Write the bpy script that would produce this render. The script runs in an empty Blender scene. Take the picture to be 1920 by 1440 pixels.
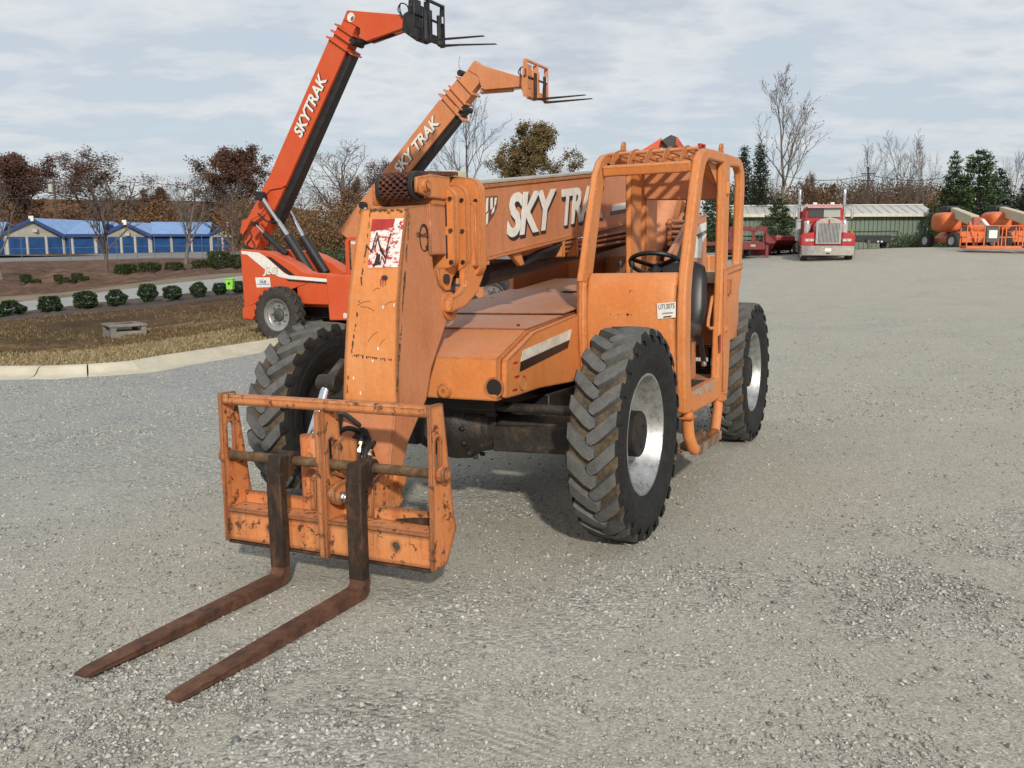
import bpy, bmesh, math, random
import numpy as np
from mathutils import Vector, Matrix
from mathutils.geometry import tessellate_polygon
R = math.radians
SC = bpy.context.scene
COL = SC.collection
random.seed(7); np.random.seed(7)

# ------------------------------------------------------------------ camera
F = 1678.84                     # focal length in photo pixels (1920 wide)
CAM_Z = 1.67
PITCH = math.atan(270.0 / F)    # eye level lies at row 450 of the photo
cam_d = Vector((0, math.cos(PITCH), -math.sin(PITCH)))
cam_r = Vector((1, 0, 0))
cam_u = cam_r.cross(cam_d)
cam = bpy.data.cameras.new('camera')
cam.sensor_width = 36.0
cam.lens = F / 1920.0 * 36.0
cam.clip_start = 0.05; cam.clip_end = 3000
camo = bpy.data.objects.new('camera', cam); COL.objects.link(camo)
CAMP = Vector((0, 0, CAM_Z))
camo.matrix_world = Matrix.Translation(CAMP) @ Matrix((cam_r, cam_u, -cam_d)).transposed().to_4x4()
SC.camera = camo

# frame of the near machine: X forward, Y its left, Z up, origin on the ground under the front axle
mC = Vector((5.13763621, 2.85532708, 1.66934522))
m_yaw, m_pitch, m_roll = 3.5923, -0.1308, -0.0162
md = Vector((math.cos(m_yaw)*math.cos(m_pitch), math.sin(m_yaw)*math.cos(m_pitch), math.sin(m_pitch)))
mr = md.cross(Vector((0, 0, 1))).normalized(); mu = mr.cross(md)
mr, mu = mr*math.cos(m_roll)+mu*math.sin(m_roll), mu*math.cos(m_roll)-mr*math.sin(m_roll)
ROTM = Matrix((cam_r, cam_d, cam_u)).transposed() @ Matrix((mr, md, mu))
MM = Matrix.Translation(CAMP) @ ROTM.to_4x4() @ Matrix.Translation(-mC)

# ------------------------------------------------------------------ world, sun, exposure
SUN_AZ, SUN_EL = R(34), R(27)   # azimuth from the near machine's forward axis towards its left
sun_dir = (ROTM @ Vector((math.cos(SUN_EL)*math.cos(SUN_AZ), math.cos(SUN_EL)*math.sin(SUN_AZ), math.sin(SUN_EL)))).normalized()
sl = bpy.data.lights.new('sun', 'SUN'); sl.energy = 3.45; sl.angle = R(2.4); sl.color = (1.0, 0.93, 0.82)
so = bpy.data.objects.new('sun', sl); COL.objects.link(so)
so.rotation_euler = (-sun_dir).to_track_quat('-Z', 'Y').to_euler()
so.location = (0, 0, 60)
W = bpy.data.worlds.new('World'); SC.world = W; W.use_nodes = True

class NT:
    def __init__(s, tree): s.t = tree; tree.nodes.clear()
    def n(s, typ, props=None, **inp):
        nd = s.t.nodes.new('ShaderNode' + typ)
        for k, v in (props or {}).items(): setattr(nd, k, v)
        for k, v in inp.items():
            key = int(k[1:]) if k[0] == 'i' and k[1:].isdigit() else k.replace('_', ' ')
            so_ = nd.inputs[key]
            if hasattr(v, 'is_linked') or isinstance(v, bpy.types.NodeSocket): s.t.links.new(v, so_)
            else:
                if isinstance(v, (tuple, list)) and len(v) == 3 and so_.type == 'RGBA': v = (*v, 1)
                so_.default_value = v
        return nd
    def math(s, op, a, b=0.0, c=None, clamp=False):
        nd = s.n('Math', {'operation': op, 'use_clamp': clamp}, i0=a, i1=b)
        if c is not None:
            if isinstance(c, bpy.types.NodeSocket): s.t.links.new(c, nd.inputs[2])
            else: nd.inputs[2].default_value = c
        return nd.outputs[0]
    def noise(s, vec, scale, detail=4, rough=.55, dist=0.0, out='Fac'):
        nd = s.n('TexNoise', None, Scale=scale, Detail=detail, Roughness=rough, Distortion=dist)
        if vec is not None: s.t.links.new(vec, nd.inputs['Vector'])
        return nd.outputs[out]
    def mapping(s, vec, scale=(1,1,1), rot=(0,0,0), loc=(0,0,0)):
        nd = s.n('Mapping', None, Vector=vec, Scale=scale, Rotation=rot, Location=loc); return nd.outputs[0]
    def ramp(s, fac, stops, interp='LINEAR'):
        nd = s.n('ValToRGB', None, Fac=fac); cr = nd.color_ramp; cr.interpolation = interp
        while len(cr.elements) < len(stops): cr.elements.new(0.5)
        for e, (p, c) in zip(cr.elements, stops):
            e.position = p; e.color = (*c, 1) if isinstance(c, (tuple, list)) else (c, c, c, 1)
        return nd.outputs[0]
    def mix(s, fac, a, b, mode='MIX'):
        nd = s.n('Mix', {'data_type': 'RGBA', 'blend_type': mode})
        for so_, v in ((nd.inputs[0], fac), (nd.inputs[6], a), (nd.inputs[7], b)):
            if isinstance(v, bpy.types.NodeSocket): s.t.links.new(v, so_)
            else: so_.default_value = (*v, 1) if isinstance(v, (tuple, list)) and len(v) == 3 else v
        return nd.outputs[2]
    def link(s, a, b): s.t.links.new(a, b)

wt = NT(W.node_tree)
sky = wt.n('TexSky', {'sky_type': 'NISHITA', 'sun_disc': False, 'sun_elevation': SUN_EL,
                      'sun_rotation': math.atan2(sun_dir.x, sun_dir.y), 'air_density': 1.0, 'dust_density': 1.5, 'ozone_density': 1.2})
tc = wt.n('TexCoord')
sep = wt.n('SeparateXYZ', None, Vector=tc.outputs['Generated'])
zc = wt.math('MAXIMUM', sep.outputs[2], 0.0)
den = wt.math('ADD', zc, 0.16)
cu = wt.math('DIVIDE', sep.outputs[0], den); cv = wt.math('DIVIDE', sep.outputs[1], den)
cvec = wt.n('CombineXYZ', None, X=cu, Y=cv, Z=0.0).outputs[0]
cvm = wt.mapping(cvec, scale=(.62, .8, 1))
n1 = wt.noise(cvm, .75, 4, .55)
n2 = wt.noise(cvm, 3.4, 4, .62)
dens = wt.math('ADD', wt.math('MULTIPLY', n1, .65), wt.math('MULTIPLY', n2, .35))
cover = wt.ramp(dens, [(.34, 0.45), (.47, 1.0)])
shade = wt.ramp(dens, [(.36, (.67, .75, .82)), (.45, (.59, .655, .73)), (.52, (.73, .765, .80)), (.58, (.55, .605, .68)), (.66, (.68, .715, .76))])
# thin veil of cloud opens near the horizon
hz = wt.ramp(sep.outputs[2], [(.03, .70), (.14, 1.0)])
skyc = wt.n('Vectormath' if False else 'VectorMath', {'operation': 'SCALE'}, Vector=sky.outputs[0]); skyc.inputs['Scale'].default_value = 0.10
bgc = wt.mix(wt.math('MULTIPLY', cover, hz), skyc.outputs[0], shade)
bg = wt.n('Background', None, Color=bgc, Strength=1.0)
wo = wt.n('OutputWorld'); wt.link(bg.outputs[0], wo.inputs[0])
SC.view_settings.view_transform = 'Standard'; SC.view_settings.look = 'None'
SC.view_settings.exposure = 0.0; SC.view_settings.gamma = 1.0
SC.render.engine = 'CYCLES'
cy = SC.cycles; cy.max_bounces = 5; cy.diffuse_bounces = 2; cy.glossy_bounces = 2; cy.transmission_bounces = 2; cy.use_denoising = True; cy.use_adaptive_sampling = True; cy.adaptive_threshold = .02

# ------------------------------------------------------------------ pixel -> place helpers
def ray(px, py): return cam_d * F + cam_r * (px - 960) + cam_u * (720 - py)
def at(px, py, y):
    "world point at forward distance y on the sight line of a photo pixel"
    v = ray(px, py); return CAMP + v * (y / v.y)
class Frame:
    def __init__(s, m): s.m = m; inv = m.inverted(); s.c = inv @ CAMP; s.r = inv.to_3x3()
    def bp(s, px, py, **k):
        (a, c), = k.items(); i = 'XYZ'.index(a); v = s.r @ ray(px, py)
        return s.c + v * ((c - s.c[i]) / v[i])
    def poly(s, pts, **k):
        (a, c), = k.items(); i = 'XYZ'.index(a)
        return [tuple(q[j] for j in range(3) if j != i) for q in (s.bp(*p, **k) for p in pts)]
FM = Frame(MM)

# ------------------------------------------------------------------ mesh builder
class MB:
    def __init__(s): s.v = []; s.f = []; s.mi = []
    def add(s, vs, fs, m=0):
        o = len(s.v); s.v += [tuple(q) for q in vs]; s.f += [tuple(i + o for i in f) for f in fs]; s.mi += [m] * len(fs); return s
    def box(s, x0, x1, y0, y1, z0, z1, m=0, mat=None):
        vs = [Vector((x, y, z)) for x in (x0, x1) for y in (y0, y1) for z in (z0, z1)]
        if mat is not None: vs = [mat @ q for q in vs]
        return s.add(vs, [(0,1,3,2), (4,6,7,5), (0,4,5,1), (2,3,7,6), (0,2,6,4), (1,5,7,3)], m)
    def obox(s, c, ax, ay, az, m=0):
        "box from centre and three half-axis vectors"
        c = Vector(c); ax, ay, az = Vector(ax), Vector(ay), Vector(az)
        vs = [c + ax*i + ay*j + az*k for i in (-1, 1) for j in (-1, 1) for k in (-1, 1)]
        return s.add(vs, [(0,1,3,2), (4,6,7,5), (0,4,5,1), (2,3,7,6), (0,2,6,4), (1,5,7,3)], m)
    def beam(s, a, b, w, h, up=(0, 0, 1), m=0):
        a, b = Vector(a), Vector(b); d = (b - a); l = d.length; d.normalize(); up = Vector(up)
        sd = d.cross(up).normalized(); u = sd.cross(d)
        return s.obox((a + b) / 2, d * l / 2, sd * w / 2, u * h / 2, m)
    def prism(s, axis, poly, a, b, holes=(), m=0):
        "flat outline (holes allowed) pushed from a to b along an axis; outline coordinates are the other two axes in XYZ order"
        i = 'XYZ'.index(axis)
        def mk(p, c):
            q = [p[0], p[1]]; q.insert(i, c); return Vector(q)
        loops = [list(poly)] + [list(h) for h in holes]
        flat = [p for l in loops for p in l]; n = len(flat)
        tris = tessellate_polygon([[Vector((p[0], p[1], 0)) for p in l] for l in loops]) if (holes or len(poly) > 4) else None
        vs = [mk(p, a) for p in flat] + [mk(p, b) for p in flat]
        area = sum(p[0]*q[1]-q[0]*p[1] for p, q in zip(poly, list(poly[1:])+[poly[0]]))
        fl = (area > 0) != (i == 1)
        if b < a: fl = not fl
        fs = []
        if tris:
            for t in tris:
                A = sum(flat[t[k]][0]*flat[t[(k+1)%3]][1]-flat[t[(k+1)%3]][0]*flat[t[k]][1] for k in range(3))
                t = tuple(t) if (A > 0) != (i == 1) else tuple(reversed(t))
                if b < a: t = tuple(reversed(t))
                fs.append(tuple(q + n for q in t)); fs.append(tuple(reversed(t)))
        else:
            idx = list(range(n)) if fl else list(range(n))[::-1]
            fs.append(tuple(q + n for q in idx)); fs.append(tuple(reversed(idx)))
        o = 0
        for li, l in enumerate(loops):
            ar = sum(p[0]*q[1]-q[0]*p[1] for p, q in zip(l, l[1:]+[l[0]]))
            ccw = ((ar > 0) != (i == 1)) != (b < a)
            if li: ccw = not ccw
            k = len(l)
            for j in range(k):
                p, q = o + j, o + (j + 1) % k
                fs.append((p, q, q + n, p + n) if ccw else (q, p, p + n, q + n))
            o += k
        return s.add(vs, fs, m)
    def tube(s, pts, r, n=8, caps=True, closed=False, m=0):
        pts = [Vector(p) for p in pts]; k = len(pts); rs = r if isinstance(r, (list, tuple)) else [r] * k
        vs = []; prev = None
        for i, p in enumerate(pts):
            if closed: t = pts[(i+1) % k] - pts[i-1]
            else: t = pts[min(i+1, k-1)] - pts[max(i-1, 0)]
            t.normalize()
            if prev is None:
                a = Vector((0, 0, 1)) if abs(t.z) < .9 else Vector((1, 0, 0)); x = t.cross(a).normalized()
            else: x = (prev - t * prev.dot(t)).normalized()
            prev = x; y = t.cross(x)
            vs += [p + (x*math.cos(2*math.pi*j/n) + y*math.sin(2*math.pi*j/n)) * rs[i] for j in range(n)]
        fs = []
        for i in range(k if closed else k - 1):
            for j in range(n):
                a, b = i*n + j, i*n + (j+1) % n; c, d = ((i+1) % k)*n + (j+1) % n, ((i+1) % k)*n + j
                fs.append((a, b, c, d))
        if caps and not closed:
            fs.append(tuple(range(n))[::-1]); fs.append(tuple((k-1)*n + j for j in range(n)))
        return s.add(vs, fs, m)
    def cyl(s, a, b, r0, r1=None, n=16, m=0): return s.tube([a, b], [r0, r0 if r1 is None else r1], n, True, False, m)
    def lathe(s, prof, n=48, axis='Y', c=(0, 0, 0), m=0, closed=False):
        "prof: (along, radius) turned about an axis through c"
        vs = []; fs = []; k = len(prof); c = Vector(c)
        for a, r in prof:
            for j in range(n):
                t = 2*math.pi*j/n; p, q = r*math.cos(t), r*math.sin(t)
                vs.append(c + Vector({'X': (a, p, q), 'Y': (q, a, p), 'Z': (p, q, a)}[axis]))
        for i in range(k if closed else k - 1):
            for j in range(n):
                i2 = (i+1) % k
                fs.append((i*n+j, i*n+(j+1) % n, i2*n+(j+1) % n, i2*n+j))
        return s.add(vs, fs, m)
    def build(s, name, mats, parent=None, bevel=0.0, smooth=35, seg=1, fix=False):
        me = bpy.data.meshes.new(name); me.from_pydata(s.v, [], s.f)
        if not isinstance(mats, (list, tuple)): mats = [mats]
        for mt in mats: me.materials.append(mt)
        if len(mats) > 1: me.polygons.foreach_set('material_index', s.mi)
        if fix:
            bm = bmesh.new(); bm.from_mesh(me); bmesh.ops.recalc_face_normals(bm, faces=bm.faces); bm.to_mesh(me); bm.free()
        if smooth:
            me.polygons.foreach_set('use_smooth', [True] * len(me.polygons)); me.set_sharp_from_angle(angle=R(smooth))
        me.update()
        o = bpy.data.objects.new(name, me); COL.objects.link(o)
        if parent is not None: o.parent = parent
        if bevel:
            b = o.modifiers.new('bevel', 'BEVEL'); b.width = bevel; b.segments = seg; b.limit_method = 'ANGLE'; b.angle_limit = R(40)
        return o
def link_mesh(name, me, parent=None, mat=None):
    o = bpy.data.objects.new(name, me); COL.objects.link(o)
    if parent is not None: o.parent = parent
    if mat is not None: o.matrix_basis = mat
    return o
def tag(o, label, cat, group=None):
    o['label'] = label; o['category'] = cat
    if group: o['group'] = group
    return o
def struct(o): o['kind'] = 'structure'; return o
def stuff(o, label=None, cat=None):
    o['kind'] = 'stuff'
    if label: o['label'] = label
    if cat: o['category'] = cat
    return o
def empty(name, m=None, parent=None):
    o = bpy.data.objects.new(name, None); COL.objects.link(o); o.empty_display_size = .3
    if parent is not None: o.parent = parent
    if m is not None: o.matrix_basis = m
    return o
def copy_tree(o, parent=None):
    c = o.copy(); COL.objects.link(c); c.parent = parent
    for ch in list(o.children): copy_tree(ch, c)
    return c
def text(name, body, mat, parent, org, xd, yd, w, h, thick=.003, shear=0.0, bold=0.0, space=1.0):
    "lettering: org = lower left, xd/yd = directions, w x h = size of its box"
    cu_ = bpy.data.curves.new(name, 'FONT'); cu_.body = body; cu_.shear = shear; cu_.offset = bold; cu_.space_character = space
    cu_.resolution_u = 3; cu_.extrude = .5
    o = bpy.data.objects.new(name, cu_); me = bpy.data.meshes.new_from_object(o)
    bpy.data.objects.remove(o); bpy.data.curves.remove(cu_)
    co = np.zeros(len(me.vertices)*3); me.vertices.foreach_get('co', co); co = co.reshape(-1, 3)
    lo, hi = co.min(0), co.max(0); q = (co - lo) / (hi - lo + 1e-9)
    xd = Vector(xd).normalized(); yd = Vector(yd); yd = (yd).normalized(); nd = xd.cross(yd).normalized()
    X, Y, Z, O = (np.array(v) for v in (xd, yd, nd, Vector(org)))
    res = O + q[:, :1]*w*X + q[:, 1:2]*h*Y + (q[:, 2:3] - .02)*thick*Z
    me.vertices.foreach_set('co', res.ravel()); me.materials.clear(); me.materials.append(mat); me.update()
    me.name = name
    return link_mesh(name, me, parent)
# ------------------------------------------------------------------ materials
def newmat(name):
    m = bpy.data.materials.new(name); m.use_nodes = True; t = NT(m.node_tree)
    b = t.n('BsdfPrincipled'); o = t.n('OutputMaterial'); t.link(b.outputs[0], o.inputs[0])
    return m, t, b
def setc(t, b, c):
    if isinstance(c, bpy.types.NodeSocket): t.link(c, b.inputs['Base Color'])
    else: b.inputs['Base Color'].default_value = (*c, 1)
def plain(name, col, rough=.6, metal=0.0, var=.12, scale=6, bump=0.0, bscale=60):
    m, t, b = newmat(name); co = t.n('TexCoord').outputs['Object']
    n = t.noise(co, scale, 5)
    dk = tuple(c*(1-var*1.6) for c in col); lt = tuple(min(1, c*(1+var)) for c in col)
    setc(t, b, t.ramp(n, [(.3, dk), (.7, lt)]))
    b.inputs['Roughness'].default_value = rough; b.inputs['Metallic'].default_value = metal
    if bump:
        bn = t.n('Bump', None, Strength=bump, Distance=.01, Height=t.noise(co, bscale, 5)); t.link(bn.outputs[0], b.inputs['Normal'])
    return m
def paint(name, col, fade, rust=(.075, .032, .015), wear=.5, edge=.0, rough=.5, streak=.35, dust=.25, chips=.67, stain=None):
    "weathered machine paint: faded patches, run-off streaks, dust on upward faces, chips, bare worn edges"
    m, t, b = newmat(name); co = t.n('TexCoord').outputs['Object']; geo = t.n('NewGeometry')
    big = t.noise(co, 2.3, 4, .6)
    c = t.mix(t.ramp(big, [(.35, 0.0), (.68, .85)]), col, fade)
    st = t.noise(t.mapping(co, (7, 7, .8)), 2.2, 4, .65)
    c = t.mix(t.math('MULTIPLY', t.ramp(st, [(.5, 0.0), (.75, 1.0)]), streak), c, tuple(q*.45+.02 for q in col) if not stain else stain)
    sm = t.noise(co, 38, 4, .6)
    c = t.mix(t.math('MULTIPLY', t.ramp(sm, [(.45, 0.0), (.75, 1.0)]), .22), c, tuple(min(1, q*1.35+.03) for q in fade))
    # dust on faces that look up
    nz = t.n('SeparateXYZ', None, Vector=geo.outputs['Normal']).outputs[2]
    du = t.math('MULTIPLY', t.ramp(nz, [(.45, 0.0), (.95, 1.0)]), t.ramp(t.noise(co, 5, 5), [(.3, .35*dust*2), (.7, dust*2)]))
    c = t.mix(du, c, (.42, .25, .18))
    ch = t.noise(co, 16, 6, .72)
    chip = t.ramp(ch, [(chips, 0.0), (chips + .025, 1.0)])
    if wear < .5: chip = t.math('MULTIPLY', chip, wear*2)
    msk = chip
    if edge > 0:
        bv = t.n('Bevel', {'samples': 4}, Radius=.014 + .02*edge)
        dt = t.n('VectorMath', {'operation': 'DOT_PRODUCT'}, i0=bv.outputs[0], i1=geo.outputs['Normal']).outputs['Value']
        e = t.math('SUBTRACT', 1.0, dt)
        en = t.noise(co, 22, 6, .7)
        em = t.ramp(t.math('MULTIPLY', e, t.math('ADD', t.math('MULTIPLY', en, 3.2), -1.0 + edge*.55)), [(.035, 0.0), (.075, 1.0)])
        msk = t.math('MAXIMUM', chip, em)
    c = t.mix(msk, c, t.mix(t.noise(co, 60, 3), rust, tuple(q*1.9 for q in rust)))
    setc(t, b, c)
    t.link(t.math('ADD', t.math('MULTIPLY', t.noise(co, 9, 4), .3), rough - .1), b.inputs['Roughness'])
    b.inputs['Specular IOR Level'].default_value = .35
    hb = t.math('ADD', t.math('MULTIPLY', msk, -.6), t.math('MULTIPLY', sm, .25))
    bn = t.n('Bump', None, Strength=.35, Distance=.002, Height=hb); t.link(bn.outputs[0], b.inputs['Normal'])
    return m
ORANGE = paint('orange_paint', (.56, .182, .045), (.61, .24, .086), edge=.45, dust=.2, chips=.675, wear=.45, streak=.25)
ORANGE_BOOM = paint('faded_boom_paint', (.47, .17, .068), (.53, .225, .115), edge=.35, dust=.3, chips=.68, wear=.35)
ORANGE_CAR = paint('carriage_paint', (.57, .165, .045), (.60, .27, .11), wear=.6, edge=1.25, chips=.57, streak=.8, dust=.12, stain=(.20, .062, .022))
ORANGE_HOOD = paint('dusty_hood_paint', (.50, .175, .065), (.54, .24, .13), edge=.25, dust=.42, chips=.68, wear=.4)
RED = paint('red_orange_paint', (.55, .075, .02), (.57, .10, .033), edge=.0, dust=.12, chips=.8, wear=.2, streak=.15, rough=.42)
PEACH = paint('peach_paint', (.53, .195, .075), (.58, .25, .12), edge=.0, dust=.2, chips=.78, wear=.3)
LIFT = paint('lift_orange_paint', (.62, .13, .035), (.66, .18, .07), edge=0, dust=.2, chips=.78, wear=.2)
CREAM = plain('cream_paint', (.56, .50, .34), .55)
BLACK = plain('black_paint', (.016, .016, .017), .5, var=.3)
BLACKRUB = plain('black_rubber', (.018, .018, .019), .65, var=.3)
SEATM = plain('black_vinyl', (.012, .012, .013), .42, var=.3)
WHITE = plain('white_print', (.74, .72, .66), .5, var=.08, scale=14)
DIRTYW = plain('dirty_white_print', (.60, .57, .48), .6, var=.2, scale=9)
INK = plain('black_print', (.015, .014, .014), .5)
BLUEINK = plain('blue_print', (.02, .06, .25), .5)
REDINK = plain('red_print', (.42, .03, .02), .5, var=.25)
CHROME = plain('polished_rod', (.72, .73, .75), .16, 1.0, var=.05)
STEEL = plain('bright_steel', (.55, .55, .54), .35, 1.0, var=.15)
BRASS = plain('brass_fitting', (.45, .38, .2), .3, 1.0)
SILVERBG = plain('dull_rim', (.34, .34, .33), .4, .5, var=.2, scale=4)
def grease():
    m, t, b = newmat('greasy_axle'); co = t.n('TexCoord').outputs['Object']
    n = t.noise(co, 7, 7, .65, .5)
    setc(t, b, t.ramp(n, [(.35, (.012, .011, .01)), (.55, (.03, .025, .02)), (.68, (.10, .06, .032)), (.8, (.16, .1, .06))]))
    b.inputs['Roughness'].default_value = .55
    bn = t.n('Bump', None, Strength=.6, Distance=.01, Height=t.noise(co, 40, 5)); t.link(bn.outputs[0], b.inputs['Normal'])
    return m
GREASE = grease()
def rust(name, a, b_, c, rough=.75, sc=(1, 1, 1)):
    m, t, b = newmat(name); co = t.n('TexCoord').outputs['Object']
    v = t.mapping(co, sc)
    n = t.noise(v, 9, 8, .68, .6); n2 = t.noise(v, 45, 5, .6)
    k = t.math('ADD', t.math('MULTIPLY', n, .75), t.math('MULTIPLY', n2, .25))
    setc(t, b, t.ramp(k, [(.36, a), (.5, b_), (.62, c), (.72, tuple(q*1.5 for q in c))]))
    b.inputs['Roughness'].default_value = rough
    b.inputs['Metallic'].default_value = .25
    bn = t.n('Bump', None, Strength=.5, Distance=.004, Height=k); t.link(bn.outputs[0], b.inputs['Normal'])
    return m
SILVER = rust('silver_rim', (.22, .21, .20), (.43, .43, .42), (.50, .50, .485), .42); SILVER.node_tree.nodes['Principled BSDF'].inputs['Metallic'].default_value = .85
FORKM = rust('worn_fork_steel', (.014, .011, .009), (.04, .023, .014), (.11, .052, .026), sc=(1, 1, .5))
BLADEM = rust('rusty_fork_blade', (.05, .026, .017), (.115, .05, .028), (.165, .078, .043))
SHAFTM = rust('rusty_shaft', (.06, .035, .018), (.12, .07, .035), (.2, .12, .06))
CHAINM = rust('rusty_chain', (.06, .025, .018), (.12, .045, .032), (.19, .08, .05))
def rubber(name, base, dustc, amt):
    m, t, b = newmat(name); co = t.n('TexCoord').outputs['Object']
    n = t.noise(co, 14, 7, .65); n2 = t.noise(co, 60, 4)
    k = t.math('ADD', t.math('MULTIPLY', n, .7), t.math('MULTIPLY', n2, .3))
    setc(t, b, t.ramp(k, [(.5 - .22*amt, base), (.5 + .25, dustc)]))
    b.inputs['Roughness'].default_value = .82; b.inputs['Specular IOR Level'].default_value = .25
    bn = t.n('Bump', None, Strength=.4, Distance=.004, Height=k); t.link(bn.outputs[0], b.inputs['Normal'])
    return m
LUGM = rubber('tread_rubber', (.06, .06, .058), (.155, .152, .144), .9)
MUDM = rubber('caked_tread_floor', (.024, .021, .017), (.18, .13, .08), .85)
WALLM = rubber('black_sidewall', (.014, .014, .014), (.034, .033, .031), .4)
TYREBG = rubber('grey_tyre', (.03, .028, .026), (.085, .075, .062), .6)
DECALM, dt_, db_ = newmat('torn_warning_decal')
co_ = dt_.n('TexCoord').outputs['Object']
dn = dt_.noise(dt_.mapping(co_, (1, 1, 1.6)), 26, 6, .7); dn2 = dt_.noise(co_, 9, 3)
dn3 = dt_.noise(dt_.mapping(co_, (1, 2.2, 4), loc=(3, 1, 2)), 46, 4, .6)
c_ = dt_.mix(dt_.ramp(dn, [(.52, 0.0), (.55, 1.0)]), (.75, .70, .66), (.50, .045, .03))
c_ = dt_.mix(dt_.ramp(dn3, [(.64, 0.0), (.66, 1.0)]), c_, (.05, .03, .03))
c_ = dt_.mix(dt_.ramp(dn2, [(.74, 0.0), (.78, .6)]), c_, (.62, .2, .07))
setc(dt_, db_, c_); db_.inputs['Roughness'].default_value = .6

def glass(name, col=(.03, .035, .04), rough=.06):
    m, t, b = newmat(name); setc(t, b, col); b.inputs['Roughness'].default_value = rough; b.inputs['Specular IOR Level'].default_value = .8
    return m
GLASS = glass('dark_glass')

# ground materials
def gravel():
    m, t, b = newmat('gravel'); co = t.n('TexCoord').outputs['Object']
    loose = t.n('Attribute', {'attribute_name': 'loose'}).outputs['Fac']; left = t.n('Attribute', {'attribute_name': 'stony'}).outputs['Fac']
    rut = t.n('Attribute', {'attribute_name': 'rut'}).outputs['Fac']; rm = t.n('Attribute', {'attribute_name': 'rutmask'}).outputs['Fac']
    mid = t.noise(co, 1.3, 4, .6); fine = t.noise(co, 210, 3, .7); grit = t.noise(co, 75, 3, .65)
    edge = t.noise(co, 9, 4, .65)
    lo = t.ramp(t.math('ADD', loose, t.math('MULTIPLY', t.math('SUBTRACT', edge, .5), 1.1)), [(.15, 0.0), (.95, 1.0)])
    v1 = t.n('TexVoronoi', {'feature': 'F1'}, Vector=co, Scale=42.0, Randomness=1.0)
    v2 = t.n('TexVoronoi', {'feature': 'F1'}, Vector=co, Scale=105.0, Randomness=1.0)
    cell = t.n('SeparateColor', None, Color=v1.outputs['Color']); cell2 = t.n('SeparateColor', None, Color=v2.outputs['Color'])
    stone = t.ramp(cell.outputs[0], [(0.0, (.17, .166, .155)), (.4, (.285, .277, .252)), (.8, (.385, .373, .335)), (1.0, (.53, .51, .455))])
    stone2 = t.ramp(cell2.outputs[1], [(0.0, (.16, .155, .14)), (.45, (.31, .297, .258)), (.9, (.42, .403, .35)), (1.0, (.60, .575, .51))])
    dust = t.ramp(t.math('ADD', t.math('MULTIPLY', fine, .35), t.math('MULTIPLY', mid, .65)), [(.32, (.305, .292, .25)), (.68, (.425, .408, .355))])
    base = t.mix(t.ramp(grit, [(.38, .35), (.62, .9)]), dust, stone2)
    c = t.mix(t.math('ADD', t.math('MULTIPLY', lo, .62), .06), base, stone)
    # wheel tracks: thin parallel ridges either side of a track's middle
    rw = t.math('SINE', t.math('MULTIPLY', t.math('ADD', rut, t.math('MULTIPLY', edge, .03)), 150.0))
    rl = t.math('MULTIPLY', t.math('MULTIPLY', rw, rm), t.ramp(mid, [(.42, 0.0), (.6, 1.0)]))
    c = t.mix(t.math('MULTIPLY', t.math('MAXIMUM', rl, 0.0), .35), c, (.25, .23, .18))
    cool = t.mix(left, (1.08, 1.068, 1.03), (.95, .99, 1.06)); c = t.mix(1.0, c, cool, 'MULTIPLY')
    setc(t, b, c); b.inputs['Roughness'].default_value = .95; b.inputs['Specular IOR Level'].default_value = .12
    h = t.math('MULTIPLY', t.math('SUBTRACT', .5, v1.outputs['Distance']), t.math('MULTIPLY', lo, 1.1))
    h = t.math('ADD', h, t.math('MULTIPLY', t.math('SUBTRACT', .5, v2.outputs['Distance']), .20))
    h = t.math('ADD', h, t.math('ADD', t.math('MULTIPLY', fine, .10), t.math('MULTIPLY', grit, .22)))
    h = t.math('ADD', h, t.math('MULTIPLY', rl, -.22))
    bn = t.n('Bump', None, Strength=.8, Distance=.011, Height=h); t.link(bn.outputs[0], b.inputs['Normal'])
    return m
def ground(name, stops, scale=3.0, bump=.5, bscale=30, stretch=(1, 1, 1), rough=.95):
    m, t, b = newmat(name); co = t.n('TexCoord').outputs['Object']; v = t.mapping(co, stretch)
    n = t.noise(v, scale*.12, 5, .6); n2 = t.noise(v, scale, 6, .7)
    k = t.math('ADD', t.math('MULTIPLY', n, .55), t.math('MULTIPLY', n2, .45))
    setc(t, b, t.ramp(k, stops)); b.inputs['Roughness'].default_value = rough; b.inputs['Specular IOR Level'].default_value = .15
    if bump:
        bn = t.n('Bump', None, Strength=bump, Distance=.05, Height=t.noise(co, bscale, 6, .7)); t.link(bn.outputs[0], b.inputs['Normal'])
    return m
GRAVEL = gravel()
GRASSM = ground('dry_grass_ground', [(.33, (.04, .026, .014)), (.45, (.085, .05, .023)), (.53, (.14, .085, .038)), (.6, (.24, .175, .09)), (.7, (.07, .07, .026))], 2.2)
GRASS_STRAW = ground('straw_grass_ground', [(.34, (.10, .07, .032)), (.45, (.20, .15, .075)), (.53, (.30, .235, .125)), (.6, (.37, .30, .17)), (.68, (.12, .125, .045))], 2.2)
GRASS_DARK = ground('brown_grass_ground', [(.33, (.032, .021, .011)), (.46, (.07, .041, .02)), (.56, (.105, .064, .03)), (.66, (.17, .115, .06)), (.74, (.05, .06, .022))], 2.0)
HILLM = ground('brown_wooded_hill', [(.34, (.05, .028, .017)), (.5, (.11, .062, .034)), (.64, (.16, .095, .052))], .9, .9, 2.5)
MULCH = ground('mulch', [(.3, (.045, .036, .032)), (.6, (.11, .088, .075)), (.75, (.16, .13, .11))], 5)
BANKM = ground('leaf_litter_bank', [(.34, (.05, .03, .02)), (.46, (.105, .058, .038)), (.55, (.15, .088, .06)), (.62, (.2, .135, .1)), (.72, (.27, .22, .19))], 7)
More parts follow.
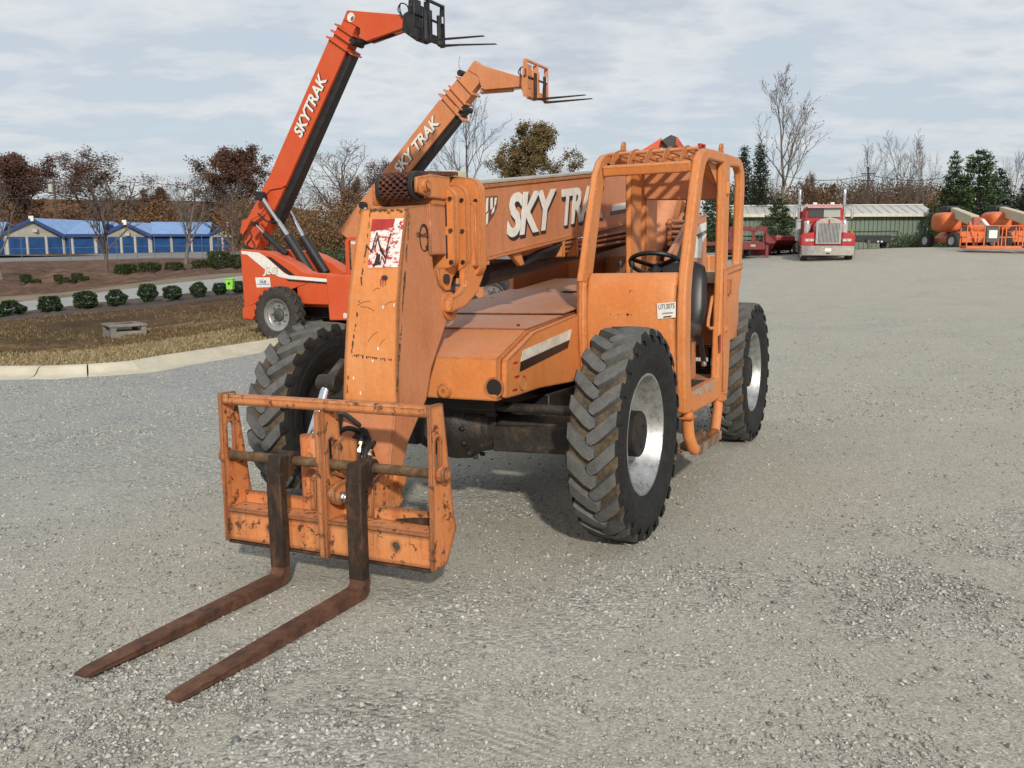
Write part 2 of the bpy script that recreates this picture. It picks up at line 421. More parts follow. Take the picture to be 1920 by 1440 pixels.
ROADM = ground('concrete_road', [(.3, (.27, .27, .265)), (.7, (.36, .355, .34))], 1.2, .15)
YARDM = ground('asphalt_yard', [(.3, (.15, .15, .15)), (.7, (.26, .255, .25))], 1)
KERBM = ground('kerb_concrete', [(.3, (.40, .365, .275)), (.55, (.56, .52, .41)), (.75, (.64, .60, .49))], 2.5, .2, 60)
CONC = ground('aged_concrete', [(.3, (.11, .105, .09)), (.5, (.20, .19, .165)), (.72, (.33, .315, .275))], 6, .3, 40)
STONEM, st_, sb_ = newmat('loose_stone')
oi = st_.n('NewGeometry'); rp = oi.outputs['Random Per Island']
setc(st_, sb_, st_.ramp(rp, [(0.0, (.17, .168, .16)), (.3, (.30, .292, .27)), (.7, (.415, .40, .355)), (.92, (.49, .47, .42)), (1.0, (.60, .575, .52))]))
sb_.inputs['Roughness'].default_value = .9; sb_.inputs['Specular IOR Level'].default_value = .2
def leafmat(name, a, b_, c_=None):
    m, t, b = newmat(name); g = t.n('NewGeometry')
    stops = [(0.0, a), (1.0, b_)] if c_ is None else [(0.0, a), (.55, b_), (1.0, c_)]
    setc(t, b, t.ramp(g.outputs['Random Per Island'], stops)); b.inputs['Roughness'].default_value = .75
    b.inputs['Specular IOR Level'].default_value = .2
    return m
BARK = plain('grey_bark', (.12, .094, .08), .9, var=.35, scale=8)
BARKD = plain('dark_bark', (.075, .055, .047), .9, var=.35, scale=8)
BARKP = plain('pale_bark', (.155, .13, .112), .9, var=.3, scale=8)
LF_MAROON = leafmat('maroon_leaves', (.052, .026, .019), (.11, .052, .036), (.16, .085, .054))
LF_BROWN = leafmat('brown_leaves', (.075, .042, .024), (.15, .085, .042), (.21, .125, .06))
LF_GREY = leafmat('grey_brown_twigs', (.05, .037, .03), (.095, .07, .055), (.14, .105, .085))
LF_GOLD = leafmat('tan_green_leaves', (.085, .07, .025), (.17, .125, .05), (.22, .15, .075))
LF_PINE = leafmat('pine_needles', (.022, .042, .016), (.045, .075, .027), (.075, .11, .042))
LF_DARK = leafmat('dark_evergreen', (.01, .018, .011), (.02, .032, .017), (.032, .046, .024))
LF_BUSH = leafmat('holly_leaves', (.012, .026, .012), (.026, .048, .019), (.05, .075, .03))
LF_HEDGE = leafmat('hedge_leaves', (.02, .032, .012), (.04, .058, .02), (.07, .085, .03))
LF_GRASS = leafmat('dry_grass_blades', (.065, .04, .02), (.15, .098, .046), (.28, .21, .115))
LF_STRAW = leafmat('straw_blades', (.16, .115, .055), (.28, .215, .115), (.40, .33, .2))
LF_GREEN = leafmat('green_grass_blades', (.035, .05, .015), (.07, .085, .025), (.12, .12, .045))
# ------------------------------------------------------------------ terrain
mn = ROTM @ Vector((0, 0, 1)); mp0 = MM @ Vector((0, 0, 0))
def plane_z(x, y): return mp0.z - (mn.x*(x - mp0.x) + mn.y*(y - mp0.y)) / mn.z
def on_plane(px, py, up=0.0):
    v = ray(px, py); p = mp0 + mn*up
    return CAMP + v * ((p - CAMP).dot(mn) / v.dot(mn))
ctl = []
for x in np.arange(-14, 11, 4.0):
    for y in np.arange(-6, 15, 4.0): ctl.append((x, y, plane_z(x, y)))
for x, y in ((-10, 20), (-6, 20), (-2, 20), (-7, 26), (-3, 26), (1, 24), (-4, 33), (0, 30)): ctl.append((x, y, plane_z(x, y)))
for px, py, dd in ((1550, 490, 43), (1850, 468, 46), (1700, 466, 58), (1420, 482, 48), (1920, 465, 62), (2300, 465, 60), (1300, 492, 50), (1100, 505, 46), (1550, 462, 72), (950, 505, 56), (2300, 520, 38)):
    q = at(px, py, dd); ctl.append(tuple(q))
CT = np.array(ctl); _n = len(CT)
def _phi(r2): return .5 * r2 * np.log(r2 + 1e-9)
_D = ((CT[:, None, :2] - CT[None, :, :2])**2).sum(2)
_A = np.zeros((_n+3, _n+3)); _A[:_n, :_n] = _phi(_D) + np.eye(_n)*.5
_A[:_n, _n] = 1; _A[:_n, _n+1:] = CT[:, :2]; _A[_n, :_n] = 1; _A[_n+1:, :_n] = CT[:, :2].T
_w = np.linalg.solve(_A, np.concatenate([CT[:, 2], np.zeros(3)]))
def Hs(x, y):
    x = np.atleast_1d(np.asarray(x, float)); y = np.atleast_1d(np.asarray(y, float)); out = np.zeros(len(x))
    for s in range(0, len(x), 20000):
        a, b = x[s:s+20000], y[s:s+20000]
        r2 = (a[:, None]-CT[None, :, 0])**2 + (b[:, None]-CT[None, :, 1])**2
        out[s:s+20000] = _phi(r2) @ _w[:_n] + _w[_n] + _w[_n+1]*a + _w[_n+2]*b
    return out
def H(x, y): return float(Hs(x, y)[0])
kerb_px = [(-420, 706), (-200, 708), (0, 708), (120, 706), (250, 697), (330, 683), (420, 668), (495, 655), (575, 640), (660, 622), (760, 600), (860, 580), (960, 562)]
kerb_line = [on_plane(*q) for q in kerb_px]
# smooth the line
def smooth_line(pts, n=8):
    pts = [Vector(p) for p in pts]; out = []
    P = [pts[0]*2-pts[1]] + pts + [pts[-1]*2-pts[-2]]
    for i in range(1, len(P)-2):
        for k in range(n):
            t = k/n; a, b, c, d = P[i-1], P[i], P[i+1], P[i+2]
            out.append(.5*((2*b)+(c-a)*t+(2*a-5*b+4*c-d)*t*t+(3*b-a-3*c+d)*t**3))
    out.append(pts[-1]); return out
KL = smooth_line(kerb_line, 6)
for p in KL: p.z = H(p.x, p.y)
KA = np.array([[p.x, p.y] for p in KL])
def kerb_side(x, y):
    "signed distance: positive on the lot side"
    x = np.asarray(x, float); y = np.asarray(y, float); best = np.full(x.shape, 1e9); sg = np.ones(x.shape)
    for a, b in zip(KA[:-1], KA[1:]):
        d = b - a; t = np.clip(((x-a[0])*d[0]+(y-a[1])*d[1])/(d@d), 0, 1)
        ex, ey = x-a[0]-t*d[0], y-a[1]-t*d[1]; dist = np.hypot(ex, ey); cr = d[0]*(y-a[1])-d[1]*(x-a[0])
        m = dist < best; best = np.where(m, dist, best); sg = np.where(m, np.where(cr > 0, -1, 1), sg)
    return best*sg
def vnoise(x, y, seed):
    rng = np.random.RandomState(seed); L = rng.rand(256, 256); xi = np.floor(x).astype(int); yi = np.floor(y).astype(int); fx = x-xi; fy = y-yi; fx = fx*fx*(3-2*fx); fy = fy*fy*(3-2*fy)
    g = lambda a, b: L[a % 256, b % 256]
    return (g(xi, yi)*(1-fx)+g(xi+1, yi)*fx)*(1-fy)+(g(xi, yi+1)*(1-fx)+g(xi+1, yi+1)*fx)*fy
def left_stony(x, y): return np.clip((-.14*x+.055*y-.55)/.6, 0, 1)
def loose_at(x, y):
    "0 = packed fines, 1 = drift of loose stone"
    v = .36*vnoise(x*.6+7.3, y*.9+2.1, 1)+.28*vnoise(x*1.9, y*2.6, 2)+.2*vnoise(x*4.3, y*5.6, 3)+.16*vnoise(x*8.3, y*9.6, 4)
    return np.clip(np.clip((v-.47)/.24, 0, 1)+left_stony(x, y)*.4, 0, 1)
tracks = [[on_plane(*q) for q in l] for l in ([(1180, 950), (1350, 1035), (1500, 1125), (1700, 1265), (1900, 1400), (2100, 1530)], [(1560, 985), (1780, 1045), (1920, 1098), (2150, 1170)], [(600, 1290), (850, 1330), (1150, 1420), (1400, 1520)])]
def rut_at(x, y):
    best = np.full(x.shape, 9.0)
    for tr in tracks:
        q = smooth_line(tr, 5)
        for a, b in zip(q[:-1], q[1:]):
            dx, dy = b.x-a.x, b.y-a.y; l2 = dx*dx+dy*dy; t = ((x-a.x)*dx+(y-a.y)*dy)/l2; tc = np.clip(t, 0, 1)
            dist = np.hypot(x-a.x-tc*dx, y-a.y-tc*dy)*np.where(dx*(y-a.y)-dy*(x-a.x) > 0, 1, -1); m = np.abs(dist) < np.abs(best); best = np.where(m, dist, best)
    return best
def lot():
    xs = np.concatenate([np.arange(-16, -5, .3), np.arange(-5, 5, .11), np.arange(5, 12, .3), np.arange(12, 90, 1.2)]); ys = np.concatenate([np.arange(-8, 1, .4), np.arange(1, 9, .11), np.arange(9, 30, .3), np.arange(30, 90, 1.0)])
    X, Y = np.meshgrid(xs, ys); nx, ny = len(xs), len(ys)
    Z = Hs(X.ravel(), Y.ravel()).reshape(X.shape)
    cx = (X[:-1, :-1]+X[1:, 1:])/2; cy = (Y[:-1, :-1]+Y[1:, 1:])/2
    keep = kerb_side(cx, cy) > -.12
    keep |= (cy > KA[-1, 1]) & (cx > KA[-1, 0]-.3)
    keep &= ~((cy > KA[-1, 1]) & (cx < KA[-1, 0]-.3))
    lo = loose_at(X.ravel(), Y.ravel()); ru = rut_at(X.ravel(), Y.ravel())
    Z += .010*(vnoise(X*.9, Y*.9, 8)-.5)+.008*(vnoise(X*3, Y*3, 9)-.5)+.006*lo.reshape(X.shape)
    Z -= .008*np.exp(-(ru.reshape(X.shape)/.2)**2)
    idx = np.arange(nx*ny).reshape(ny, nx)
    q = np.stack([idx[:-1, :-1], idx[:-1, 1:], idx[1:, 1:], idx[1:, :-1]], 2)[keep]
    me = bpy.data.meshes.new('gravel_lot'); me.from_pydata(np.stack([X.ravel(), Y.ravel(), Z.ravel()], 1).tolist(), [], q.tolist())
    for nm, v in (('loose', lo), ('stony', left_stony(X.ravel(), Y.ravel())), ('rut', ru), ('rutmask', np.clip((.27-np.abs(ru))/.1, 0, 1))):
        a = me.attributes.new(nm, 'FLOAT', 'POINT'); a.data.foreach_set('value', v.astype(np.float32))
    bm = bmesh.new(); bm.from_mesh(me); bmesh.ops.delete(bm, geom=[v for v in bm.verts if not v.link_faces], context='VERTS'); bm.to_mesh(me); bm.free()
    me.materials.append(GRAVEL); me.polygons.foreach_set('use_smooth', [True]*len(me.polygons))
    return struct(link_mesh('gravel_lot', me))
lot()
def kerb():
    # profile: offset away from the lot, height
    prof = [(-.38, -.05), (-.36, .012), (-.02, .02), (.06, .05), (.12, .115), (.18, .15), (.30, .155), (.40, .13), (.41, -.12)]
    mb = MB(); rows = []
    for i, p in enumerate(KL):
        t = KL[min(i+1, len(KL)-1)] - KL[max(i-1, 0)]; t.z = 0; t.normalize(); nrm = Vector((-t.y, t.x, 0))
        rows.append([p + nrm*o + Vector((0, 0, h)) for o, h in prof])
    # separate cast lengths with a narrow joint between them
    step = 5
    root = None
    for k in range(0, len(rows)-1, step):
        seg = rows[k:k+step+1]
        if len(seg) < 2: break
        m2 = MB(); n = len(prof); vs = []
        for j, r_ in enumerate(seg):
            sh = Vector((0, 0, 0))
            if j == 0: sh = (seg[1][0]-seg[0][0]).normalized()*.012
            if j == len(seg)-1: sh = (seg[-2][0]-seg[-1][0]).normalized()*.012
            vs += [q + sh for q in r_]
        fs = [(j*n+i, (j+1)*n+i, (j+1)*n+i+1, j*n+i+1) for j in range(len(seg)-1) for i in range(n-1)]
        fs += [tuple(range(n)), tuple((len(seg)-1)*n+i for i in range(n))[::-1]]
        m2.add(vs, fs)
        o = m2.build('kerb' if root is None else 'kerb_length', KERBM, root, smooth=50, fix=True)
        if root is None: root = struct(o)
    return rows
kerb_rows = kerb()
# strips of land left of the kerb, lofted between lines given as photo row and distance
cols = [-420, -200, 0, 60, 120, 180, 250, 330, 400, 460, 520, 600, 700, 820, 960]
def line(tab, dist):
    xs = [a for a, b in tab]; ys = [b for a, b in tab]
    out = []
    for c in cols:
        d_ = dist if not callable(dist) else dist(c)
        out.append(at(c, float(np.interp(c, xs, ys)), d_))
    return out
kb = []
for c in cols:
    px = float(c); ys_ = np.interp(px, [a for a, b in kerb_px], [b for a, b in kerb_px])
    p = on_plane(px, ys_); i = int(np.argmin(((KA-np.array([p.x, p.y]))**2).sum(1)))
    kb.append(Vector(kerb_rows[i][7]) + Vector((0, 0, -.015)))
L1 = [kb[i] + (Vector((p.x, p.y, p.z)) - kb[i]) for i, p in enumerate(line([(-420, 682), (0, 664), (120, 660), (250, 645), (330, 634), (400, 622), (460, 612), (520, 602), (960, 548)], lambda c: float(np.interp(c, [-420, 0, 250, 460, 960], [17.5, 18.5, 19.5, 23, 62]))))]
L2 = line([(-420, 640), (0, 632), (120, 626), (250, 618), (330, 608), (400, 596), (460, 588), (960, 535)], lambda c: float(np.interp(c, [0, 250, 460, 960], [24, 25, 28, 65])))
LB = line([(-420, 622), (0, 602), (100, 592), (200, 584), (300, 574), (400, 561), (460, 555), (960, 527)], lambda c: float(np.interp(c, [0, 460, 960], [31, 34, 68])))
LC = line([(-420, 612), (0, 587), (46, 583), (119, 575), (184, 567), (260, 559), (347, 550), (400, 545), (460, 540), (960, 520)], lambda c: float(np.interp(c, [0, 460, 960], [36, 40, 72])))
LD = line([(-420, 590), (0, 570), (38, 565), (114, 559), (184, 549), (298, 534), (422, 521), (460, 517), (960, 508)], lambda c: float(np.interp(c, [0, 460, 960], [43, 48, 78])))
LE = line([(-420, 578), (0, 556), (110, 549), (184, 540), (298, 525), (422, 512), (960, 502)], lambda c: float(np.interp(c, [0, 460, 960], [45.5, 51, 80])))
LF = line([(-420, 505), (0, 491), (160, 488), (300, 484), (440, 484), (960, 486)], 74)
LG = line([(-420, 483), (0, 480), (100, 478), (300, 474), (450, 471), (960, 470)], 97)
LH = line([(-420, 470), (960, 470)], 240)
def loft(name, a, b, mat, nu=4, nv=8, rough=.03, seed=1):
    rng = np.random.RandomState(seed)
    a = smooth_line(a, nu); b = smooth_line(b, nu); n = len(a); vs = []
    for j in range(nv+1):
        for i in range(n):
            t = j/nv; p = a[i].lerp(b[i], t)
            if 0 < j < nv: p.z += rough*(rng.rand()-.5)*2
            vs.append(p)
    fs = [(j*n+i, j*n+i+1, (j+1)*n+i+1, (j+1)*n+i) for j in range(nv) for i in range(n-1)]
    return struct(MB().add(vs, fs).build(name, mat, None, smooth=60, fix=True))
loft('grass_verge', kb, L1, GRASS_STRAW, 6, 8, .03, 1)
loft('grass_swale', L1, L2, GRASSM, 6, 8, .05, 2)
loft('grass_slope', L2, LB, GRASS_DARK, 6, 8, .05, 3)
loft('mulch_bed', LB, LC, MULCH, 6, 6, .04, 4)
loft('road', LC, LD, ROADM, 4, 2, 0, 5)
loft('roadside_strip', LD, LE, ground('stony_strip', [(.3, (.12, .09, .06)), (.6, (.24, .2, .14)), (.75, (.34, .32, .28))], 5), 6, 2, .03, 6)
loft('leaf_litter_bank', LE, LF, BANKM, 6, 10, .12, 7)
loft('storage_yard', LF, LG, YARDM, 3, 2, 0, 8)
loft('back_field', LG, LH, GRASSM, 2, 2, 0, 9)
fl = MB(); fl.add([(-600, 88, -.3), (900, 88, .9), (900, 900, 1.5), (-600, 900, -.3)], [(0, 1, 2, 3)])
fl.add([(-600, -300, -3.2), (900, -300, -3.2), (900, 900, -3.2), (-600, 900, -3.2)], [(0, 1, 2, 3)])
struct(fl.build('far_ground', GRASSM, None, smooth=0))
hl_ = MB(); hv = []
for k in range(41):
    px = -700 + k*32.5; tp_ = at(px, float(np.interp(px, [-700, 60, 300, 480, 600], [366, 374, 376, 384, 400]))+1.5*math.sin(px*.05), 185); hv += [(tp_.x, 165, -1.0), (tp_.x, 172, tp_.z*.6), (tp_.x, 185, tp_.z), (tp_.x, 200, tp_.z+.5)]
hl_.add(hv, [(k*4+j, (k+1)*4+j, (k+1)*4+j+1, k*4+j+1) for k in range(40) for j in range(3)])
struct(hl_.build('hill', HILLM, None, smooth=60, fix=True))
# ------------------------------------------------------------------ tyres and wheels
def tyre_mesh(Rt=.65, half=.158, lugs=24, rim=.365, bg=False):
    mb = MB(); k = Rt/.65
    prof = [(half*.62, rim-.01), (half*.74, rim+.004), (half*.80, rim+.03), (half*.93, rim+.085), (half*.985, rim+.12), (half*.995, rim+.128), (half*.985, rim+.135),
            (half, rim+.175), (half*.965, rim+.205), (half*.9, Rt-.056), (half*.78, Rt-.046), (half*.4, Rt-.043)]
    n = 72 if not bg else 40
    full = prof + [(0, Rt-.042)] + [(-a, r_) for a, r_ in reversed(prof)]
    # sidewall rings and tread floor as two slots
    for i in range(len(full)-1):
        a, b = full[i], full[i+1]
        m = 1 if min(a[1], b[1]) > Rt-.075 else 0
        vs = []
        for (y, r_) in (a, b):
            for j in range(n):
                t = 2*math.pi*j/n; vs.append((r_*math.cos(t), y, r_*math.sin(t)))
        fs = [(j, n+j, n+(j+1) % n, (j+1) % n) for j in range(n)]
        mb.add(vs, fs, m)
    # lugs: slanted bars, alternate sides, chevron
    dth = 2*math.pi/lugs
    rng = random.Random(5)
    for side in (1, -1):
        for i in range(lugs):
            th0 = i*dth + (dth*.5 if side < 0 else 0)
            # stations from the middle of the tread out over the shoulder: (y, s along circumference, half thickness, top radius)
            st = [(-.022, -.045, .020, Rt-.004), (.004, -.042, .043, Rt), (.045, -.012, .049, Rt), (.105, .045, .048, Rt-.003), (.140, .078, .045, Rt-.012), (.156, .090, .037, Rt-.035), (.160, .094, .034, Rt-.075)]
            vs = []
            jit = 1 + rng.uniform(-.06, .06)
            for (y, s_, h_, top) in st:
                y = y*half/.158*side; base = min(Rt-.05, top-.006) if top > Rt-.05 else top-.012
                for dd, rr in ((-h_*1.12, base), (-h_*.9*jit, top), (h_*.9*jit, top), (h_*1.12, base)):
                    t = th0 + (s_*k + dd*k)/Rt
                    vs.append((rr*math.cos(t), y, rr*math.sin(t)))
            fs = []
            for q in range(len(st)-1):
                for e in range(3):
                    a = q*4+e; fs.append((a, a+1, a+5, a+4))
            fs += [(0, 3, 2, 1), tuple(len(st)*4-4+e for e in range(4))]
            mb.add(vs, fs, 2); k0 = len(mb.mi)-len(fs)
            for q in range(12, 18): mb.mi[k0+q] = 0
            mb.mi[-1] = 0
    return mb
def make_wheel(parent, x, y, side, name='wheel', Rt=.65, mats=None, rim_mat=None, bg=False, hub_mat=None, tread_dir=1, key=None):
    "side: +1 outer face looks along +Y"
    e = empty(name, Matrix.Translation((x, y, Rt)) @ Matrix.Rotation(math.pi if side < 0 else 0, 4, 'Z') @ Matrix.Diagonal((tread_dir, 1, 1, 1)), parent)
    key = key or ('bg' if bg else 'near')
    if key not in WM:
        rim_r = .365
        ty = tyre_mesh(Rt, .158, 24 if not bg else 20, rim_r, bg).build('tyre', mats, None, smooth=40, fix=True)
        rm = MB(); n = 64 if not bg else 32
        if not bg:
            rm.lathe([(.112, .372), (.120, .370), (.120, .356), (.108, .350), (.094, .340), (.06, .336), (.05, .322), (.0, .318), (-.012, .306), (-.06, .302), (-.085, .285), (-.095, .20), (-.095, .12)], n)
        else:
            rm.lathe([(.112, .372), (.120, .370), (.120, .352), (.095, .344), (.085, .318), (.05, .310), (.04, .285), (.015, .275), (.005, .16), (.03, .15)], n)
            rm.lathe([(-.035, .12), (-.105, .12), (-.105, .34), (-.115, .372)], n)
        rmo = rm.build('rim', rim_mat, None, smooth=50, fix=True)
        hb = MB()
        if not bg:
            hb.lathe([(-.095, .0), (-.095, .140), (.076, .140), (.084, .132), (.084, .0)], 40)
            for q in range(3):
                a = 2*math.pi*q/3+.5; hb.cyl((.075*math.cos(a), .082, .075*math.sin(a)), (.075*math.cos(a), .092, .075*math.sin(a)), .012, n=6)
        else:
            hb.lathe([(.0, .0), (.0, .150), (.06, .14), (.085, .11), (.09, .0)], 24)
            for q in range(8):
                a = 2*math.pi*q/8; hb.cyl((.205*math.cos(a), .01, .205*math.sin(a)), (.205*math.cos(a), .035, .205*math.sin(a)), .02, n=6)
        dm = MB(); dm.lathe([(-.10, .02), (-.112, .02), (-.112, .25), (-.105, .26), (-.105, .335), (-.115, .345), (-.124, .372)], n); dmo = dm.build('brake_drum', BLACK, None, smooth=40, fix=True)
        hbo = hb.build('hub', hub_mat, None, smooth=40, fix=True)
        WM[key] = (ty.data, rmo.data, hbo.data, dmo.data)
        for o in (ty, rmo, hbo, dmo): o.parent = e
    else:
        for nm, me in zip(('tyre', 'rim', 'hub', 'brake_drum'), WM[key]): link_mesh(nm, me, e)
    return e
WM = {}
HUBM = rust('hub_black_rust', (.012, .012, .012), (.02, .018, .016), (.06, .03, .02))

# ------------------------------------------------------------------ near telehandler
T = empty('telehandler', MM)
tag(T, 'weathered orange telehandler parked nearest the camera with its forks on the gravel', 'telehandler')
TW, WB = 1.145, 3.3555
for x, y, s_ in ((0, TW, 1), (0, -TW, -1), (-WB, TW, 1), (-WB, -TW, -1)):
    w_ = make_wheel(T, x, y, s_, mats=[WALLM, MUDM, LUGM], rim_mat=SILVER, hub_mat=HUBM, tread_dir=1 if s_ > 0 else -1)
    if x == 0 and s_ > 0: w_.rotation_euler.rotate_axis('Y', R(4))
# front and rear axle
for ax in (0, -WB):
    a = MB()
    a.cyl((ax, -.98, .65), (ax, .98, .65), .085, n=20)
    a.beam((ax+.02, -.95, .60), (ax+.02, -.28, .58), .2, .17); a.beam((ax+.02, .28, .58), (ax+.02, .95, .60), .2, .17)
    a.lathe([(-.30, .10), (-.29, .17), (-.22, .20), (-.16, .235), (-.02, .245), (.08, .235), (.14, .19), (.26, .165), (.30, .11)], 28, 'Y', (ax, 0, .65))
    for yy in (-.17, .10):
        for q in range(14):
            t = 2*math.pi*q/14; a.cyl((ax+.225*math.cos(t), yy, .65+.225*math.sin(t)), (ax+.225*math.cos(t), yy+.035, .65+.225*math.sin(t)), .017, n=6)
    a.cyl((ax+.2, -.05, .62), (ax+.3, -.05, .62), .11, .07, n=16)
    for sy in (-1, 1): a.cyl((ax, sy*.92, .42), (ax, sy*.92, .88), .085, n=14)
    a.build('axle', GREASE, T, bevel=.008, smooth=40, fix=True)
tr = MB(); tr.cyl((.20, -.9, .80), (.20, -.1, .80), .028); tr.cyl((.20, -.1, .80), (.20, .32, .80), .05); tr.cyl((.20, .32, .80), (.20, .95, .80), .03)
tr.lathe([(.28, .05), (.30, .066), (.35, .066), (.37, .05)], 16, 'Y', (.20, 0, .80))
tr.build('steering_cylinder', GREASE, T, smooth=40)
# frame under the body
fr = MB(); fr.box(-4.0, .36, -.42, .42, .80, 1.06); fr.box(-3.9, -.3, -.5, .5, .62, .82); fr.box(-.35, .38, -.46, .46, .885, 1.10)
fr.build('frame', BLACK, T, bevel=.01)
# hood: front face, sloping bonnet, top sheet, side panels
YH = .56
hd = MB()
prof = [(.505, .885), (.493, 1.135), (.085, 1.275), (-.75, 1.345), (-2.9, 1.545), (-2.9, .95), (-.55, .87), (.0, .897), (.36, .89)]
fy = YH - .045
hd.prism('Y', prof, -YH, fy)
sp = [(.455, .90), (.445, 1.12), (.045, 1.258), (-.75, 1.335), (-2.9, 1.53), (-2.9, .95), (-.55, .872), (.0, .90), (.3, .897)]
hd.prism('Y', sp, fy, YH)
hd.build('hood', ORANGE, T, bevel=.008, seg=2)
top = MB()
def hz_(x): return 1.275 + (.085 - x)*.0835 if x > -.75 else 1.345 + (-.75-x)*.093
top.add([(.085, -YH, 1.279), (.085, YH-.045, 1.279), (-.75, YH-.03, 1.351), (-.75, -YH, 1.351), (-2.9, YH-.03, 1.549), (-2.9, -YH, 1.549)], [(0, 1, 2, 3), (3, 2, 4, 5)])
t2 = MB()
for a, b, y0, y1, lift in ((.09, -.62, -YH-.004, YH-.04, .006), (-.50, -1.9, -YH-.004, YH-.03, .016)):
    v = []
    for x in (a, b):
        for y in (y0, y1):
            for dz in (lift-.005, lift+.003): v.append((x, y, hz_(x)+dz + (.008 if x == a and lift > .01 and y > 0 else 0)))
    t2.add(v, [(0,1,3,2), (4,6,7,5), (0,4,5,1), (2,3,7,6), (0,2,6,4), (1,5,7,3)])
t2.build('top_sheet', ORANGE_HOOD, T, bevel=.002)
hole = MB(); hole.lathe([(0, .0), (0, .12)], 24, 'Z', (-1.75, .12, hz_(-1.75)+.022)); hole.build('vent_opening', INK, T, smooth=0)
for x, y in ((-.02, -.48), (-.45, -.5), (.0, .42), (-.55, .44), (-1.35, -.45), (-1.9, -.2)):
    b_ = MB(); b_.lathe([(0, .012), (.012, .010), (.014, 0)], 8, 'Z', (x, y, hz_(x)+.010)); b_.build('bolt', GREASE, T, smooth=30)
# headlamp openings and round cap on the front face
def xf(z): return .505 - (z-.885)*.048
lampb = MB(); p = FM.bp(927, 727, X=.50); lampb.lathe([(xf(p.z)+.002, .0), (xf(p.z)+.002, .052)], 28, 'X', (0, p.y, p.z)); lampb.build('lamp_opening', INK, T, smooth=0)
ring = MB(); ring.lathe([(xf(p.z)-.002, .064), (xf(p.z)+.006, .062), (xf(p.z)+.006, .052), (xf(p.z)+.002, .050)], 28, 'X', (0, p.y, p.z)); ring.build('lamp_ring', ORANGE, T)
p = FM.bp(832, 733, X=.53); cap = MB(); cap.lathe([(xf(p.z)-.01, .045), (xf(p.z)+.028, .045), (xf(p.z)+.034, .040), (xf(p.z)+.034, .009), (xf(p.z)+.028, .008), (xf(p.z)+.028, 0)], 28, 'X', (0, p.y, p.z)); cap.build('round_cap', ORANGE, T)
# side stripe, slots and marker
S_ = lambda pts: [(a, b) for a, b in FM.poly(pts, Y=YH)]
mb = MB(); mb.prism('Y', S_([(980, 657), (1071, 617), (1067, 637), (976, 678)]), YH+.001, YH+.004); mb.build('white_stripe', DIRTYW, T, smooth=0)
mb = MB(); mb.prism('Y', S_([(976, 679), (1067, 638), (1064, 652), (974, 697)]), YH+.001, YH+.004); mb.build('black_stripe', INK, T, smooth=0)
for q in ((966, 680), (969, 706), (965, 731)):
    c_ = FM.bp(*q, Y=YH); mb = MB(); mb.box(c_.x-.03, c_.x+.03, YH, YH+.003, c_.z-.006, c_.z+.006); mb.build('slot', REDINK, T)
c_ = FM.bp(980, 718, Y=YH); mb = MB(); mb.lathe([(YH, .05), (YH+.006, .046), (YH-.004, .035), (YH-.004, 0)], 24, 'Y', (c_.x, 0, c_.z)); mb.build('round_plug', ORANGE, T)

# ---- boom
SL = -.116                                             # the lowered boom rises towards its pivot at the rear
def bx(x, z0): return z0 + SL*x
bo = MB()
YB = .205
bo.prism('Y', [(.10, bx(.10, 1.715)), (.10, bx(.10, 2.185)), (-4.35, bx(-4.35, 2.185)), (-4.5, bx(-4.5, 2.05)), (-4.45, bx(-4.45, 1.75)), (-4.2, bx(-4.2, 1.68))], -YB, YB)
bo.build('boom_outer_section', ORANGE_BOOM, T, bevel=.006)
fg = MB()
for sy in (-1, 1):
    fg.beam((.10, sy*(YB+.006), bx(.1, 1.722)), (-4.2, sy*(YB+.006), bx(-4.2, 1.722)), .03, .028)
    fg.beam((.10, sy*(YB+.003), bx(.1, 2.172)), (-4.2, sy*(YB+.003), bx(-4.2, 2.172)), .016, .022)
fg.build('boom_flange', ORANGE, T, bevel=.004)
cv = MB(); cv.beam((.05, 0, bx(.05, 2.198)), (-4.2, 0, bx(-4.2, 2.198)), YB*2-.01, .018); cv.build('boom_top_cover', plain('grey_dusty_cover', (.36, .34, .30), .8), T, bevel=.003)
# inner sections
i2 = MB(); i2.box(.0, .45, -.165, .165, 1.745, 2.12); i2.build('boom_middle_section', ORANGE_BOOM, T, bevel=.006)
i3 = MB(); i3.box(.25, .625, -.166, .166, 1.742, 2.03); i3.build('boom_inner_section', ORANGE_BOOM, T, bevel=.006)
# collars: plates square to the boom, rounded corners, slotted
def rrect(y0, y1, z0, z1, r_, n=5):
    o = []
    for cx, cy, a0 in ((y1-r_, z1-r_, 0), (y0+r_, z1-r_, 90), (y0+r_, z0+r_, 180), (y1-r_, z0+r_, 270)):
        for k in range(n+1):
            t = R(a0+90*k/n); o.append((cx+r_*math.cos(t), cy+r_*math.sin(t)))
    return o
for X0, th, hy, z0, z1, r_ in ((.40, .05, .232, 1.66, 2.14, .07), (.26, .05, .234, 1.645, 2.165, .08), (.12, .075, .268, 1.60, 2.215, .09)):
    hl = [[(sy*(hy-.062)-.006, zc-.07), (sy*(hy-.062)+.006, zc-.07), (sy*(hy-.062)+.006, zc+.07), (sy*(hy-.062)-.006, zc+.07)] for sy in (-1, 1) for zc in (1.79, 1.98)]
    c_ = MB(); c_.prism('X', rrect(-hy, hy, z0, z1, r_), X0, X0+th)
    c_.build('boom_collar', ORANGE, T, bevel=.008, seg=2)
    for q in hl: MB().prism('X', q, X0+th-.004, X0+th+.0015).build('collar_slot', INK, T, smooth=0)
    for sy in (-1, 1):
        for zc in (1.70, 1.885, 2.07):
            b_ = MB(); b_.cyl((X0+th-.002, sy*(hy-.03), zc), (X0+th+.012, sy*(hy-.03), zc), .013, n=6); b_.build('bolt', GREASE, T)
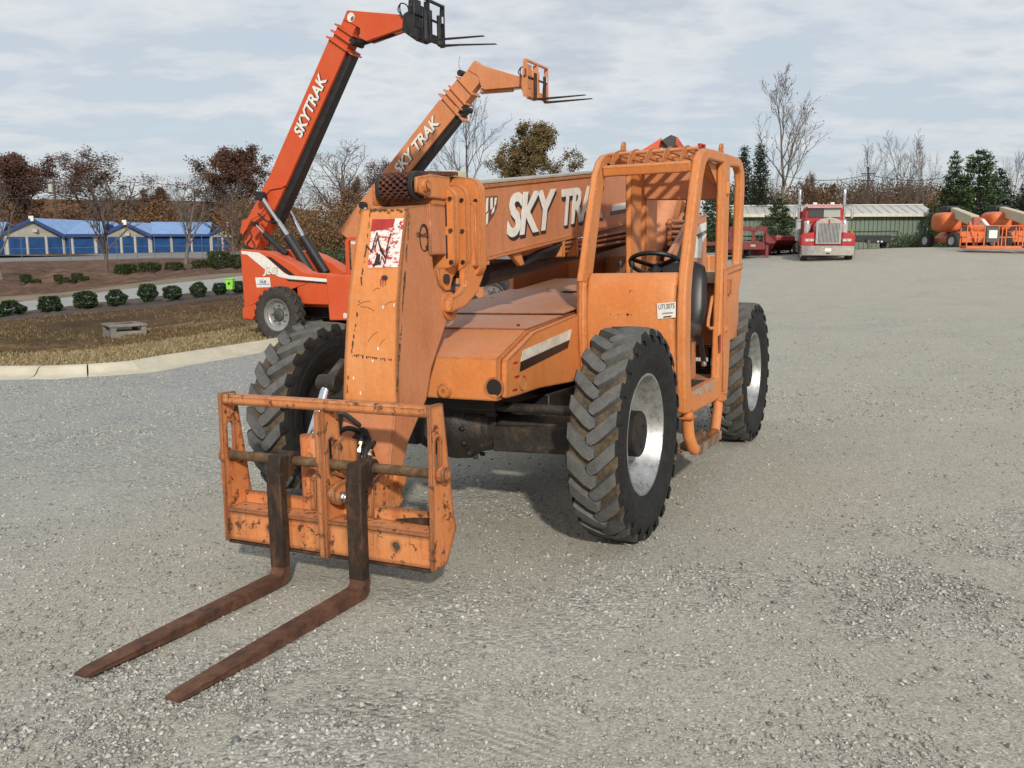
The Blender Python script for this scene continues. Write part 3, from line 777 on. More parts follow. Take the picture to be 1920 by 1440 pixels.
wp = MB(); wp.box(.197, .235, .205, .255, 1.67, 2.06); wp.build('wear_pad', ORANGE, T, bevel=.006)
# hooked bracket under the collars
jb = FM.poly([(906, 478), (909, 508), (894, 550), (873, 574), (846, 586), (846, 560), (862, 552), (873, 536), (873, 510), (880, 478)], Y=.22)
mb = MB(); mb.prism('Y', jb, .17, .225); mb.build('hook_bracket', ORANGE, T, bevel=.006)
mb = MB(); mb.prism('Y', jb, -.225, -.17); mb.build('hook_bracket', ORANGE, T, bevel=.006)
lk = FM.poly([(821, 505), (858, 490), (860, 508), (850, 520), (846, 545), (834, 546), (824, 528)], Y=.15); mb = MB(); mb.prism('Y', lk, .10, .15); mb.build('link_plate', ORANGE, T, bevel=.006)
p = FM.bp(838, 523, Y=.16); mb = MB(); mb.cyl((p.x, -.17, p.z), (p.x, .165, p.z), .03, n=16); mb.cyl((p.x-.09, -.1, p.z+.01), (p.x-.09, .14, p.z+.01), .035, n=14); mb.build('link_pin', GREASE, T)
for k in range(3):
    mb = MB(); x0 = p.x-.1-.03*k; mb.tube([(x0, .09, 1.66), (x0-.03, .1, 1.60), (x0-.02, .1, 1.52), (x0+.12, .08, 1.46), (x0+.3, .05, 1.47)], .014, 6); mb.build('hose', BLACKRUB, T)
# chain roller and chain on the head
rc = Vector((.70, 0, 2.130)); rr = .072
mb = MB(); mb.cyl((rc.x, -.10, rc.z), (rc.x, .155, rc.z), .055, n=24)
for y in (-.105, .115): mb.cyl((rc.x, y, rc.z), (rc.x, y+.03, rc.z), .082, n=28)
mb.build('chain_roller', BLACKRUB, T, bevel=.004)
ch = MB()
pitch_n = 9
for row in range(8):
    y = -.068 + row*.0235
    for q in range(pitch_n):
        t = R(-100 + q*(230/pitch_n)) + (R(12.8) if row % 2 else 0)
        c_ = Vector((rc.x+rr*math.cos(t), y, rc.z+rr*math.sin(t))); tn = Vector((-math.sin(t), 0, math.cos(t))); nn = Vector((math.cos(t), 0, math.sin(t)))
        ch.obox(c_, tn*.0095, Vector((0, .0095, 0)), nn*.011)
    for q in range(14):
        x = rc.x-.03 - q*.036 - (.018 if row % 2 else 0); ch.obox((x, y, rc.z+rr+.004+q*.0028), (.0155, 0, .001), (0, .0065, 0), (0, 0, .011))
ch.build('chain', CHAINM, T, smooth=0)
mb = MB(); mb.cyl((rc.x, .15, rc.z-.005), (rc.x, .205, rc.z-.005), .036, n=6); mb.cyl((rc.x, .205, rc.z-.005), (rc.x, .215, rc.z-.005), .024, n=12); mb.build('roller_bolt', ORANGE, T, bevel=.004)
mb = MB(); mb.prism('Y', [(.78, 2.09), (.78, 2.17), (.62, 2.2), (.4, 2.2), (.4, 2.06), (.62, 2.06)], .155, .18); mb.prism('Y', [(.74, 2.03), (.74, 2.15), (.62, 2.18), (.4, 2.2), (.4, 2.03)], -.155, -.13); mb.box(.36, .60, -.15, .17, 2.025, 2.07); mb.build('roller_bracket', ORANGE, T, bevel=.008)
mb = MB(); mb.box(.05, .22, -.12, .1, 2.222, 2.262); mb.build('top_block', CREAM, T, bevel=.006)
# ---- gooseneck
gpo = [(.839, 2.0), (.90, 1.83), (.985, 1.50), (1.028, 1.15), (1.045, .93), (1.10, .76), (1.16, .56), (1.20, .44), (1.17, .38), (1.12, .39), (1.05, .50), (.945, .70), (.728, .91), (.652, 1.086), (.43, 1.37), (.375, 1.385), (.33, 1.41), (.325, 1.45), (.36, 1.485), (.418, 1.495), (.53, 1.565), (.575, 1.66), (.585, 1.79), (.60, 1.90), (.626, 2.03)]
def gw(z): return .142 + (2.0 - z)*.026
gn = MB(); mbt = MB()
gn.prism('Y', gpo, -1, 1)
gn.v = [(x, (1 if y > 0 else -1)*gw(z), z) for x, y, z in gn.v]
# front plate face split off the prism so it can be wider than the web
gn.build('gooseneck', ORANGE_BOOM, T, bevel=.007, seg=2)
mb = MB()
prev = None
for (x, z) in ((.846, 2.005), (.906, 1.83), (.991, 1.50), (1.034, 1.15), (1.051, .925)):
    w_ = gw(z)+.012; mb.v += [(x, -w_, z), (x, w_, z), (x-.016, -w_, z), (x-.016, w_, z)]
for i in range(4):
    a = i*4; mb.f += [(a, a+4, a+5, a+1), (a+2, a+3, a+7, a+6), (a+1, a+5, a+7, a+3), (a, a+2, a+6, a+4)]; mb.mi += [0]*4
mb.f += [(0, 1, 3, 2), (16, 18, 19, 17)]; mb.mi += [0, 0]
mb.build('face_plate', paint('face_paint', (.60, .20, .052), (.65, .275, .10), edge=1.0, dust=.1, chips=.70, wear=.5, streak=.3), T, smooth=0, fix=True)
def gface(px, py, up=.004):
    "point on the sloping face of the gooseneck"
    pts = [(.846, 2.005), (.906, 1.83), (.991, 1.50), (1.034, 1.15), (1.051, .925), (1.13, .7)]
    x = .95
    for _ in range(12):
        p = FM.bp(px, py, X=x); zs = [q[1] for q in pts][::-1]; x = float(np.interp(p.z, zs, [q[0] for q in pts][::-1])) + up
    return p
def gpatch(name, px, mat, up=.003):
    v = [gface(*q, up=up) for q in px]; mb = MB(); n = len(v); nrm = Vector((.97, 0, .2))*.0015
    mb.add([q for q in v] + [q + nrm for q in v], [tuple(range(n))[::-1], tuple(range(n, 2*n))] + [(i, (i+1) % n, (i+1) % n+n, i+n) for i in range(n)])
    return mb.build(name, mat, T, smooth=0, fix=True)
wr = random.Random(9)
def rustpatch(cx, cy, rx, ry):
    k = wr.randint(6, 9); gpatch('rust_patch', [(cx+rx*wr.uniform(.5, 1.1)*math.cos(6.283*i/k), cy+ry*wr.uniform(.5, 1.1)*math.sin(6.283*i/k)) for i in range(k)], SHAFTM, .0016)
for k in range(9): rustpatch(697+k*8+wr.uniform(-2, 2), 396+wr.uniform(-3, 3), wr.uniform(3, 6), wr.uniform(2, 4.5))
for k in range(70):
    t = wr.random(); y = 395+t*355
    if wr.random() < .6: rustpatch(768-25*t+wr.uniform(-1, .5), y, wr.uniform(.6, 2.2), wr.uniform(3, 11))
    else: rustpatch(694-47*t+wr.uniform(0, 2), y, wr.uniform(.6, 2.0), wr.uniform(2, 8))
def gstrip(name, tl, tr, br, bl, mat, up, n=8):
    mb = MB()
    for k in range(n+1):
        t = k/n
        for a, b in ((tl, bl), (tr, br)): mb.v.append(tuple(gface(a[0]+(b[0]-a[0])*t, a[1]+(b[1]-a[1])*t, up=up)))
    mb.f = [(2*k, 2*k+2, 2*k+3, 2*k+1) for k in range(n)]; mb.mi = [0]*n
    return mb.build(name, mat, T, smooth=60, fix=True)
gstrip('warning_decal', (698, 411), (757, 409), (747, 501), (689, 502), DECALM, .0035)
gstrip('decal_header', (698, 411), (741, 410), (737, 426), (695, 434), REDINK, .0055, 3)
scr = [[(697, 470), (707, 435), (711, 458), (722, 482)], [(703, 466), (708, 445), (714, 470), (719, 478)], [(688, 461), (699, 474)], [(733, 437), (724, 470), (731, 462)], [(701, 500), (708, 474), (713, 497), (716, 480), (722, 494)], [(726, 472), (722, 492)], [(704, 487), (711, 495), (700, 497)], [(688, 458), (684, 480)]]
for s_ in scr:
    mb = MB(); mb.tube([gface(*q, up=.0075) for q in s_], .0045, 4); mb.build('scrawl', plain('scrawl_paint', (.06, .018, .014), .5) if 'scrawl_paint' not in bpy.data.materials else bpy.data.materials['scrawl_paint'], T)
gpatch('scrawl_blot', [(706, 478), (713, 476), (712, 496), (703, 497)], bpy.data.materials['scrawl_paint'], .006)
gpatch('dark_spot', [(721+6*math.cos(t), 521+5*math.sin(t)) for t in np.arange(0, 6.28, .52)], bpy.data.materials['scrawl_paint'])
for q in ((713, 534), (717, 535), (722, 532)): gpatch('paint_run', [(q[0], 523), (q[0]+2, 523), (q[0]+1.2, q[1]+3), (q[0]+.2, q[1]+3)], REDINK)
for (a, b, c_, d_) in ((669, 573, 694, 565), (676, 575, 702, 583), (700, 545, 712, 541), (690, 640, 708, 622), (712, 648, 722, 636), (722, 572, 740, 566), (660, 668, 682, 667)):
    mb = MB(); mb.tube([gface(a, b, up=.001), gface((a+c_)/2, (b+d_)/2-3, up=.001), gface(c_, d_, up=.001)], .0018, 3); mb.build('scratch', SHAFTM, T)
wr = random.Random(4)
for k in range(22):
    x = 656 + k*3.8
    if wr.random() < .25: continue
    ht = wr.uniform(2, 6); y0 = 664 + k*.45
    gpatch('stencil_mark', [(x, y0), (x+wr.uniform(1.5, 3), y0), (x+wr.uniform(1, 2.4), y0+ht), (x+.6, y0+ht)], bpy.data.materials['scrawl_paint'])
for q in ((718, 576), (739, 572), (709, 654), (676, 737), (699, 676), (663, 709)): gpatch('white_fleck', [(q[0]-1, q[1]-3), (q[0]+1, q[1]-3), (q[0]+1.2, q[1]+3), (q[0]-.8, q[1]+3)], WHITE)
# side: pivot boss and round maker's mark
mb = MB(); mb.lathe([(gw(1.45)-.02, .088), (gw(1.45)+.012, .088), (gw(1.45)+.018, .08), (gw(1.45)+.018, .045), (gw(1.45)+.035, .045), (gw(1.45)+.038, .04), (gw(1.45)+.038, 0)], 32, 'Y', (.42, 0, 1.435)); mb.build('pivot_boss', ORANGE, T)
YG = lambda z: gw(z)
zq = 1.72; cX = FM.bp(795, 446, Y=gw(1.8)); cx_, cz_ = cX.x, cX.z
mb = MB(); prof_ = []
n_ = 28; o_, i_ = [], []
for k in range(n_):
    t = 2*math.pi*k/n_; o_.append((cx_+.052*math.cos(t), cz_+.08*math.sin(t))); i_.append((cx_+.004+.040*math.cos(t), cz_-.002+.070*math.sin(t)))
mb.prism('Y', o_, gw(1.8)+.001, gw(1.8)+.0035, holes=[i_]); mb.prism('Y', [(cx_-.01, cz_-.05), (cx_-.045, cz_-.03), (cx_-.075, cz_-.09), (cx_-.05, cz_-.09)], gw(1.8)+.001, gw(1.8)+.0036); mb.build('round_logo', INK, T, smooth=0)
text('logo_lettering', 'OmniQuip', INK, T, (cx_+.085, gw(1.8)+.0045, cz_-.004), (-1, 0, 0), (0, 0, 1), .165, .034, .001, bold=.012)
# lower gooseneck: arched opening with fittings, main pin
ar = [(1.185, y, z) for y, z in ()]
p = [gface(*q, up=.004) for q in ((652, 842), (660, 822), (668, 808), (675, 802), (682, 801), (689, 806), (694, 820), (700, 842), (706, 862), (652, 862))]
mb = MB(); mb.add(p, [tuple(range(len(p)))]); mb.build('hose_opening', INK, T, smooth=0, fix=True)
for a, b in (((679, 816), (671, 860)), ((694, 836), (690, 862))):
    pa, pb = gface(*a, up=.02), gface(*b, up=.06); d_ = pb-pa
    for k, (t0, t1, r_) in enumerate(((0, .3, .012), (.3, .42, .02), (.42, .6, .015), (.6, .75, .021), (.75, 1, .014))):
        mb = MB(); mb.cyl(pa+d_*t0, pa+d_*t1, r_, n=8); mb.build('hose_fitting', [BLACKRUB, BRASS, BRASS, STEEL, BLACKRUB][k], T)
mp = FM.bp(740, 898, Y=.19)
mb = MB(); mb.cyl((mp.x, -.24, mp.z), (mp.x, .24, mp.z), .045, n=20); mb.build('main_pin', ORANGE, T, bevel=.004)
# ---- tilt cylinder
mb = MB(); mb.cyl((1.22, -.27, .38), (1.15, -.33, .75), .072, n=24); mb.cyl((1.25, -.25, .33), (1.22, -.27, .40), .05, n=16); mb.build('tilt_cylinder', ORANGE_CAR, T, bevel=.006)
mb = MB(); mb.cyl((1.15, -.33, .74), (1.00, -.32, 1.02), .033, n=16); mb.build('cylinder_rod', CHROME, T)
mb = MB(); mb.beam((1.02, -.32, .98), (.86, -.28, 1.12), .07, .09); mb.cyl((1.0, -.38, 1.02), (1.0, -.25, 1.02), .05, n=14); mb.build('rod_end', GREASE, T, bevel=.006)
for pts, r_ in (([(1.08, -.05, .80), (1.16, -.12, .88), (1.2, -.2, .82), (1.19, -.27, .70), (1.2, -.27, .62)], .014), ([(1.08, -.03, .76), (1.18, -.08, .80), (1.24, -.16, .70), (1.24, -.22, .52), (1.22, -.24, .42)], .014), ([(1.1, .06, .72), (1.22, .08, .70), (1.27, .10, .60), (1.25, .10, .48)], .013), ([(1.1, .0, .74), (1.25, -.02, .66), (1.28, -.06, .5), (1.22, -.1, .42)], .012)):
    MB().tube(smooth_line(pts, 5), r_, 8).build('hose', BLACKRUB, T)
for sy in (-1, 1):
    MB().tube([(x-.014, sy*(gw(z)+.003), z) for x, z in ((.846, 1.99), (.906, 1.83), (.991, 1.50), (1.034, 1.15), (1.051, .93))], .007, 6).build('weld_bead', ORANGE, T)
# ---- carriage
def slot(cx, cz, w, h, n=6):
    o = []
    for k in range(n+1): t = math.pi*k/n; o.append((cx+w*math.cos(t), cz+h/2-w+w*math.sin(t)))
    for k in range(n+1): t = math.pi+math.pi*k/n; o.append((cx+w*math.cos(t), cz-h/2+w+w*math.sin(t)))
    return o
CA = empty('carriage', None, T)
ep = [(1.495, 1.012), (1.5, .185), (1.372, .185), (1.262, .355), (1.285, .43), (1.37, 1.008)]
for y0, y1 in ((.632, .654), (-.692, -.670)):
    mb = MB(); mb.prism('Y', ep, y0, y1, holes=[slot(1.428, .735, .024, .22)]); mb.build('side_plate', ORANGE_CAR, CA, bevel=.004)
mb = MB(); mb.box(1.425, 1.492, -.669, .631, .950, 1.006); mb.build('top_bar', ORANGE_CAR, CA, bevel=.012, seg=2)
mb = MB(); mb.prism('Y', [(1.49, .95), (1.496, .17), (1.44, .165), (1.33, .18), (1.33, .5), (1.36, .95)], -.012, .012, holes=[slot(1.425, .70, .024, .2)])
mb.build('centre_plate', ORANGE_CAR, CA, bevel=.003)
mb = MB(); mb.box(1.484, 1.506, -.036, .0, .175, .948); mb.build('centre_flange', ORANGE_CAR, CA, bevel=.003)
for y0, y1, hy in ((-.669, -.037, -.38), (.013, .631, .425)):
    cyl_ = [(hy+.02*math.cos(t), .285+.02*math.sin(t)) for t in np.arange(0, 6.28, .45)]
    mb = MB(); mb.prism('X', [(y0, .192), (y1, .192), (y1, .355), (y0, .355)], 1.462, 1.482, holes=[cyl_]); mb.build('lower_plate', ORANGE_CAR, CA, bevel=.003)
    mb = MB(); mb.box(1.35, 1.494, y0, y1, .356, .374); mb.build('lower_flange', ORANGE_CAR, CA, bevel=.003)
    mb = MB(); mb.box(1.35, 1.494, y0, y1, .176, .190); mb.build('bottom_flange', FORKM, CA, bevel=.003)
mb = MB(); mb.box(1.33, 1.349, -.669, .631, .30, .44); mb.build('rear_plate', ORANGE_CAR, CA, bevel=.003)
mb = MB(); mb.prism('X', [(.35, .385), (.62, .378), (.62, .42), (.45, .402)], 1.352, 1.37); mb.build('wedge', FORKM, CA)
mb = MB(); mb.cyl((1.43, -.735, .658), (1.43, .68, .664), .0265, n=20); mb.build('fork_shaft', SHAFTM, CA)
mb = MB(); mb.cyl((1.43, .656, .664), (1.43, .70, .664), .042, n=8); mb.cyl((1.43, .70, .664), (1.43, .708, .664), .03, n=16); mb.build('shaft_nut', ORANGE_CAR, CA, bevel=.005)
mb = MB(); mb.cyl((1.43, -.735, .658), (1.43, -.695, .658), .042, n=16); mb.build('shaft_nut', ORANGE_CAR, CA, bevel=.005)
pv = FM.poly([(619, 930), (622, 918), (632, 908), (664, 893), (690, 900), (690, 949), (632, 947), (624, 942)], Y=.06)
mb = MB(); mb.prism('Y', pv, .035, .075); mb.build('pivot_plate', ORANGE_CAR, CA, bevel=.005)
p = FM.bp(641, 932, Y=.076); mb = MB(); mb.cyl((p.x, .03, p.z), (p.x, .095, p.z), .032, n=20); mb.cyl((p.x, .09, p.z), (p.x, .112, p.z), .026, n=6); mb.build('pivot_bolt', STEEL, CA, bevel=.003)
mb = MB(); mb.prism('Y', [(1.42, .60), (1.42, .76), (1.36, .80), (1.24, .76), (1.24, .52)], .0125, .04); mb.build('pivot_bracket', ORANGE_CAR, CA, bevel=.004)
for y0, y1 in ((-.20, -.16), (.175, .21)):
    mb = MB(); mb.prism('Y', [(1.36, .375), (1.36, .55), (1.26, .6), (1.1, .56), (1.06, .40), (1.2, .32)], y0, y1); mb.build('hanger_plate', ORANGE_CAR, CA, bevel=.004)
# forks
def fork(y0, name='fork'):
    w_ = .088; y1 = y0 + w_; th = .048
    e = empty(name, None, T)
    x0 = 1.508; zt = .60
    mb = MB()
    # shank and blade as one bent bar, outline in X-Z
    xi = x0 + th
    out = [(x0, zt), (xi, zt), (xi, .098)]
    n = 6
    for k in range(n+1): t = math.pi + (math.pi/2)*k/n; out.append((xi+.03+.03*math.cos(t), .098+.03*math.sin(t)))
    out += [(2.3, .056), (2.72, .043), (2.775, .036), (2.775, .026), (2.3, .014), (x0+.055, .012)]
    for k in range(n+1): t = -math.pi/2 - (math.pi/2)*k/n; out.append((x0+.05+.05*math.cos(t), .062+.05*math.sin(t)))
    mb.prism('Y', out, y0, y1)
    # narrow the tip
    mb.v = [(x, (y0+y1)/2 + (y-(y0+y1)/2)*(1 if x < 2.7 else (.98 if x < 2.74 else .80)), z) for x, y, z in mb.v]
    bl = mb.build('blade', BLADEM, e, bevel=.006, seg=2)
    mb = MB(); mb.box(x0-.004, x0+th+.004, y0-.003, y1+.003, .105, zt+.012); mb.build('shank', FORKM, e, bevel=.006)
    mb = MB(); mb.lathe([(y0-.004, .027), (y0-.004, .05), (y1+.004, .05), (y1+.004, .027)], 20, 'Y', (1.43, 0, .661)); mb.prism('Y', [(1.43, .60), (1.47, .70), (x0+.03, .705), (x0+th, .66), (x0+th, .55), (x0, .55)], y0, y1); mb.build('eye', FORKM, e, bevel=.006)
    return e
fork(-.322); fork(.186)
# ---- boom lettering, crest, stripe
YT = YB + .002
def boomtext(a, b, body, topz, name):
    pa, pb = FM.bp(*a, Y=YT), FM.bp(*b, Y=YT); xd = (pb-pa); w_ = xd.length
    for dx, dz, mt, nm, th in ((-.022, -.024, INK, name+'_shadow', .001), (-.010, -.012, INK, name+'_shadow', .0015), (0, 0, WHITE, name, .004)):
        text(nm, body, mt, T, pa + Vector((dx, 0, dz)), xd, (0, 0, 1), w_, topz, th, shear=.22, bold=.034 if mt is WHITE else .05, space=.92)
boomtext((950, 447), (1043, 428), 'SKY', .295, 'boom_lettering')
boomtext((1053, 424), (1132, 407), 'TRAK', .275, 'boom_lettering')
cr = FM.poly([(909, 369), (933, 367), (932, 388), (925, 405), (909, 428)], Y=YT); mb = MB(); mb.prism('Y', cr, YT, YT+.002); mb.build('crest_decal', plain('brown_crest', (.16, .055, .025), .5), T, smooth=0)
for q in ([(911, 372), (915, 370), (914, 395), (910, 400)], [(911, 402), (915, 398), (914, 418), (910, 424)], [(919, 371), (923, 370), (923, 390), (919, 393)], [(922, 394), (927, 386), (926, 396), (921, 402)], [(927, 371), (931, 370), (929, 384), (926, 386)]):
    mb = MB(); mb.prism('Y', FM.poly(q, Y=YT), YT+.002, YT+.003); mb.build('crest_patch', WHITE, T, smooth=0)
for q, mt in (([(1148, 384), (1186, 377), (1186, 389), (1146, 396)], WHITE), ([(1146, 396), (1186, 389), (1186, 396), (1145, 404)], INK)):
    mb = MB(); mb.prism('Y', FM.poly(q, Y=YT), YT, YT+.003); mb.build('boom_stripe', mt, T, smooth=0)
# tab and pipes below the boom
tb = FM.poly([(958, 478), (977, 472), (984, 496), (976, 499)], Y=.2); mb = MB(); mb.prism('Y', tb, .17, .2); mb.build('tab', ORANGE, T, bevel=.003)
for k, (a, b) in enumerate((((1052, 457), (1300, 408)), ((1054, 464), (1300, 418)), ((1056, 472), (1300, 430)))):
    pa, pb = FM.bp(*a, Y=.2-.02*k), FM.bp(*b, Y=.2-.02*k); mb = MB(); mb.cyl(pa, pb, .014, n=10); mb.build('hydraulic_pipe', ORANGE_BOOM, T)
    pc, pd = FM.bp(985-3*k, 488+4*k, Y=.12), FM.bp(1035, 466+5*k, Y=.2-.02*k)
    mb = MB(); mb.tube([pc, pc.lerp(pd, .5)+Vector((0, 0, .015)), pd, pa], [.02, .02, .02, .018], 8); mb.build('hose', BLACKRUB, T)
for q in (1050, 1075):
    a = FM.bp(q, 450, Y=.19); mb = MB(); mb.box(a.x-.02, a.x+.02, .14, .225, a.z-.13, a.z+.02); mb.build('pipe_clamp', ORANGE, T, bevel=.004)
# big cylinder under the boom (extend cylinder) and dark underside bits
mb = MB(); mb.cyl((-.3, 0, 1.60), (-3.6, 0, 1.95), .07, n=16); mb.build('lift_cylinder_barrel', GREASE, T)
# ---- lift cylinders behind the cab
for dx, r_ in ((0, .105), (-.75, .075)):
    a = FM.bp(1209, 500, Y=.38); b = FM.bp(1262, 345, Y=.34)
    a = Vector((a.x+dx, a.y, a.z)); b = Vector((b.x+dx, b.y, b.z)); mb = MB(); mb.cyl(a, b, r_, n=28); mb.build('lift_cylinder', PEACH, T)
    mb = MB(); d_ = (b-a).normalized(); mb.cyl(a+d_*.02, a-d_*.16, r_*1.25, n=20); mb.build('cylinder_foot', ORANGE, T, bevel=.008)
for k in range(7):
    mb = MB(); x0 = -3.35-.06*k; rr_ = random.Random(k)
    mb.tube([(x0, .42, 1.72), (x0-.15, .45+.02*k, 1.95+.04*rr_.random()), (x0-.42, .46, 2.12+.05*rr_.random()), (x0-.62, .43, 2.0), (x0-.66, .4, 1.75)], .022, 7); mb.build('hose', BLACKRUB if k % 3 else ORANGE, T)
for k in range(5):
    mb = MB(); z = 1.86+.05*k; mb.cyl((-3.2, .5, z), (-3.62, .5, z+.02), .018, n=8); mb.cyl((-3.2, .5, z), (-3.17, .5, z), .028, n=6); mb.build('pipe_fitting', ORANGE_BOOM, T)
# coil-wrapped hose beside the right post
mb = MB(); pts = []
a = FM.bp(1300, 352, Y=.5); b = FM.bp(1290, 410, Y=.5)
for k in range(80): t = k/79; c_ = a.lerp(b, t); pts.append(c_ + Vector((.045*math.cos(k*1.1), .045*math.sin(k*1.1), 0)))
mb.tube(pts, .012, 5); mb.build('coiled_hose', BLACKRUB, T)
# ---- rear tower and body
tw = FM.poly([(1252, 490), (1294, 414), (1325, 402), (1322, 487)], Y=.75)
twp = [(tw[0][0], 1.25), tw[0], tw[1], tw[2], tw[3], (tw[3][0], 1.0), (tw[3][0]-.5, .9), (tw[0][0], .9)]
mb = MB(); mb.prism('Y', [(-2.25, 1.2), (-2.3, 1.72), (-2.96, 2.05), (-3.58, 2.134), (-3.62, 1.3), (-3.9, .9), (-3.0, .9)], .70, .75); mb.prism('Y', [(-2.25, 1.2), (-2.3, 1.72), (-2.96, 2.05), (-3.58, 2.134), (-3.62, 1.3), (-3.9, .9), (-3.0, .9)], -.75, -.70)
mb.build('rear_side_panel', ORANGE_HOOD, T, bevel=.006)
mb = MB(); mb.box(-4.4, -3.62, -.78, .78, .95, 1.75); mb.box(-4.5, -4.0, -1.0, 1.0, .7, 1.25); mb.build('counterweight', ORANGE, T, bevel=.02)
for sy in (-1, 1):
    mb = MB(); mb.prism('Y', [(-3.0, 1.0), (-3.3, 1.9), (-4.1, 2.55), (-4.5, 2.6), (-4.55, 1.0)], sy*.30, sy*.345); mb.build('boom_tower', ORANGE, T, bevel=.008)
for q, mt in (([(1275, 481), (1288, 446), (1300, 430), (1313, 421), (1324, 416), (1324, 440), (1316, 456), (1314, 484)], WHITE), ([(1268, 482), (1283, 445), (1290, 438), (1279, 481)], INK), ([(1305, 440), (1324, 431), (1324, 437), (1309, 449)], INK)):
    mb = MB(); mb.prism('Y', FM.poly(q, Y=.752), .752, .755); mb.build('tower_stripe', mt, T, smooth=0, fix=True)
# deck behind and inside the cab
mb = MB(); mb.box(-2.9, -.9, .5, .62, .9, 1.30); mb.box(-2.95, -2.2, .62, 1.2, 1.0, 1.50); mb.build('inner_wall', ORANGE_HOOD, T, bevel=.01)
mb = MB(); mb.box(-2.92, -2.12, .62, 1.22, 1.505, 1.60); mb.build('rear_shelf', CREAM, T, bevel=.006)
# ---- cab
CB = empty('cab', None, T)
po = [(-.78, .655), (-.735, 1.10), (-.745, 1.40), (-.775, 1.57), (-1.06, 2.27), (-1.12, 2.38), (-1.20, 2.44), (-1.32, 2.475), (-1.54, 2.49), (-2.42, 2.515), (-2.54, 2.49), (-2.61, 2.42), (-2.63, 2.30), (-2.555, 1.53), (-2.18, 1.19), (-2.11, .75), (-2.08, .61), (-1.0, .625)]
door = [(-.935, .79), (-.90, 1.10), (-.905, 1.45), (-.94, 1.60), (-1.20, 2.25), (-1.27, 2.35), (-1.36, 2.40), (-1.86, 2.425), (-1.84, 1.6), (-1.745, .79)]
slt = [(-2.02, 1.62), (-2.06, 2.415), (-2.40, 2.44), (-2.48, 2.40), (-2.51, 2.31), (-2.445, 1.66)]
mb = MB(); mb.prism('Y', po, 1.235, 1.30, holes=[door, slt]); mb.build('side_frame', ORANGE, CB, bevel=.016, seg=3)
pr = [(-.68, 1.30), (-.685, 1.55), (-.98, 2.30), (-1.06, 2.40), (-1.16, 2.455), (-1.3, 2.485), (-2.35, 2.51), (-2.45, 2.48), (-2.40, 1.40)]
h1 = [(-.87, 1.60), (-1.11, 2.27), (-1.19, 2.36), (-1.30, 2.40), (-1.75, 2.41), (-1.755, 1.60)]
h2 = [(-2.0, 1.60), (-1.995, 2.41), (-2.12, 2.413), (-2.125, 1.60)]
mb = MB(); mb.prism('Y', pr, .545, .60, holes=[h1, h2]); mb.build('inner_side_frame', ORANGE, CB, bevel=.02, seg=3)
# front panel: rounded skin below the windscreen opening
sec = [(-.87, 1.60), (-.80, 1.605), (-.765, 1.585), (-.72, 1.50), (-.705, 1.40), (-.695, 1.28), (-.70, 1.15), (-.72, 1.0), (-.745, .85), (-.775, .66)]
vs = []; ys = [.60, .62, .64, 1.20, 1.22, 1.238]
for j, y in enumerate(ys):
    dx = (-.022 if j in (0, 5) else (-.006 if j in (1, 4) else 0))
    for (x, z) in sec: vs.append((x+dx, y, z))
k_ = len(sec); mb = MB(); mb.add(vs, [(j*k_+i, (j+1)*k_+i, (j+1)*k_+i+1, j*k_+i+1) for j in range(len(ys)-1) for i in range(k_-1)])
fpn = mb.build('front_panel', ORANGE, CB, smooth=60, fix=True); sm_ = fpn.modifiers.new('solid', 'SOLIDIFY'); sm_.thickness = .012; sm_.offset = 0
mb = MB(); pts = []
for x, z in [(-.665, 1.56), (-.66, 1.40), (-.655, 1.25), (-.668, 1.1), (-.70, .95), (-.74, .78), (-.77, .68)]: pts.append((x-.03, .585, z))
mb.tube(pts, .034, 10); mb.build('panel_edge_tube', ORANGE, CB)
# weld seam beside the outer post
mb = MB(); mb.tube([(-.775, 1.232, .66), (-.738, 1.234, 1.05), (-.728, 1.234, 1.35), (-.745, 1.234, 1.52)], .006, 5); mb.build('weld_seam', SHAFTM, CB)
# cross bar over the windscreen and roof
mb = MB(); mb.beam((-1.085, .60, 2.335), (-1.095, 1.236, 2.335), .05, .075, up=(.35, 0, .94)); mb.build('windscreen_header', ORANGE, CB, bevel=.01, seg=2)
fn = [(-1.07, 2.36), (-1.115, 2.43), (-1.18, 2.475), (-1.28, 2.50), (-1.34, 2.497), (-1.30, 2.455), (-1.22, 2.43), (-1.155, 2.40), (-1.12, 2.36)]
bar = [(-1.30, 2.455), (-1.30, 2.498), (-2.4, 2.515), (-2.4, 2.46)]
for k in range(5):
    y = .66 + k*.126
    mb = MB(); mb.prism('Y', fn, y-.008, y+.008); mb.prism('Y', bar, y-.0075, y+.0075); mb.build('roof_rib', ORANGE, CB, bevel=.002)
for x, z in ((-1.24, 2.47), (-1.75, 2.488), (-2.2, 2.495)):
    mb = MB(); mb.cyl((x, .59, z), (x, 1.25, z), .013, n=8); mb.build('roof_rod', PEACH, CB)
mb = MB(); mb.prism('X', [(.60, 2.19), (1.235, 2.16), (1.235, 2.42), (.60, 2.42)], -2.10, -2.05); mb.build('rear_header', ORANGE_BOOM, CB, bevel=.006)
mb = MB(); mb.add([(-1.9, 1.236, 2.42), (-1.55, 1.236, 2.42), (-1.9, 1.236, 2.25), (-1.9, 1.0, 2.42)], [(0, 1, 2), (0, 3, 1), (0, 2, 3), (1, 3, 2)]); mb.build('roof_gusset', ORANGE, CB, smooth=0, fix=True)
for x, y in ((-1.36, .66), (-1.86, 1.27)):
    mb = MB(); mb.prism('Y', [(x+.03, 2.495), (x+.03, 2.53), (x, 2.57), (x-.025, 2.56), (x-.03, 2.495)], y-.014, y+.014); mb.build('lifting_eye', ORANGE, CB, bevel=.004)
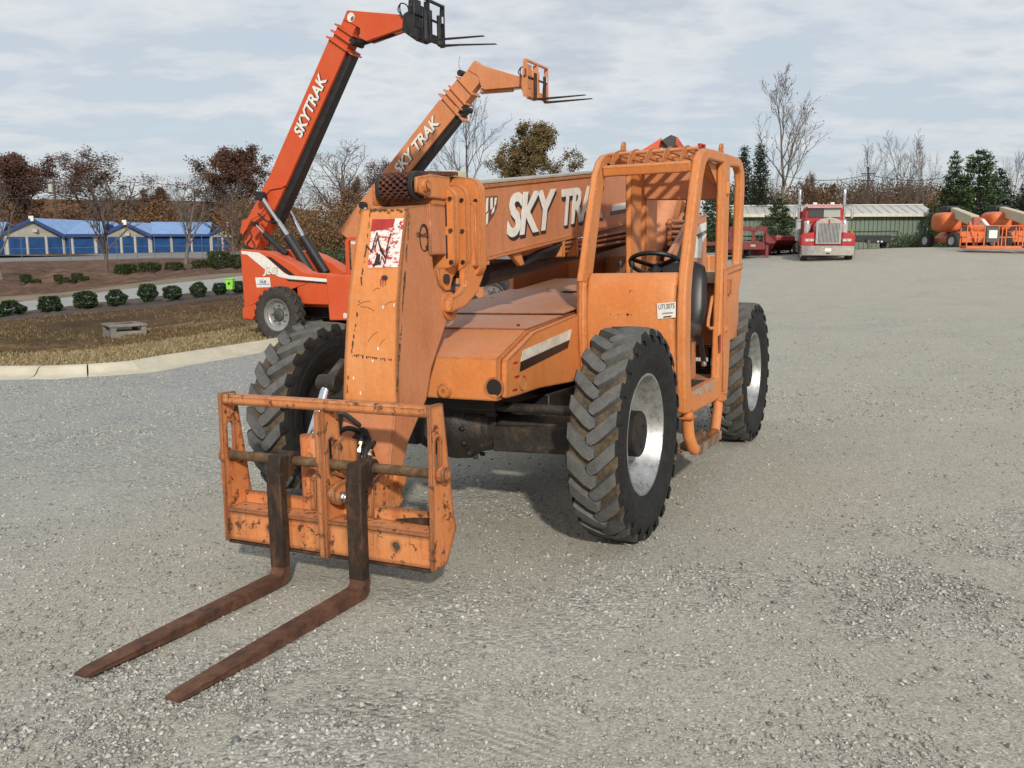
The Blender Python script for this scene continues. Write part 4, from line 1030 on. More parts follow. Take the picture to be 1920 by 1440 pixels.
mb = MB(); mb.prism('Y', [(-1.42, 2.49), (-1.42, 2.525), (-1.56, 2.532), (-1.56, 2.495)], 1.20, 1.225, holes=[[(-1.44, 2.498), (-1.44, 2.515), (-1.53, 2.52), (-1.53, 2.5)]]); mb.build('lamp_bracket', REDINK, CB)
mb = MB(); mb.cyl((-1.95, 1.30, 2.30), (-1.95, 1.30, 2.19), .022, n=12); mb.build('door_hinge', ORANGE, CB, bevel=.003)
mb = MB(); mb.cyl((-1.93, 1.305, 1.20), (-1.93, 1.305, 1.13), .02, n=10); mb.build('door_hinge', ORANGE, CB, bevel=.003)
mb = MB(); mb.prism('Y', [(-2.0, 1.54), (-2.06, 1.54), (-2.06, 1.42), (-2.0, 1.42)], 1.30, 1.325, holes=[[(-2.015, 1.525), (-2.045, 1.525), (-2.045, 1.435), (-2.015, 1.435)]]); mb.build('latch', ORANGE, CB, bevel=.003)
mb = MB(); mb.beam((-1.94, 1.305, 1.60), (-2.55, 1.305, 1.64), .012, .05); mb.build('door_lip', ORANGE, CB, bevel=.004)
mb = MB(); mb.box(-1.97, -1.86, 1.296, 1.312, .66, 1.62); mb.build('door_edge', ORANGE, CB, bevel=.006)
# floor and step opening
mb = MB(); mb.box(-2.05, -.80, .60, 1.232, .655, .775); mb.build('floor', ORANGE_HOOD, CB, bevel=.006)
mb = MB(); mb.box(-1.62, -.97, 1.02, 1.225, .777, .784); mb.build('step_mat', plain('rubber_mat', (.03, .028, .026), .8), CB, bevel=.002)
for k in range(9):
    mb = MB(); x = -1.0-.066*k; mb.box(x-.02, x, 1.04, 1.215, .784, .790); mb.build('mat_rib', GREASE, CB)
rg = random.Random(3); up_ = [(-1.0-.05*k, .785) for k in range(12)]; dn_ = [(-1.0-.05*k, .76-rg.random()*.055*(1 if 2 < k < 11 else .3)) for k in range(12)]
mb = MB(); mb.prism('Y', up_+dn_[::-1], 1.300, 1.3025); mb.build('bare_metal_patch', plain('scraped_metal', (.42, .33, .25), .6, .2, var=.12), CB, smooth=0, fix=True)
# red strip and grab handle
mb = MB(); mb.box(-1.80, -1.755, 1.300, 1.304, .98, 1.12); mb.build('reflector', REDINK, CB)
gh = [FM.bp(1352, 546, Y=1.27), FM.bp(1345, 549, Y=1.24), FM.bp(1335, 558, Y=1.22), FM.bp(1328, 600, Y=1.22), FM.bp(1327, 611, Y=1.22), FM.bp(1331, 616, Y=1.23), FM.bp(1350, 613, Y=1.27)]
mb = MB(); mb.tube(gh, .013, 8); mb.build('grab_handle', PEACH, CB)
# hanging boarding step
st_l = [(-.90, 1.275, .66), (-.92, 1.29, .50), (-.95, 1.31, .40), (-1.02, 1.33, .345), (-1.12, 1.335, .33)]
st_r = [(-1.12, 1.335, .33), (-1.5, 1.335, .345), (-1.62, 1.32, .40), (-1.78, 1.30, .54), (-1.85, 1.285, .64)]
mb = MB(); mb.tube([(-.90, 1.275, .66), (-.92, 1.285, .48), (-.95, 1.30, .40), (-1.0, 1.31, .365)], .042, 12); mb.build('step_hanger', ORANGE, CB, smooth=60)
mb = MB(); mb.tube([(-1.85, 1.275, .64), (-1.80, 1.285, .54), (-1.68, 1.30, .44), (-1.60, 1.31, .385)], .038, 12); mb.build('step_hanger', ORANGE, CB, smooth=60)
mb = MB(); mb.box(-.98, -.84, 1.22, 1.33, .60, .618); mb.build('step_flange', ORANGE, CB, bevel=.006)
mb = MB(); mb.box(-1.92, -1.79, 1.22, 1.33, .59, .645); mb.build('step_flange', ORANGE, CB, bevel=.006)
mb = MB(); mb.box(-1.66, -.98, 1.20, 1.345, .352, .362)
for y in (1.20, 1.345): mb.box(-1.66, -.98, y-.006, y+.006, .33, .395)
for k in range(24):
    x = -1.0-.0275*k
    for y in (1.225, 1.265, 1.32): mb.prism('X', [(y-.014, .362), (y+.014, .362), (y, .385)], x-.010, x)
mb.build('step_tread', rust('worn_step', (.09, .05, .03), (.22, .12, .07), (.42, .33, .24), .5), CB)
# seat, steering wheel, column
ST = empty('seat', None, T)
def cushion(name, pts, prof_w, mat):
    mb = MB(); n = 16; vs = []
    for (x, z, hw, th, ax) in pts:
        for k in range(n):
            t = 2*math.pi*k/n; c_, s_ = math.cos(t), math.sin(t)
            u = math.copysign(abs(c_)**.45, c_)*hw; v = math.copysign(abs(s_)**.6, s_)*th
            vs.append((x + v*math.cos(ax), .945+u, z + v*math.sin(ax)))
    fs = [(i*n+k, i*n+(k+1) % n, (i+1)*n+(k+1) % n, (i+1)*n+k) for i in range(len(pts)-1) for k in range(n)]
    fs += [tuple(range(n))[::-1], tuple((len(pts)-1)*n+k for k in range(n))]
    return mb.add(vs, fs).build(name, mat, ST, smooth=60, fix=True)
cushion('seat_back', [(-1.66, 1.12, .20, .04, -.2), (-1.68, 1.16, .245, .07, -.2), (-1.72, 1.35, .265, .085, -.2), (-1.77, 1.55, .25, .075, -.2), (-1.80, 1.64, .225, .06, -.2), (-1.81, 1.68, .16, .03, -.2)], 0, SEATM)
cushion('seat_cushion', [(-1.70, 1.16, .22, .05, 1.57), (-1.60, 1.17, .255, .075, 1.57), (-1.40, 1.18, .255, .085, 1.57), (-1.25, 1.19, .235, .07, 1.57), (-1.21, 1.19, .19, .03, 1.57)], 0, SEATM)
mb = MB(); mb.box(-1.68, -1.28, .75, 1.14, .78, 1.08); mb.build('seat_base', ORANGE_HOOD, ST, bevel=.01)
mb = MB(); mb.box(-1.36, -1.20, 1.08, 1.19, .78, 1.14); mb.build('side_box', BLACK, T, bevel=.02, seg=2)
mb = MB(); mb.beam((-1.55, 1.2, 1.12), (-1.60, 1.22, .92), .045, .006); mb.build('seat_belt', BLACKRUB, ST); mb = MB(); mb.box(-1.63, -1.57, 1.21, 1.235, .89, .93); mb.build('belt_buckle', STEEL, ST, bevel=.006)
SW = empty('steering_wheel', None, T)
c_ = Vector((-1.25, .955, 1.665)); nrm = Vector((-.42, 0, .907)).normalized(); ux = Vector((0, 1, 0)); uy = nrm.cross(ux)
mb = MB(); mb.tube([c_ + (ux*math.cos(t)+uy*math.sin(t))*.195 for t in np.linspace(0, 2*math.pi, 40, endpoint=False)], .017, 10, closed=True); mb.build('rim', SEATM, SW, smooth=60)
mb = MB()
for a in (90, 210, 330): mb.beam(c_-nrm*.02, c_ + (ux*math.cos(R(a))+uy*math.sin(R(a)))*.19, .045, .018, up=nrm)

mb.build('spokes', SEATM, SW, bevel=.005)
k_ = len([1]); 
mb = MB(); mb.cyl(c_-nrm*.02, c_-nrm*.5+Vector((.22, 0, 0)), .035, n=12); mb.build('steering_column', BLACK, SW)
mb = MB(); mb.box(-1.02, -.86, .66, 1.22, 1.25, 1.56); mb.build('dash', plain('dash_black', (.02, .019, .018), .7), T, bevel=.02)
for k, (x, y, z) in enumerate(((-1.08, .72, 1.60), (-1.10, .80, 1.60), (-1.30, .68, 1.42), (-1.36, .68, 1.42))):
    mb = MB(); mb.cyl((x, y, z-.25), (x-.03, y, z+.06), .009, n=8); mb.lathe([(-.025, .0), (-.02, .017), (0, .022), (.02, .017), (.026, 0)], 12, 'Z', (x-.033, y, z+.07)); mb.build('control_lever', BLACK, T)
mb = MB(); mb.box(-1.03, -.93, .70, 1.16, 1.56, 1.60); mb.build('gauge_panel', BLACK, T, bevel=.01)
# sticker on the front panel
def ppatch(name, px, mat, X=-.688, par=CB):
    mb = MB(); pp = FM.poly(px, X=X); mb.prism('X', pp, X, X+.0025); return mb.build(name, mat, par, smooth=0, fix=True)
XS = -.688
ppatch('number_sticker', [(1232, 569), (1267, 566), (1267, 595), (1233, 598)], WHITE, XS)
a, b = FM.bp(1235, 580.5, X=XS), FM.bp(1265, 578, X=XS)
text('sticker_number', 'U713075', INK, CB, a+Vector((.003, 0, 0)), b-a, (0, 0, 1), (b-a).length, .034, .001, bold=.006)
for q, r_ in (((1242, 588), (1262, 586)), ((1244, 594.5), (1259, 593))):
    a, b = FM.bp(*q, X=XS), FM.bp(*r_, X=XS); mb = MB(); mb.beam(a+Vector((.0035, 0, 0)), b+Vector((.0035, 0, 0)), .001, .009); mb.build('sticker_small_print', INK if q[1] > 590 else plain('grey_print', (.3, .2, .2)), CB)
for q, r_ in (((1177, 590), .009), ((1145, 589), .004), ((1159, 589), .004), ((1183, 590), .004), ((1182, 545), .005)):
    a = FM.bp(*q, X=-.695); mb = MB(); mb.lathe([(-.692, 0), (-.692, r_)], 10, 'X', (0, a.y, a.z)); mb.build('bolt_hole', INK, CB, smooth=0)
# ------------------------------------------------------------------ raised telehandlers behind
def bg_frame(px, py, dist, lx, ly, head):
    wc = at(px, py, dist); xa = Vector((math.cos(R(head)), -math.sin(R(head)), 0))
    za = Vector((mn.x*.6, mn.y*.6, mn.z)).normalized(); xa = (xa - za*xa.dot(za)).normalized(); ya = za.cross(xa)
    rot = Matrix((xa, ya, za)).transposed()
    return Matrix.Translation(wc - rot @ Vector((lx, ly, .65))) @ rot.to_4x4()
Z6 = lambda pts: [(440+x/5.143, 380+y/5.143) for x, y in pts]
Z2 = lambda pts: [(420+x/3.692, y/3.692) for x, y in pts]
Z4 = lambda pts: [(780+x/3.692, 60+y/3.692) for x, y in pts]
M_JLG = bg_frame(525, 590, 20.5, -3.28, -1.15, 27); F_JLG = Frame(M_JLG)
M_PCH = bg_frame(927, 557, 22.6, 0, -1.15, 27); F_PCH = Frame(M_PCH)
YS = -.92
_b = lambda pts: F_JLG.poly(pts, Y=YS)
BODY = _b(Z6([(52, 450), (290, 468), (400, 505), (560, 590), (650, 660), (700, 680), (930, 690), (950, 985), (700, 980), (300, 930), (170, 1130), (78, 1120), (72, 1015), (92, 1005)]))
STR_W = _b(Z6([(65, 465), (235, 482), (300, 522), (480, 680), (525, 702), (925, 738), (920, 768), (525, 735), (430, 715), (290, 640), (120, 500), (70, 495)]))
STR_B = _b(Z6([(300, 514), (355, 527), (580, 697), (535, 699), (490, 678)]))
STR_B2 = _b(Z6([(490, 738), (920, 771), (915, 787), (520, 757)]))
STK = _b(Z6([(200, 722), (340, 720), (350, 815), (215, 818)]))
TANK = F_JLG.poly(Z6([(930, 700), (1500, 700), (1500, 1125), (962, 1130)]), Y=-1.12)
def bg_tele(M, FR, col, label, logo, boom, under, textspec, goose, fork1, fork2, carr_mat, tanktext, cabcol, circle=None, ext=0.0):
    E = tag(empty('telehandler', M), label, 'telehandler', 'telehandlers with raised booms')
    for x, y, s_ in ((0, 1.15, 1), (0, -1.15, -1), (-3.28, 1.15, 1), (-3.28, -1.15, -1)):
        make_wheel(E, x, y, s_, mats=[TYREBG, TYREBG, TYREBG], rim_mat=SILVERBG, hub_mat=plain('hub_grey', (.06, .058, .055), .6) if 'hub_grey' not in bpy.data.materials else bpy.data.materials['hub_grey'], bg=True, tread_dir=-1 if s_ > 0 else 1)
    mb = MB(); mb.prism('Y', BODY, YS, -.52); mb.build('side_body', col, E, bevel=.02, seg=2)
    mb = MB(); mb.prism('Y', BODY, .52, .92); mb.build('side_body', col, E, bevel=.02, seg=2)
    bx_ = [p[0] for p in BODY]; mb = MB(); mb.box(min(bx_)+.08, -.3, -.52, .52, .8, 1.12); mb.build('deck', col, E, bevel=.01)
    mb = MB(); mb.box(min(bx_)+.02, min(bx_)+.3, -.52, .52, .8, 1.75); mb.build('counterweight', col, E, bevel=.02)
    mb = MB(); mb.prism('Y', TANK, -1.30, -.95); mb.build('tank', col, E, bevel=.02, seg=2)
    mb = MB(); mb.box(-4.2, .4, -.4, .4, .55, 1.0); mb.build('frame', BLACK, E, bevel=.01)
    for ax in (0, -3.28):
        mb = MB(); mb.cyl((ax, -1.0, .65), (ax, 1.0, .65), .1, n=14); mb.cyl((ax, -.25, .65), (ax, .2, .65), .22, n=16); mb.build('axle', GREASE, E)
    mb = MB(); mb.box(-.35, .55, -.6, .6, .95, 1.25); mb.build('front_hood', col, E, bevel=.03, seg=2)
    for nm, pl, mt, e_ in (('white_stripe', STR_W, WHITE, .003), ('black_stripe', STR_B, INK, .005), ('black_stripe', STR_B2, INK, .003), ('white_sticker', STK, WHITE, .006)):
        mb = MB(); mb.prism('Y', pl, YS-e_-.003, YS-e_); mb.build(nm, mt, E, smooth=0)
    sx = [p[0] for p in STK]; sz = [p[1] for p in STK]; x0, x1, z0, z1 = min(sx), max(sx), min(sz), max(sz); w_ = x1-x0
    text('sticker_letters', 'OUS', BLUEINK, E, (x0+w_*.3, YS-.012, z0+(z1-z0)*.42), (1, 0, 0), (0, 0, 1), w_*.42, .065, .002, bold=.03)
    mb = MB(); mb.prism('Y', [(x0+w_*.12, z0+(z1-z0)*.36), (x1-w_*.06, z0+(z1-z0)*.36), (x1-w_*.06, z0+(z1-z0)*.30), (x0+w_*.12, z0+(z1-z0)*.30)], YS-.012, YS-.010); mb.build('sticker_bar', BLUEINK, E, smooth=0)
    mb = MB(); mb.prism('Y', [(x0+w_*.28, z0+(z1-z0)*.66), (x0+w_*.5, z0+(z1-z0)*.9), (x0+w_*.72, z0+(z1-z0)*.66), (x0+w_*.5, z0+(z1-z0)*.86)], YS-.012, YS-.010); mb.build('sticker_peak', plain('grey_ink', (.3, .32, .36)), E, smooth=0)
    if logo:
        a, b = F_JLG.bp(*Z6([(277, 708)])[0], Y=YS), F_JLG.bp(*Z6([(420, 708)])[0], Y=YS)
        text('maker_letters', 'JLG', INK, E, a+Vector((-.01, -.006, -.008)), (1, 0, 0), (0, 0, 1), b.x-a.x+.02, .205, .002, shear=.25, bold=.06)
        text('maker_letters', 'JLG', WHITE, E, a+Vector((0, -.012, 0)), (1, 0, 0), (0, 0, 1), b.x-a.x, .185, .002, shear=.25, bold=.045)
        a = F_JLG.bp(644, 597, Y=-1.31)
        text('model_number', tanktext, WHITE, E, a, (1, 0, 0), (0, 0, 1), .30, .12, .004, bold=.03)
    # boom
    bp_ = FR.poly(boom, Y=-.2); mb = MB(); mb.prism('Y', bp_, -.2, .12); mb.build('boom_outer_section', col, E, bevel=.008)
    up = FR.poly(under, Y=-.13); mb = MB(); mb.prism('Y', up, -.13, .13); mb.build('boom_underside', BLACK, E, bevel=.006)
    a, b, c_ = (FR.bp(*q, Y=-.203) for q in textspec[1]); xd = b-a; xd.y = 0; ux = xd.normalized(); uz = Vector((-ux.z, 0, ux.x)); h_ = (c_-a).dot(uz)
    text('boom_lettering_shadow', textspec[0], INK, E, a+ux*.02-uz*.03+Vector((0, -.001, 0)), ux, uz, xd.length, h_*1.04, .002, shear=.2, bold=.05)
    text('boom_lettering', textspec[0], WHITE, E, a+Vector((0, -.004, 0)), ux, uz, xd.length, h_, .003, shear=.2, bold=.03)
    # inner sections, collars
    P0 = Vector((bp_[0][0], 0, bp_[0][1])); P1 = Vector((bp_[1][0], 0, bp_[1][1])); mid = (P0+P1)/2; wv = (P1-P0); hw = wv.length/2
    mb = MB(); s0 = mid - ux*.5; s1 = mid + ux*(.30+ext*.45); mb.obox((s0+s1)/2, ux*(s1-s0).length/2, (0, .16, 0), uz*hw*.86); mb.build('boom_middle_section', col, E, bevel=.006)
    mb = MB(); s1 = mid + ux*(.62+ext); mb.obox((s0+s1)/2, ux*(s1-s0).length/2, (0, .125, 0), uz*hw*.7); mb.build('boom_inner_section', col, E, bevel=.006)
    for d_, g in ((-.03, 1.22), (.14, 1.12), (.30, 1.04), (.30+ext*.5, 1.0)):
        mb = MB(); mb.obox(mid+ux*d_, ux*.018, (0, .2*g+.015, 0), uz*hw*g); mb.build('boom_collar', col, E, bevel=.004)
    mb = MB(); mb.obox(mid-ux*.05-uz*hw*1.4, ux*.015, (0, .18, 0), uz*hw*.25); mb.build('collar_fin', col, E)
    mb = MB(); mb.cyl(mid+ux*.18-uz*hw*1.1+Vector((0, -.2, 0)), mid+ux*.18-uz*hw*1.1+Vector((0, .2, 0)), .075, n=16); mb.build('roller', BLACKRUB, E)
    gp = FR.poly(goose, Y=-.15); mb = MB(); mb.prism('Y', gp, -.15, .15); mb.build('gooseneck', col, E, bevel=.008)
    if circle:
        q = FR.bp(*circle, Y=-.152); mb = MB(); mb.lathe([(-.156, 0), (-.156, .10)], 28, 'Y', (q.x, 0, q.z)); mb.build('round_sticker', WHITE, E, smooth=0)
        text('sticker_digit', '8', INK, E, (q.x-.02, -.159, q.z-.05), (.8, 0, -.6), (.6, 0, .8), .07, .10, .002, bold=.03)
    # carriage and forks
    k1, k2 = FR.bp(*fork1[0], Y=-.27), FR.bp(*fork2[0], Y=.27); fx, fz = (k1.x+k2.x)/2, (k1.z+k2.z)/2
    CAx = empty('carriage', None, E)
    for y in (-.62, .6):
        mb = MB(); mb.prism('Y', [(fx-.03, fz+.06), (fx-.03, fz+.95), (fx-.14, fz+.95), (fx-.2, fz+.35), (fx-.15, fz+.06)], y, y+.02, holes=[slot(fx-.085, fz+.62, .025, .2)]); mb.build('side_plate', carr_mat, CAx, bevel=.004)
    mb = MB(); mb.box(fx-.10, fx-.035, -.60, .60, fz+.89, fz+.945); mb.build('top_bar', carr_mat, CAx, bevel=.008)
    mb = MB(); mb.box(fx-.07, fx-.045, -.60, .60, fz+.07, fz+.25); mb.build('lower_plate', carr_mat, CAx, bevel=.004)
    mb = MB(); mb.box(fx-.16, fx-.02, -.03, -.005, fz+.05, fz+.89); mb.build('centre_plate', carr_mat, CAx, bevel=.004)
    mb = MB(); mb.cyl((fx-.09, -.66, fz+.55), (fx-.09, .66, fz+.55), .027, n=12); mb.build('fork_shaft', BLACK if carr_mat is BLACK else SHAFTM, CAx)
    gx = max(p[0] for p in gp); gz = [p[1] for p in gp if p[0] > gx-.15][0]
    mb = MB(); mb.prism('Y', [(fx-.08, fz+.1), (fx-.08, fz+.75), (fx-.2, fz+.8), (gx-.1, gz+.06), (gx-.15, gz-.28), (fx-.25, fz+.06)], -.2, .2); mb.build('tilt_block', carr_mat, CAx, bevel=.02)
    mb = MB(); mb.prism('Y', [(fx-.10, fz+.28), (fx-.10, fz+.85), (fx-.16, fz+.86), (fx-.30, fz+.3)], -.48, -.22); mb.build('mast_plate', carr_mat, CAx, bevel=.01)
    for fk, hh, y in ((fork1, k1, -.27), (fork2, k2, .27)):
        tip = FR.bp(*fk[1], Y=y); rise = (tip.z-hh.z)/(tip.x-hh.x); L = tip.x-hh.x
        out = [(fx, fz+.65), (fx+.045, fz+.65), (fx+.045, fz+.075), (fx+.06, fz+.052), (fx+.09, fz+.046), (fx+L, fz+rise*L+.012), (fx+L, fz+rise*L), (fx+.5, fz+rise*.25), (fx+.05, fz), (fx+.015, fz+.01), (fx, fz+.04)]
        mb = MB(); mb.prism('Y', out, y-.05, y+.05); mb.build('fork', BLACK if carr_mat is BLACK else FORKM, E, bevel=.006)
    for k in range(2):
        mb = MB(); cx = gx-.05; pts = [(cx-.05, -.17-.05*k, gz+.0), (cx-.16+.05*k, -.22, gz+.14), (cx-.06, -.25, gz+.26), (cx+.08, -.22, gz+.2), (cx+.1, -.18, gz+.02)]
        mb.tube([Vector(q) for q in smooth_line(pts, 4)], .014, 5); mb.build('hose', BLACKRUB, E)
    mb = MB(); a = Vector((min(p[0] for p in gp)+.28, 0, min(p[1] for p in gp)+.02)); b = Vector((gx-.12, 0, gz-.2)); mb.cyl(a, a.lerp(b, .72), .075, n=14); mb.build('tilt_cylinder', BLACK if carr_mat is BLACK else col, E)
    mb = MB(); mb.cyl(a.lerp(b, .72), b, .03, n=10); mb.build('cylinder_rod', CHROME, E)
    return E, bp_, ux, uz
boomJ = [(619, 68), (650, 92), (536, 347), (480, 466), (458, 463), (452, 430), (485, 370), (501, 338)]
EJ, bJ, uxJ, uzJ = bg_tele(M_JLG, F_JLG, RED, 'red orange telehandler behind on the left, boom raised highest, white swoosh stripe on its side', True, boomJ,
    [(651, 92), (662, 99), (552, 350), (520, 420), (508, 420), (537, 347)], ('SKYTRAK', [(565, 260), (614.5, 147.6), (551, 243)]),
    Z2([(850, 70), (1215, 100), (1275, 115), (1275, 180), (985, 285), (940, 262), (940, 195), (880, 160), (825, 135)]),
    (Z2([(1385, 285)])[0], Z2([(1795, 243)])[0]), (Z2([(1488, 335)])[0], Z2([(1890, 314)])[0]), BLACK, '8042', RED, (658, 32.5))
def rodpair(E, FR, Y, a, b, c_, r0, r1, mat=BLACK):
    pa, pb, pc = (FR.bp(*q, Y=Y) for q in (a, b, c_))
    mb = MB(); mb.cyl(pa, pb, r0, n=14); mb.build('cylinder_rod', CHROME, E)
    mb = MB(); mb.cyl(pb, pc, r1, n=18); mb.build('lift_cylinder', mat, E)
    mb = MB(); mb.cyl(pa+Vector((0, -.08, 0)), pa+Vector((0, .08, 0)), r0*2, n=14); mb.build('rod_eye', BLACK, E)
rodpair(EJ, F_JLG, -.42, (490, 368), (540, 443), (583, 512), .055, .115)
rodpair(EJ, F_JLG, .42, (537, 388), (569, 445), (611, 512), .055, .115)
rodpair(EJ, F_JLG, -.62, (478, 420), (496, 438), (537, 477), .03, .07)
# base plates of the boom on this machine
mb = MB(); mb.prism('Y', F_JLG.poly([(501, 338), (536, 347), (528, 352), (506, 356), (492, 374), (482, 372)], Y=-.24), -.245, -.2); mb.build('boom_base_plate', RED, EJ, bevel=.004)
mb = MB(); mb.prism('Y', F_JLG.poly([(455, 414), (470, 408), (497, 388), (490, 402), (472, 412), (458, 440), (451, 436)], Y=-.4), -.42, -.38); mb.build('boom_base_plate', RED, EJ, bevel=.004)
for k, q in enumerate(([(462, 432), (456, 445), (460, 462), (478, 470), (497, 471)], [(467, 432), (472, 445), (463, 458), (470, 466)], [(484, 400), (496, 412), (505, 416), (517, 415)])):
    mb = MB(); mb.tube(smooth_line([F_JLG.bp(*p, Y=-.55) for p in q], 4), .022, 6); mb.build('hose', BLACKRUB, EJ)
def bg_cab(E, col, x0=-1.55, x1=-.1, y0=.45, y1=1.2):
    CBx = empty('cab', None, E)
    for y in (y0, y1):
        o = rrect(x0, x1, 1.35, 2.42, .16); i = rrect(x0+.09, x1-.09, 1.44, 2.34, .1)
        mb = MB(); mb.prism('Y', o, y-.03, y+.03, holes=[i]); mb.build('side_frame', col, CBx, bevel=.012)
    mb = MB(); mb.box(x0+.35, x0+.43, y0-.028, y0+.028, 1.38, 2.40); mb.build('post', col, CBx, bevel=.01)
    mb = MB(); mb.box(x0+.1, x1-.1, y0, y1, 2.36, 2.41); mb.build('roof', col, CBx, bevel=.01)
    mb = MB(); mb.box(x0+.05, x1, y0, y1, .9, 1.36); mb.build('cab_floor', col, CBx, bevel=.02)
    return CBx
q_ = F_JLG.bp(647, 430, Y=.45); bg_cab(EJ, RED, q_.x, q_.x+1.4)
boomP = [(823.6, 187), (864, 203), (720, 380), (692, 440), (650, 446), (634, 434), (672, 382)]
EP, bP, uxP, uzP = bg_tele(M_PCH, F_PCH, PEACH, 'faded peach telehandler behind the nearest one, raised boom with lower pale forks', False, boomP,
    [(865, 204), (872, 209), (741, 376), (722, 400), (712, 396), (721, 380)], ('SKY TRAK', [(749, 329), (826, 230), (739, 311)]),
    Z4([(390, 210), (690, 300), (770, 320), (760, 375), (470, 400), (447, 372), (430, 305), (365, 265)]),
    (Z4([(828, 472)])[0], Z4([(1180, 435)])[0]), (Z4([(880, 498)])[0], Z4([(1213, 465)])[0]), PEACH, '', PEACH, ext=.62)
a, b = F_PCH.bp(714, 371, Y=-.203), F_PCH.bp(742, 333, Y=-.203)
mb = MB(); mb.obox((a+b)/2, (b-a)/2, (0, .002, 0), uzP*.04); mb.build('boom_stripe', WHITE, EP)
rodpair(EP, F_PCH, -.4, (681, 385), (690, 402), (740, 480), .05, .1)
rodpair(EP, F_PCH, .4, (716, 392), (725, 410), (775, 480), .05, .1)
mb = MB(); q = F_PCH.bp(859, 138, Y=-.1); mb.tube([q, q+uxP*.1-uzP*.02, q+Vector((.02, 0, .22)), q+Vector((.05, 0, .42))], .006, 4); mb.build('loose_hose', BLACKRUB, EP)
mb = MB(); q0 = F_PCH.bp(866, 138, Y=0); mb.cyl(q0+Vector((0, -.12, 0)), q0+Vector((0, .12, 0)), .08, n=16); mb.build('chain_roller', BLACKRUB, EP)
# ------------------------------------------------------------------ red articulated lift glimpsed behind the boom
EA = empty('articulated_lift', Matrix.Translation(Vector((at(1075, 530, 33).x, 33, H(at(1075, 530, 33).x, 33)))))
tag(EA, 'red orange articulated lift with a folded arm rising behind the cab roof', 'boom lift')
oA = EA.matrix_basis.translation
w2 = lambda px, py, d_: at(px, py, d_) - oA
for x in (-1.1, 1.1):
    for y in (-.9, .9):
        e = empty('wheel', Matrix.Translation((x, y, .48)) @ Matrix.Rotation(0, 4, 'Z'), EA)
        mb = MB(); mb.lathe([(-.15, .25), (-.17, .42), (-.13, .48), (.13, .48), (.17, .42), (.15, .25)], 28); mb.build('tyre', TYREBG, e); mb = MB(); mb.lathe([(-.12, 0), (-.12, .24), (-.16, .26)], 20); mb.lathe([(.12, 0), (.12, .24), (.16, .26)], 20); mb.build('rim', SILVER, e)
mb = MB(); mb.box(-1.3, 1.3, -.7, .7, .45, .95); mb.build('chassis', LIFT, EA, bevel=.05, seg=2)
mb = MB(); mb.prism('Y', [(-1.2, 1.0), (-1.25, 1.7), (-.6, 1.95), (.9, 1.85), (1.2, 1.5), (1.2, 1.0)], -1.0, 1.0); mb.build('turntable', RED, EA, bevel=.08, seg=2)
mb = MB(); mb.beam(w2(1012, 470, 32), w2(1012, 545, 32), .34, .3, up=(0, 1, 0)); mb.build('mast', plain('brown_mast', (.09, .06, .035), .8), EA)
mb = MB(); mb.beam(w2(1040, 470, 31.8), w2(1040, 530, 31.8), .30, .2, up=(0, 1, 0)); mb.build('mast', BLACK, EA)
mb = MB(); a, b = w2(1040, 380, 33.2), w2(1205, 291, 33.2); mb.beam(a, b, .34, .36); mb.beam(b-(b-a).normalized()*.3, w2(1243, 266, 33.2), .26, .3); mb.build('upper_arm', RED, EA, bevel=.02)
mb = MB(); mb.prism('Y', [tuple(((at(*q, 33)-oA).x, (at(*q, 33)-oA).z)) for q in ((1238, 265), (1256, 254), (1266, 258), (1264, 276), (1252, 282), (1247, 274))], -.25, .35); mb.build('elbow', BLACK, EA, bevel=.02)
mb = MB(); mb.beam(w2(1262, 264, 33.1), w2(1302, 320, 36), .3, .3); mb.build('fly_arm', RED, EA, bevel=.02)
mb = MB(); mb.tube(smooth_line([w2(1243, 272, 32.8), w2(1244, 281, 32.8), w2(1252, 285, 32.8), w2(1260, 280, 32.8)], 4), .025, 6); mb.build('hose', BLACKRUB, EA)
mb = MB(); mb.beam(w2(1040, 380, 33.2), w2(1080, 500, 33.2), .34, .3); mb.build('riser', RED, EA, bevel=.02)
# ------------------------------------------------------------------ things at the right edge of the lot
REDT = plain('truck_red', (.42, .02, .02), .4, var=.1); MAROON = plain('maroon_paint', (.17, .022, .022), .5, var=.15); CHR2 = plain('chrome_plate', (.66, .65, .63), .18, 1.0)
GREYL = plain('light_grey_metal', (.42, .42, .41), .5); LAMPM = plain('lamp_lens', (.7, .7, .66), .2); AMBER = plain('amber_lens', (.55, .16, .02), .3)
def root(name, px, py, d_, rz, label, cat, group=None, tilt=True):
    p = at(px, py, d_); return tag(empty(name, Matrix.Translation(p) @ Matrix.Rotation(R(rz), 4, 'Z')), label, cat, group)
# truck: local x to the right, y away from the camera, z up, origin at the bumper centre on the ground
TR = root('semi_truck', 1551, 491, 43, -13, 'red long-nosed semi truck with tall chrome grille and bumper facing the camera', 'truck')
def tp(name, mat, mb, par=TR, **k): return mb.build(name, mat, par, **k)
tp('bumper', CHR2, MB().prism('Z', [(-1.24, .12), (-1.18, .0), (-.7, -.06), (.7, -.06), (1.18, 0), (1.24, .12), (1.24, .5), (1.14, .5), (1.12, .2), (-1.12, .2), (-1.14, .5), (-1.24, .5)], .30, .76), bevel=.015, fix=True)
tp('licence_plate', WHITE, MB().box(-.14, .14, -.085, -.07, .50, .64)); tp('tow_slot', INK, MB().box(-.09, .09, -.07, -.055, .36, .42))
tp('hood', REDT, MB().prism('Y', [(-.62, .75), (-.60, 1.75), (-.45, 2.0), (.45, 2.0), (.60, 1.75), (.62, .75)], .12, 1.9), bevel=.06, seg=2)
G = empty('grille', None, TR)
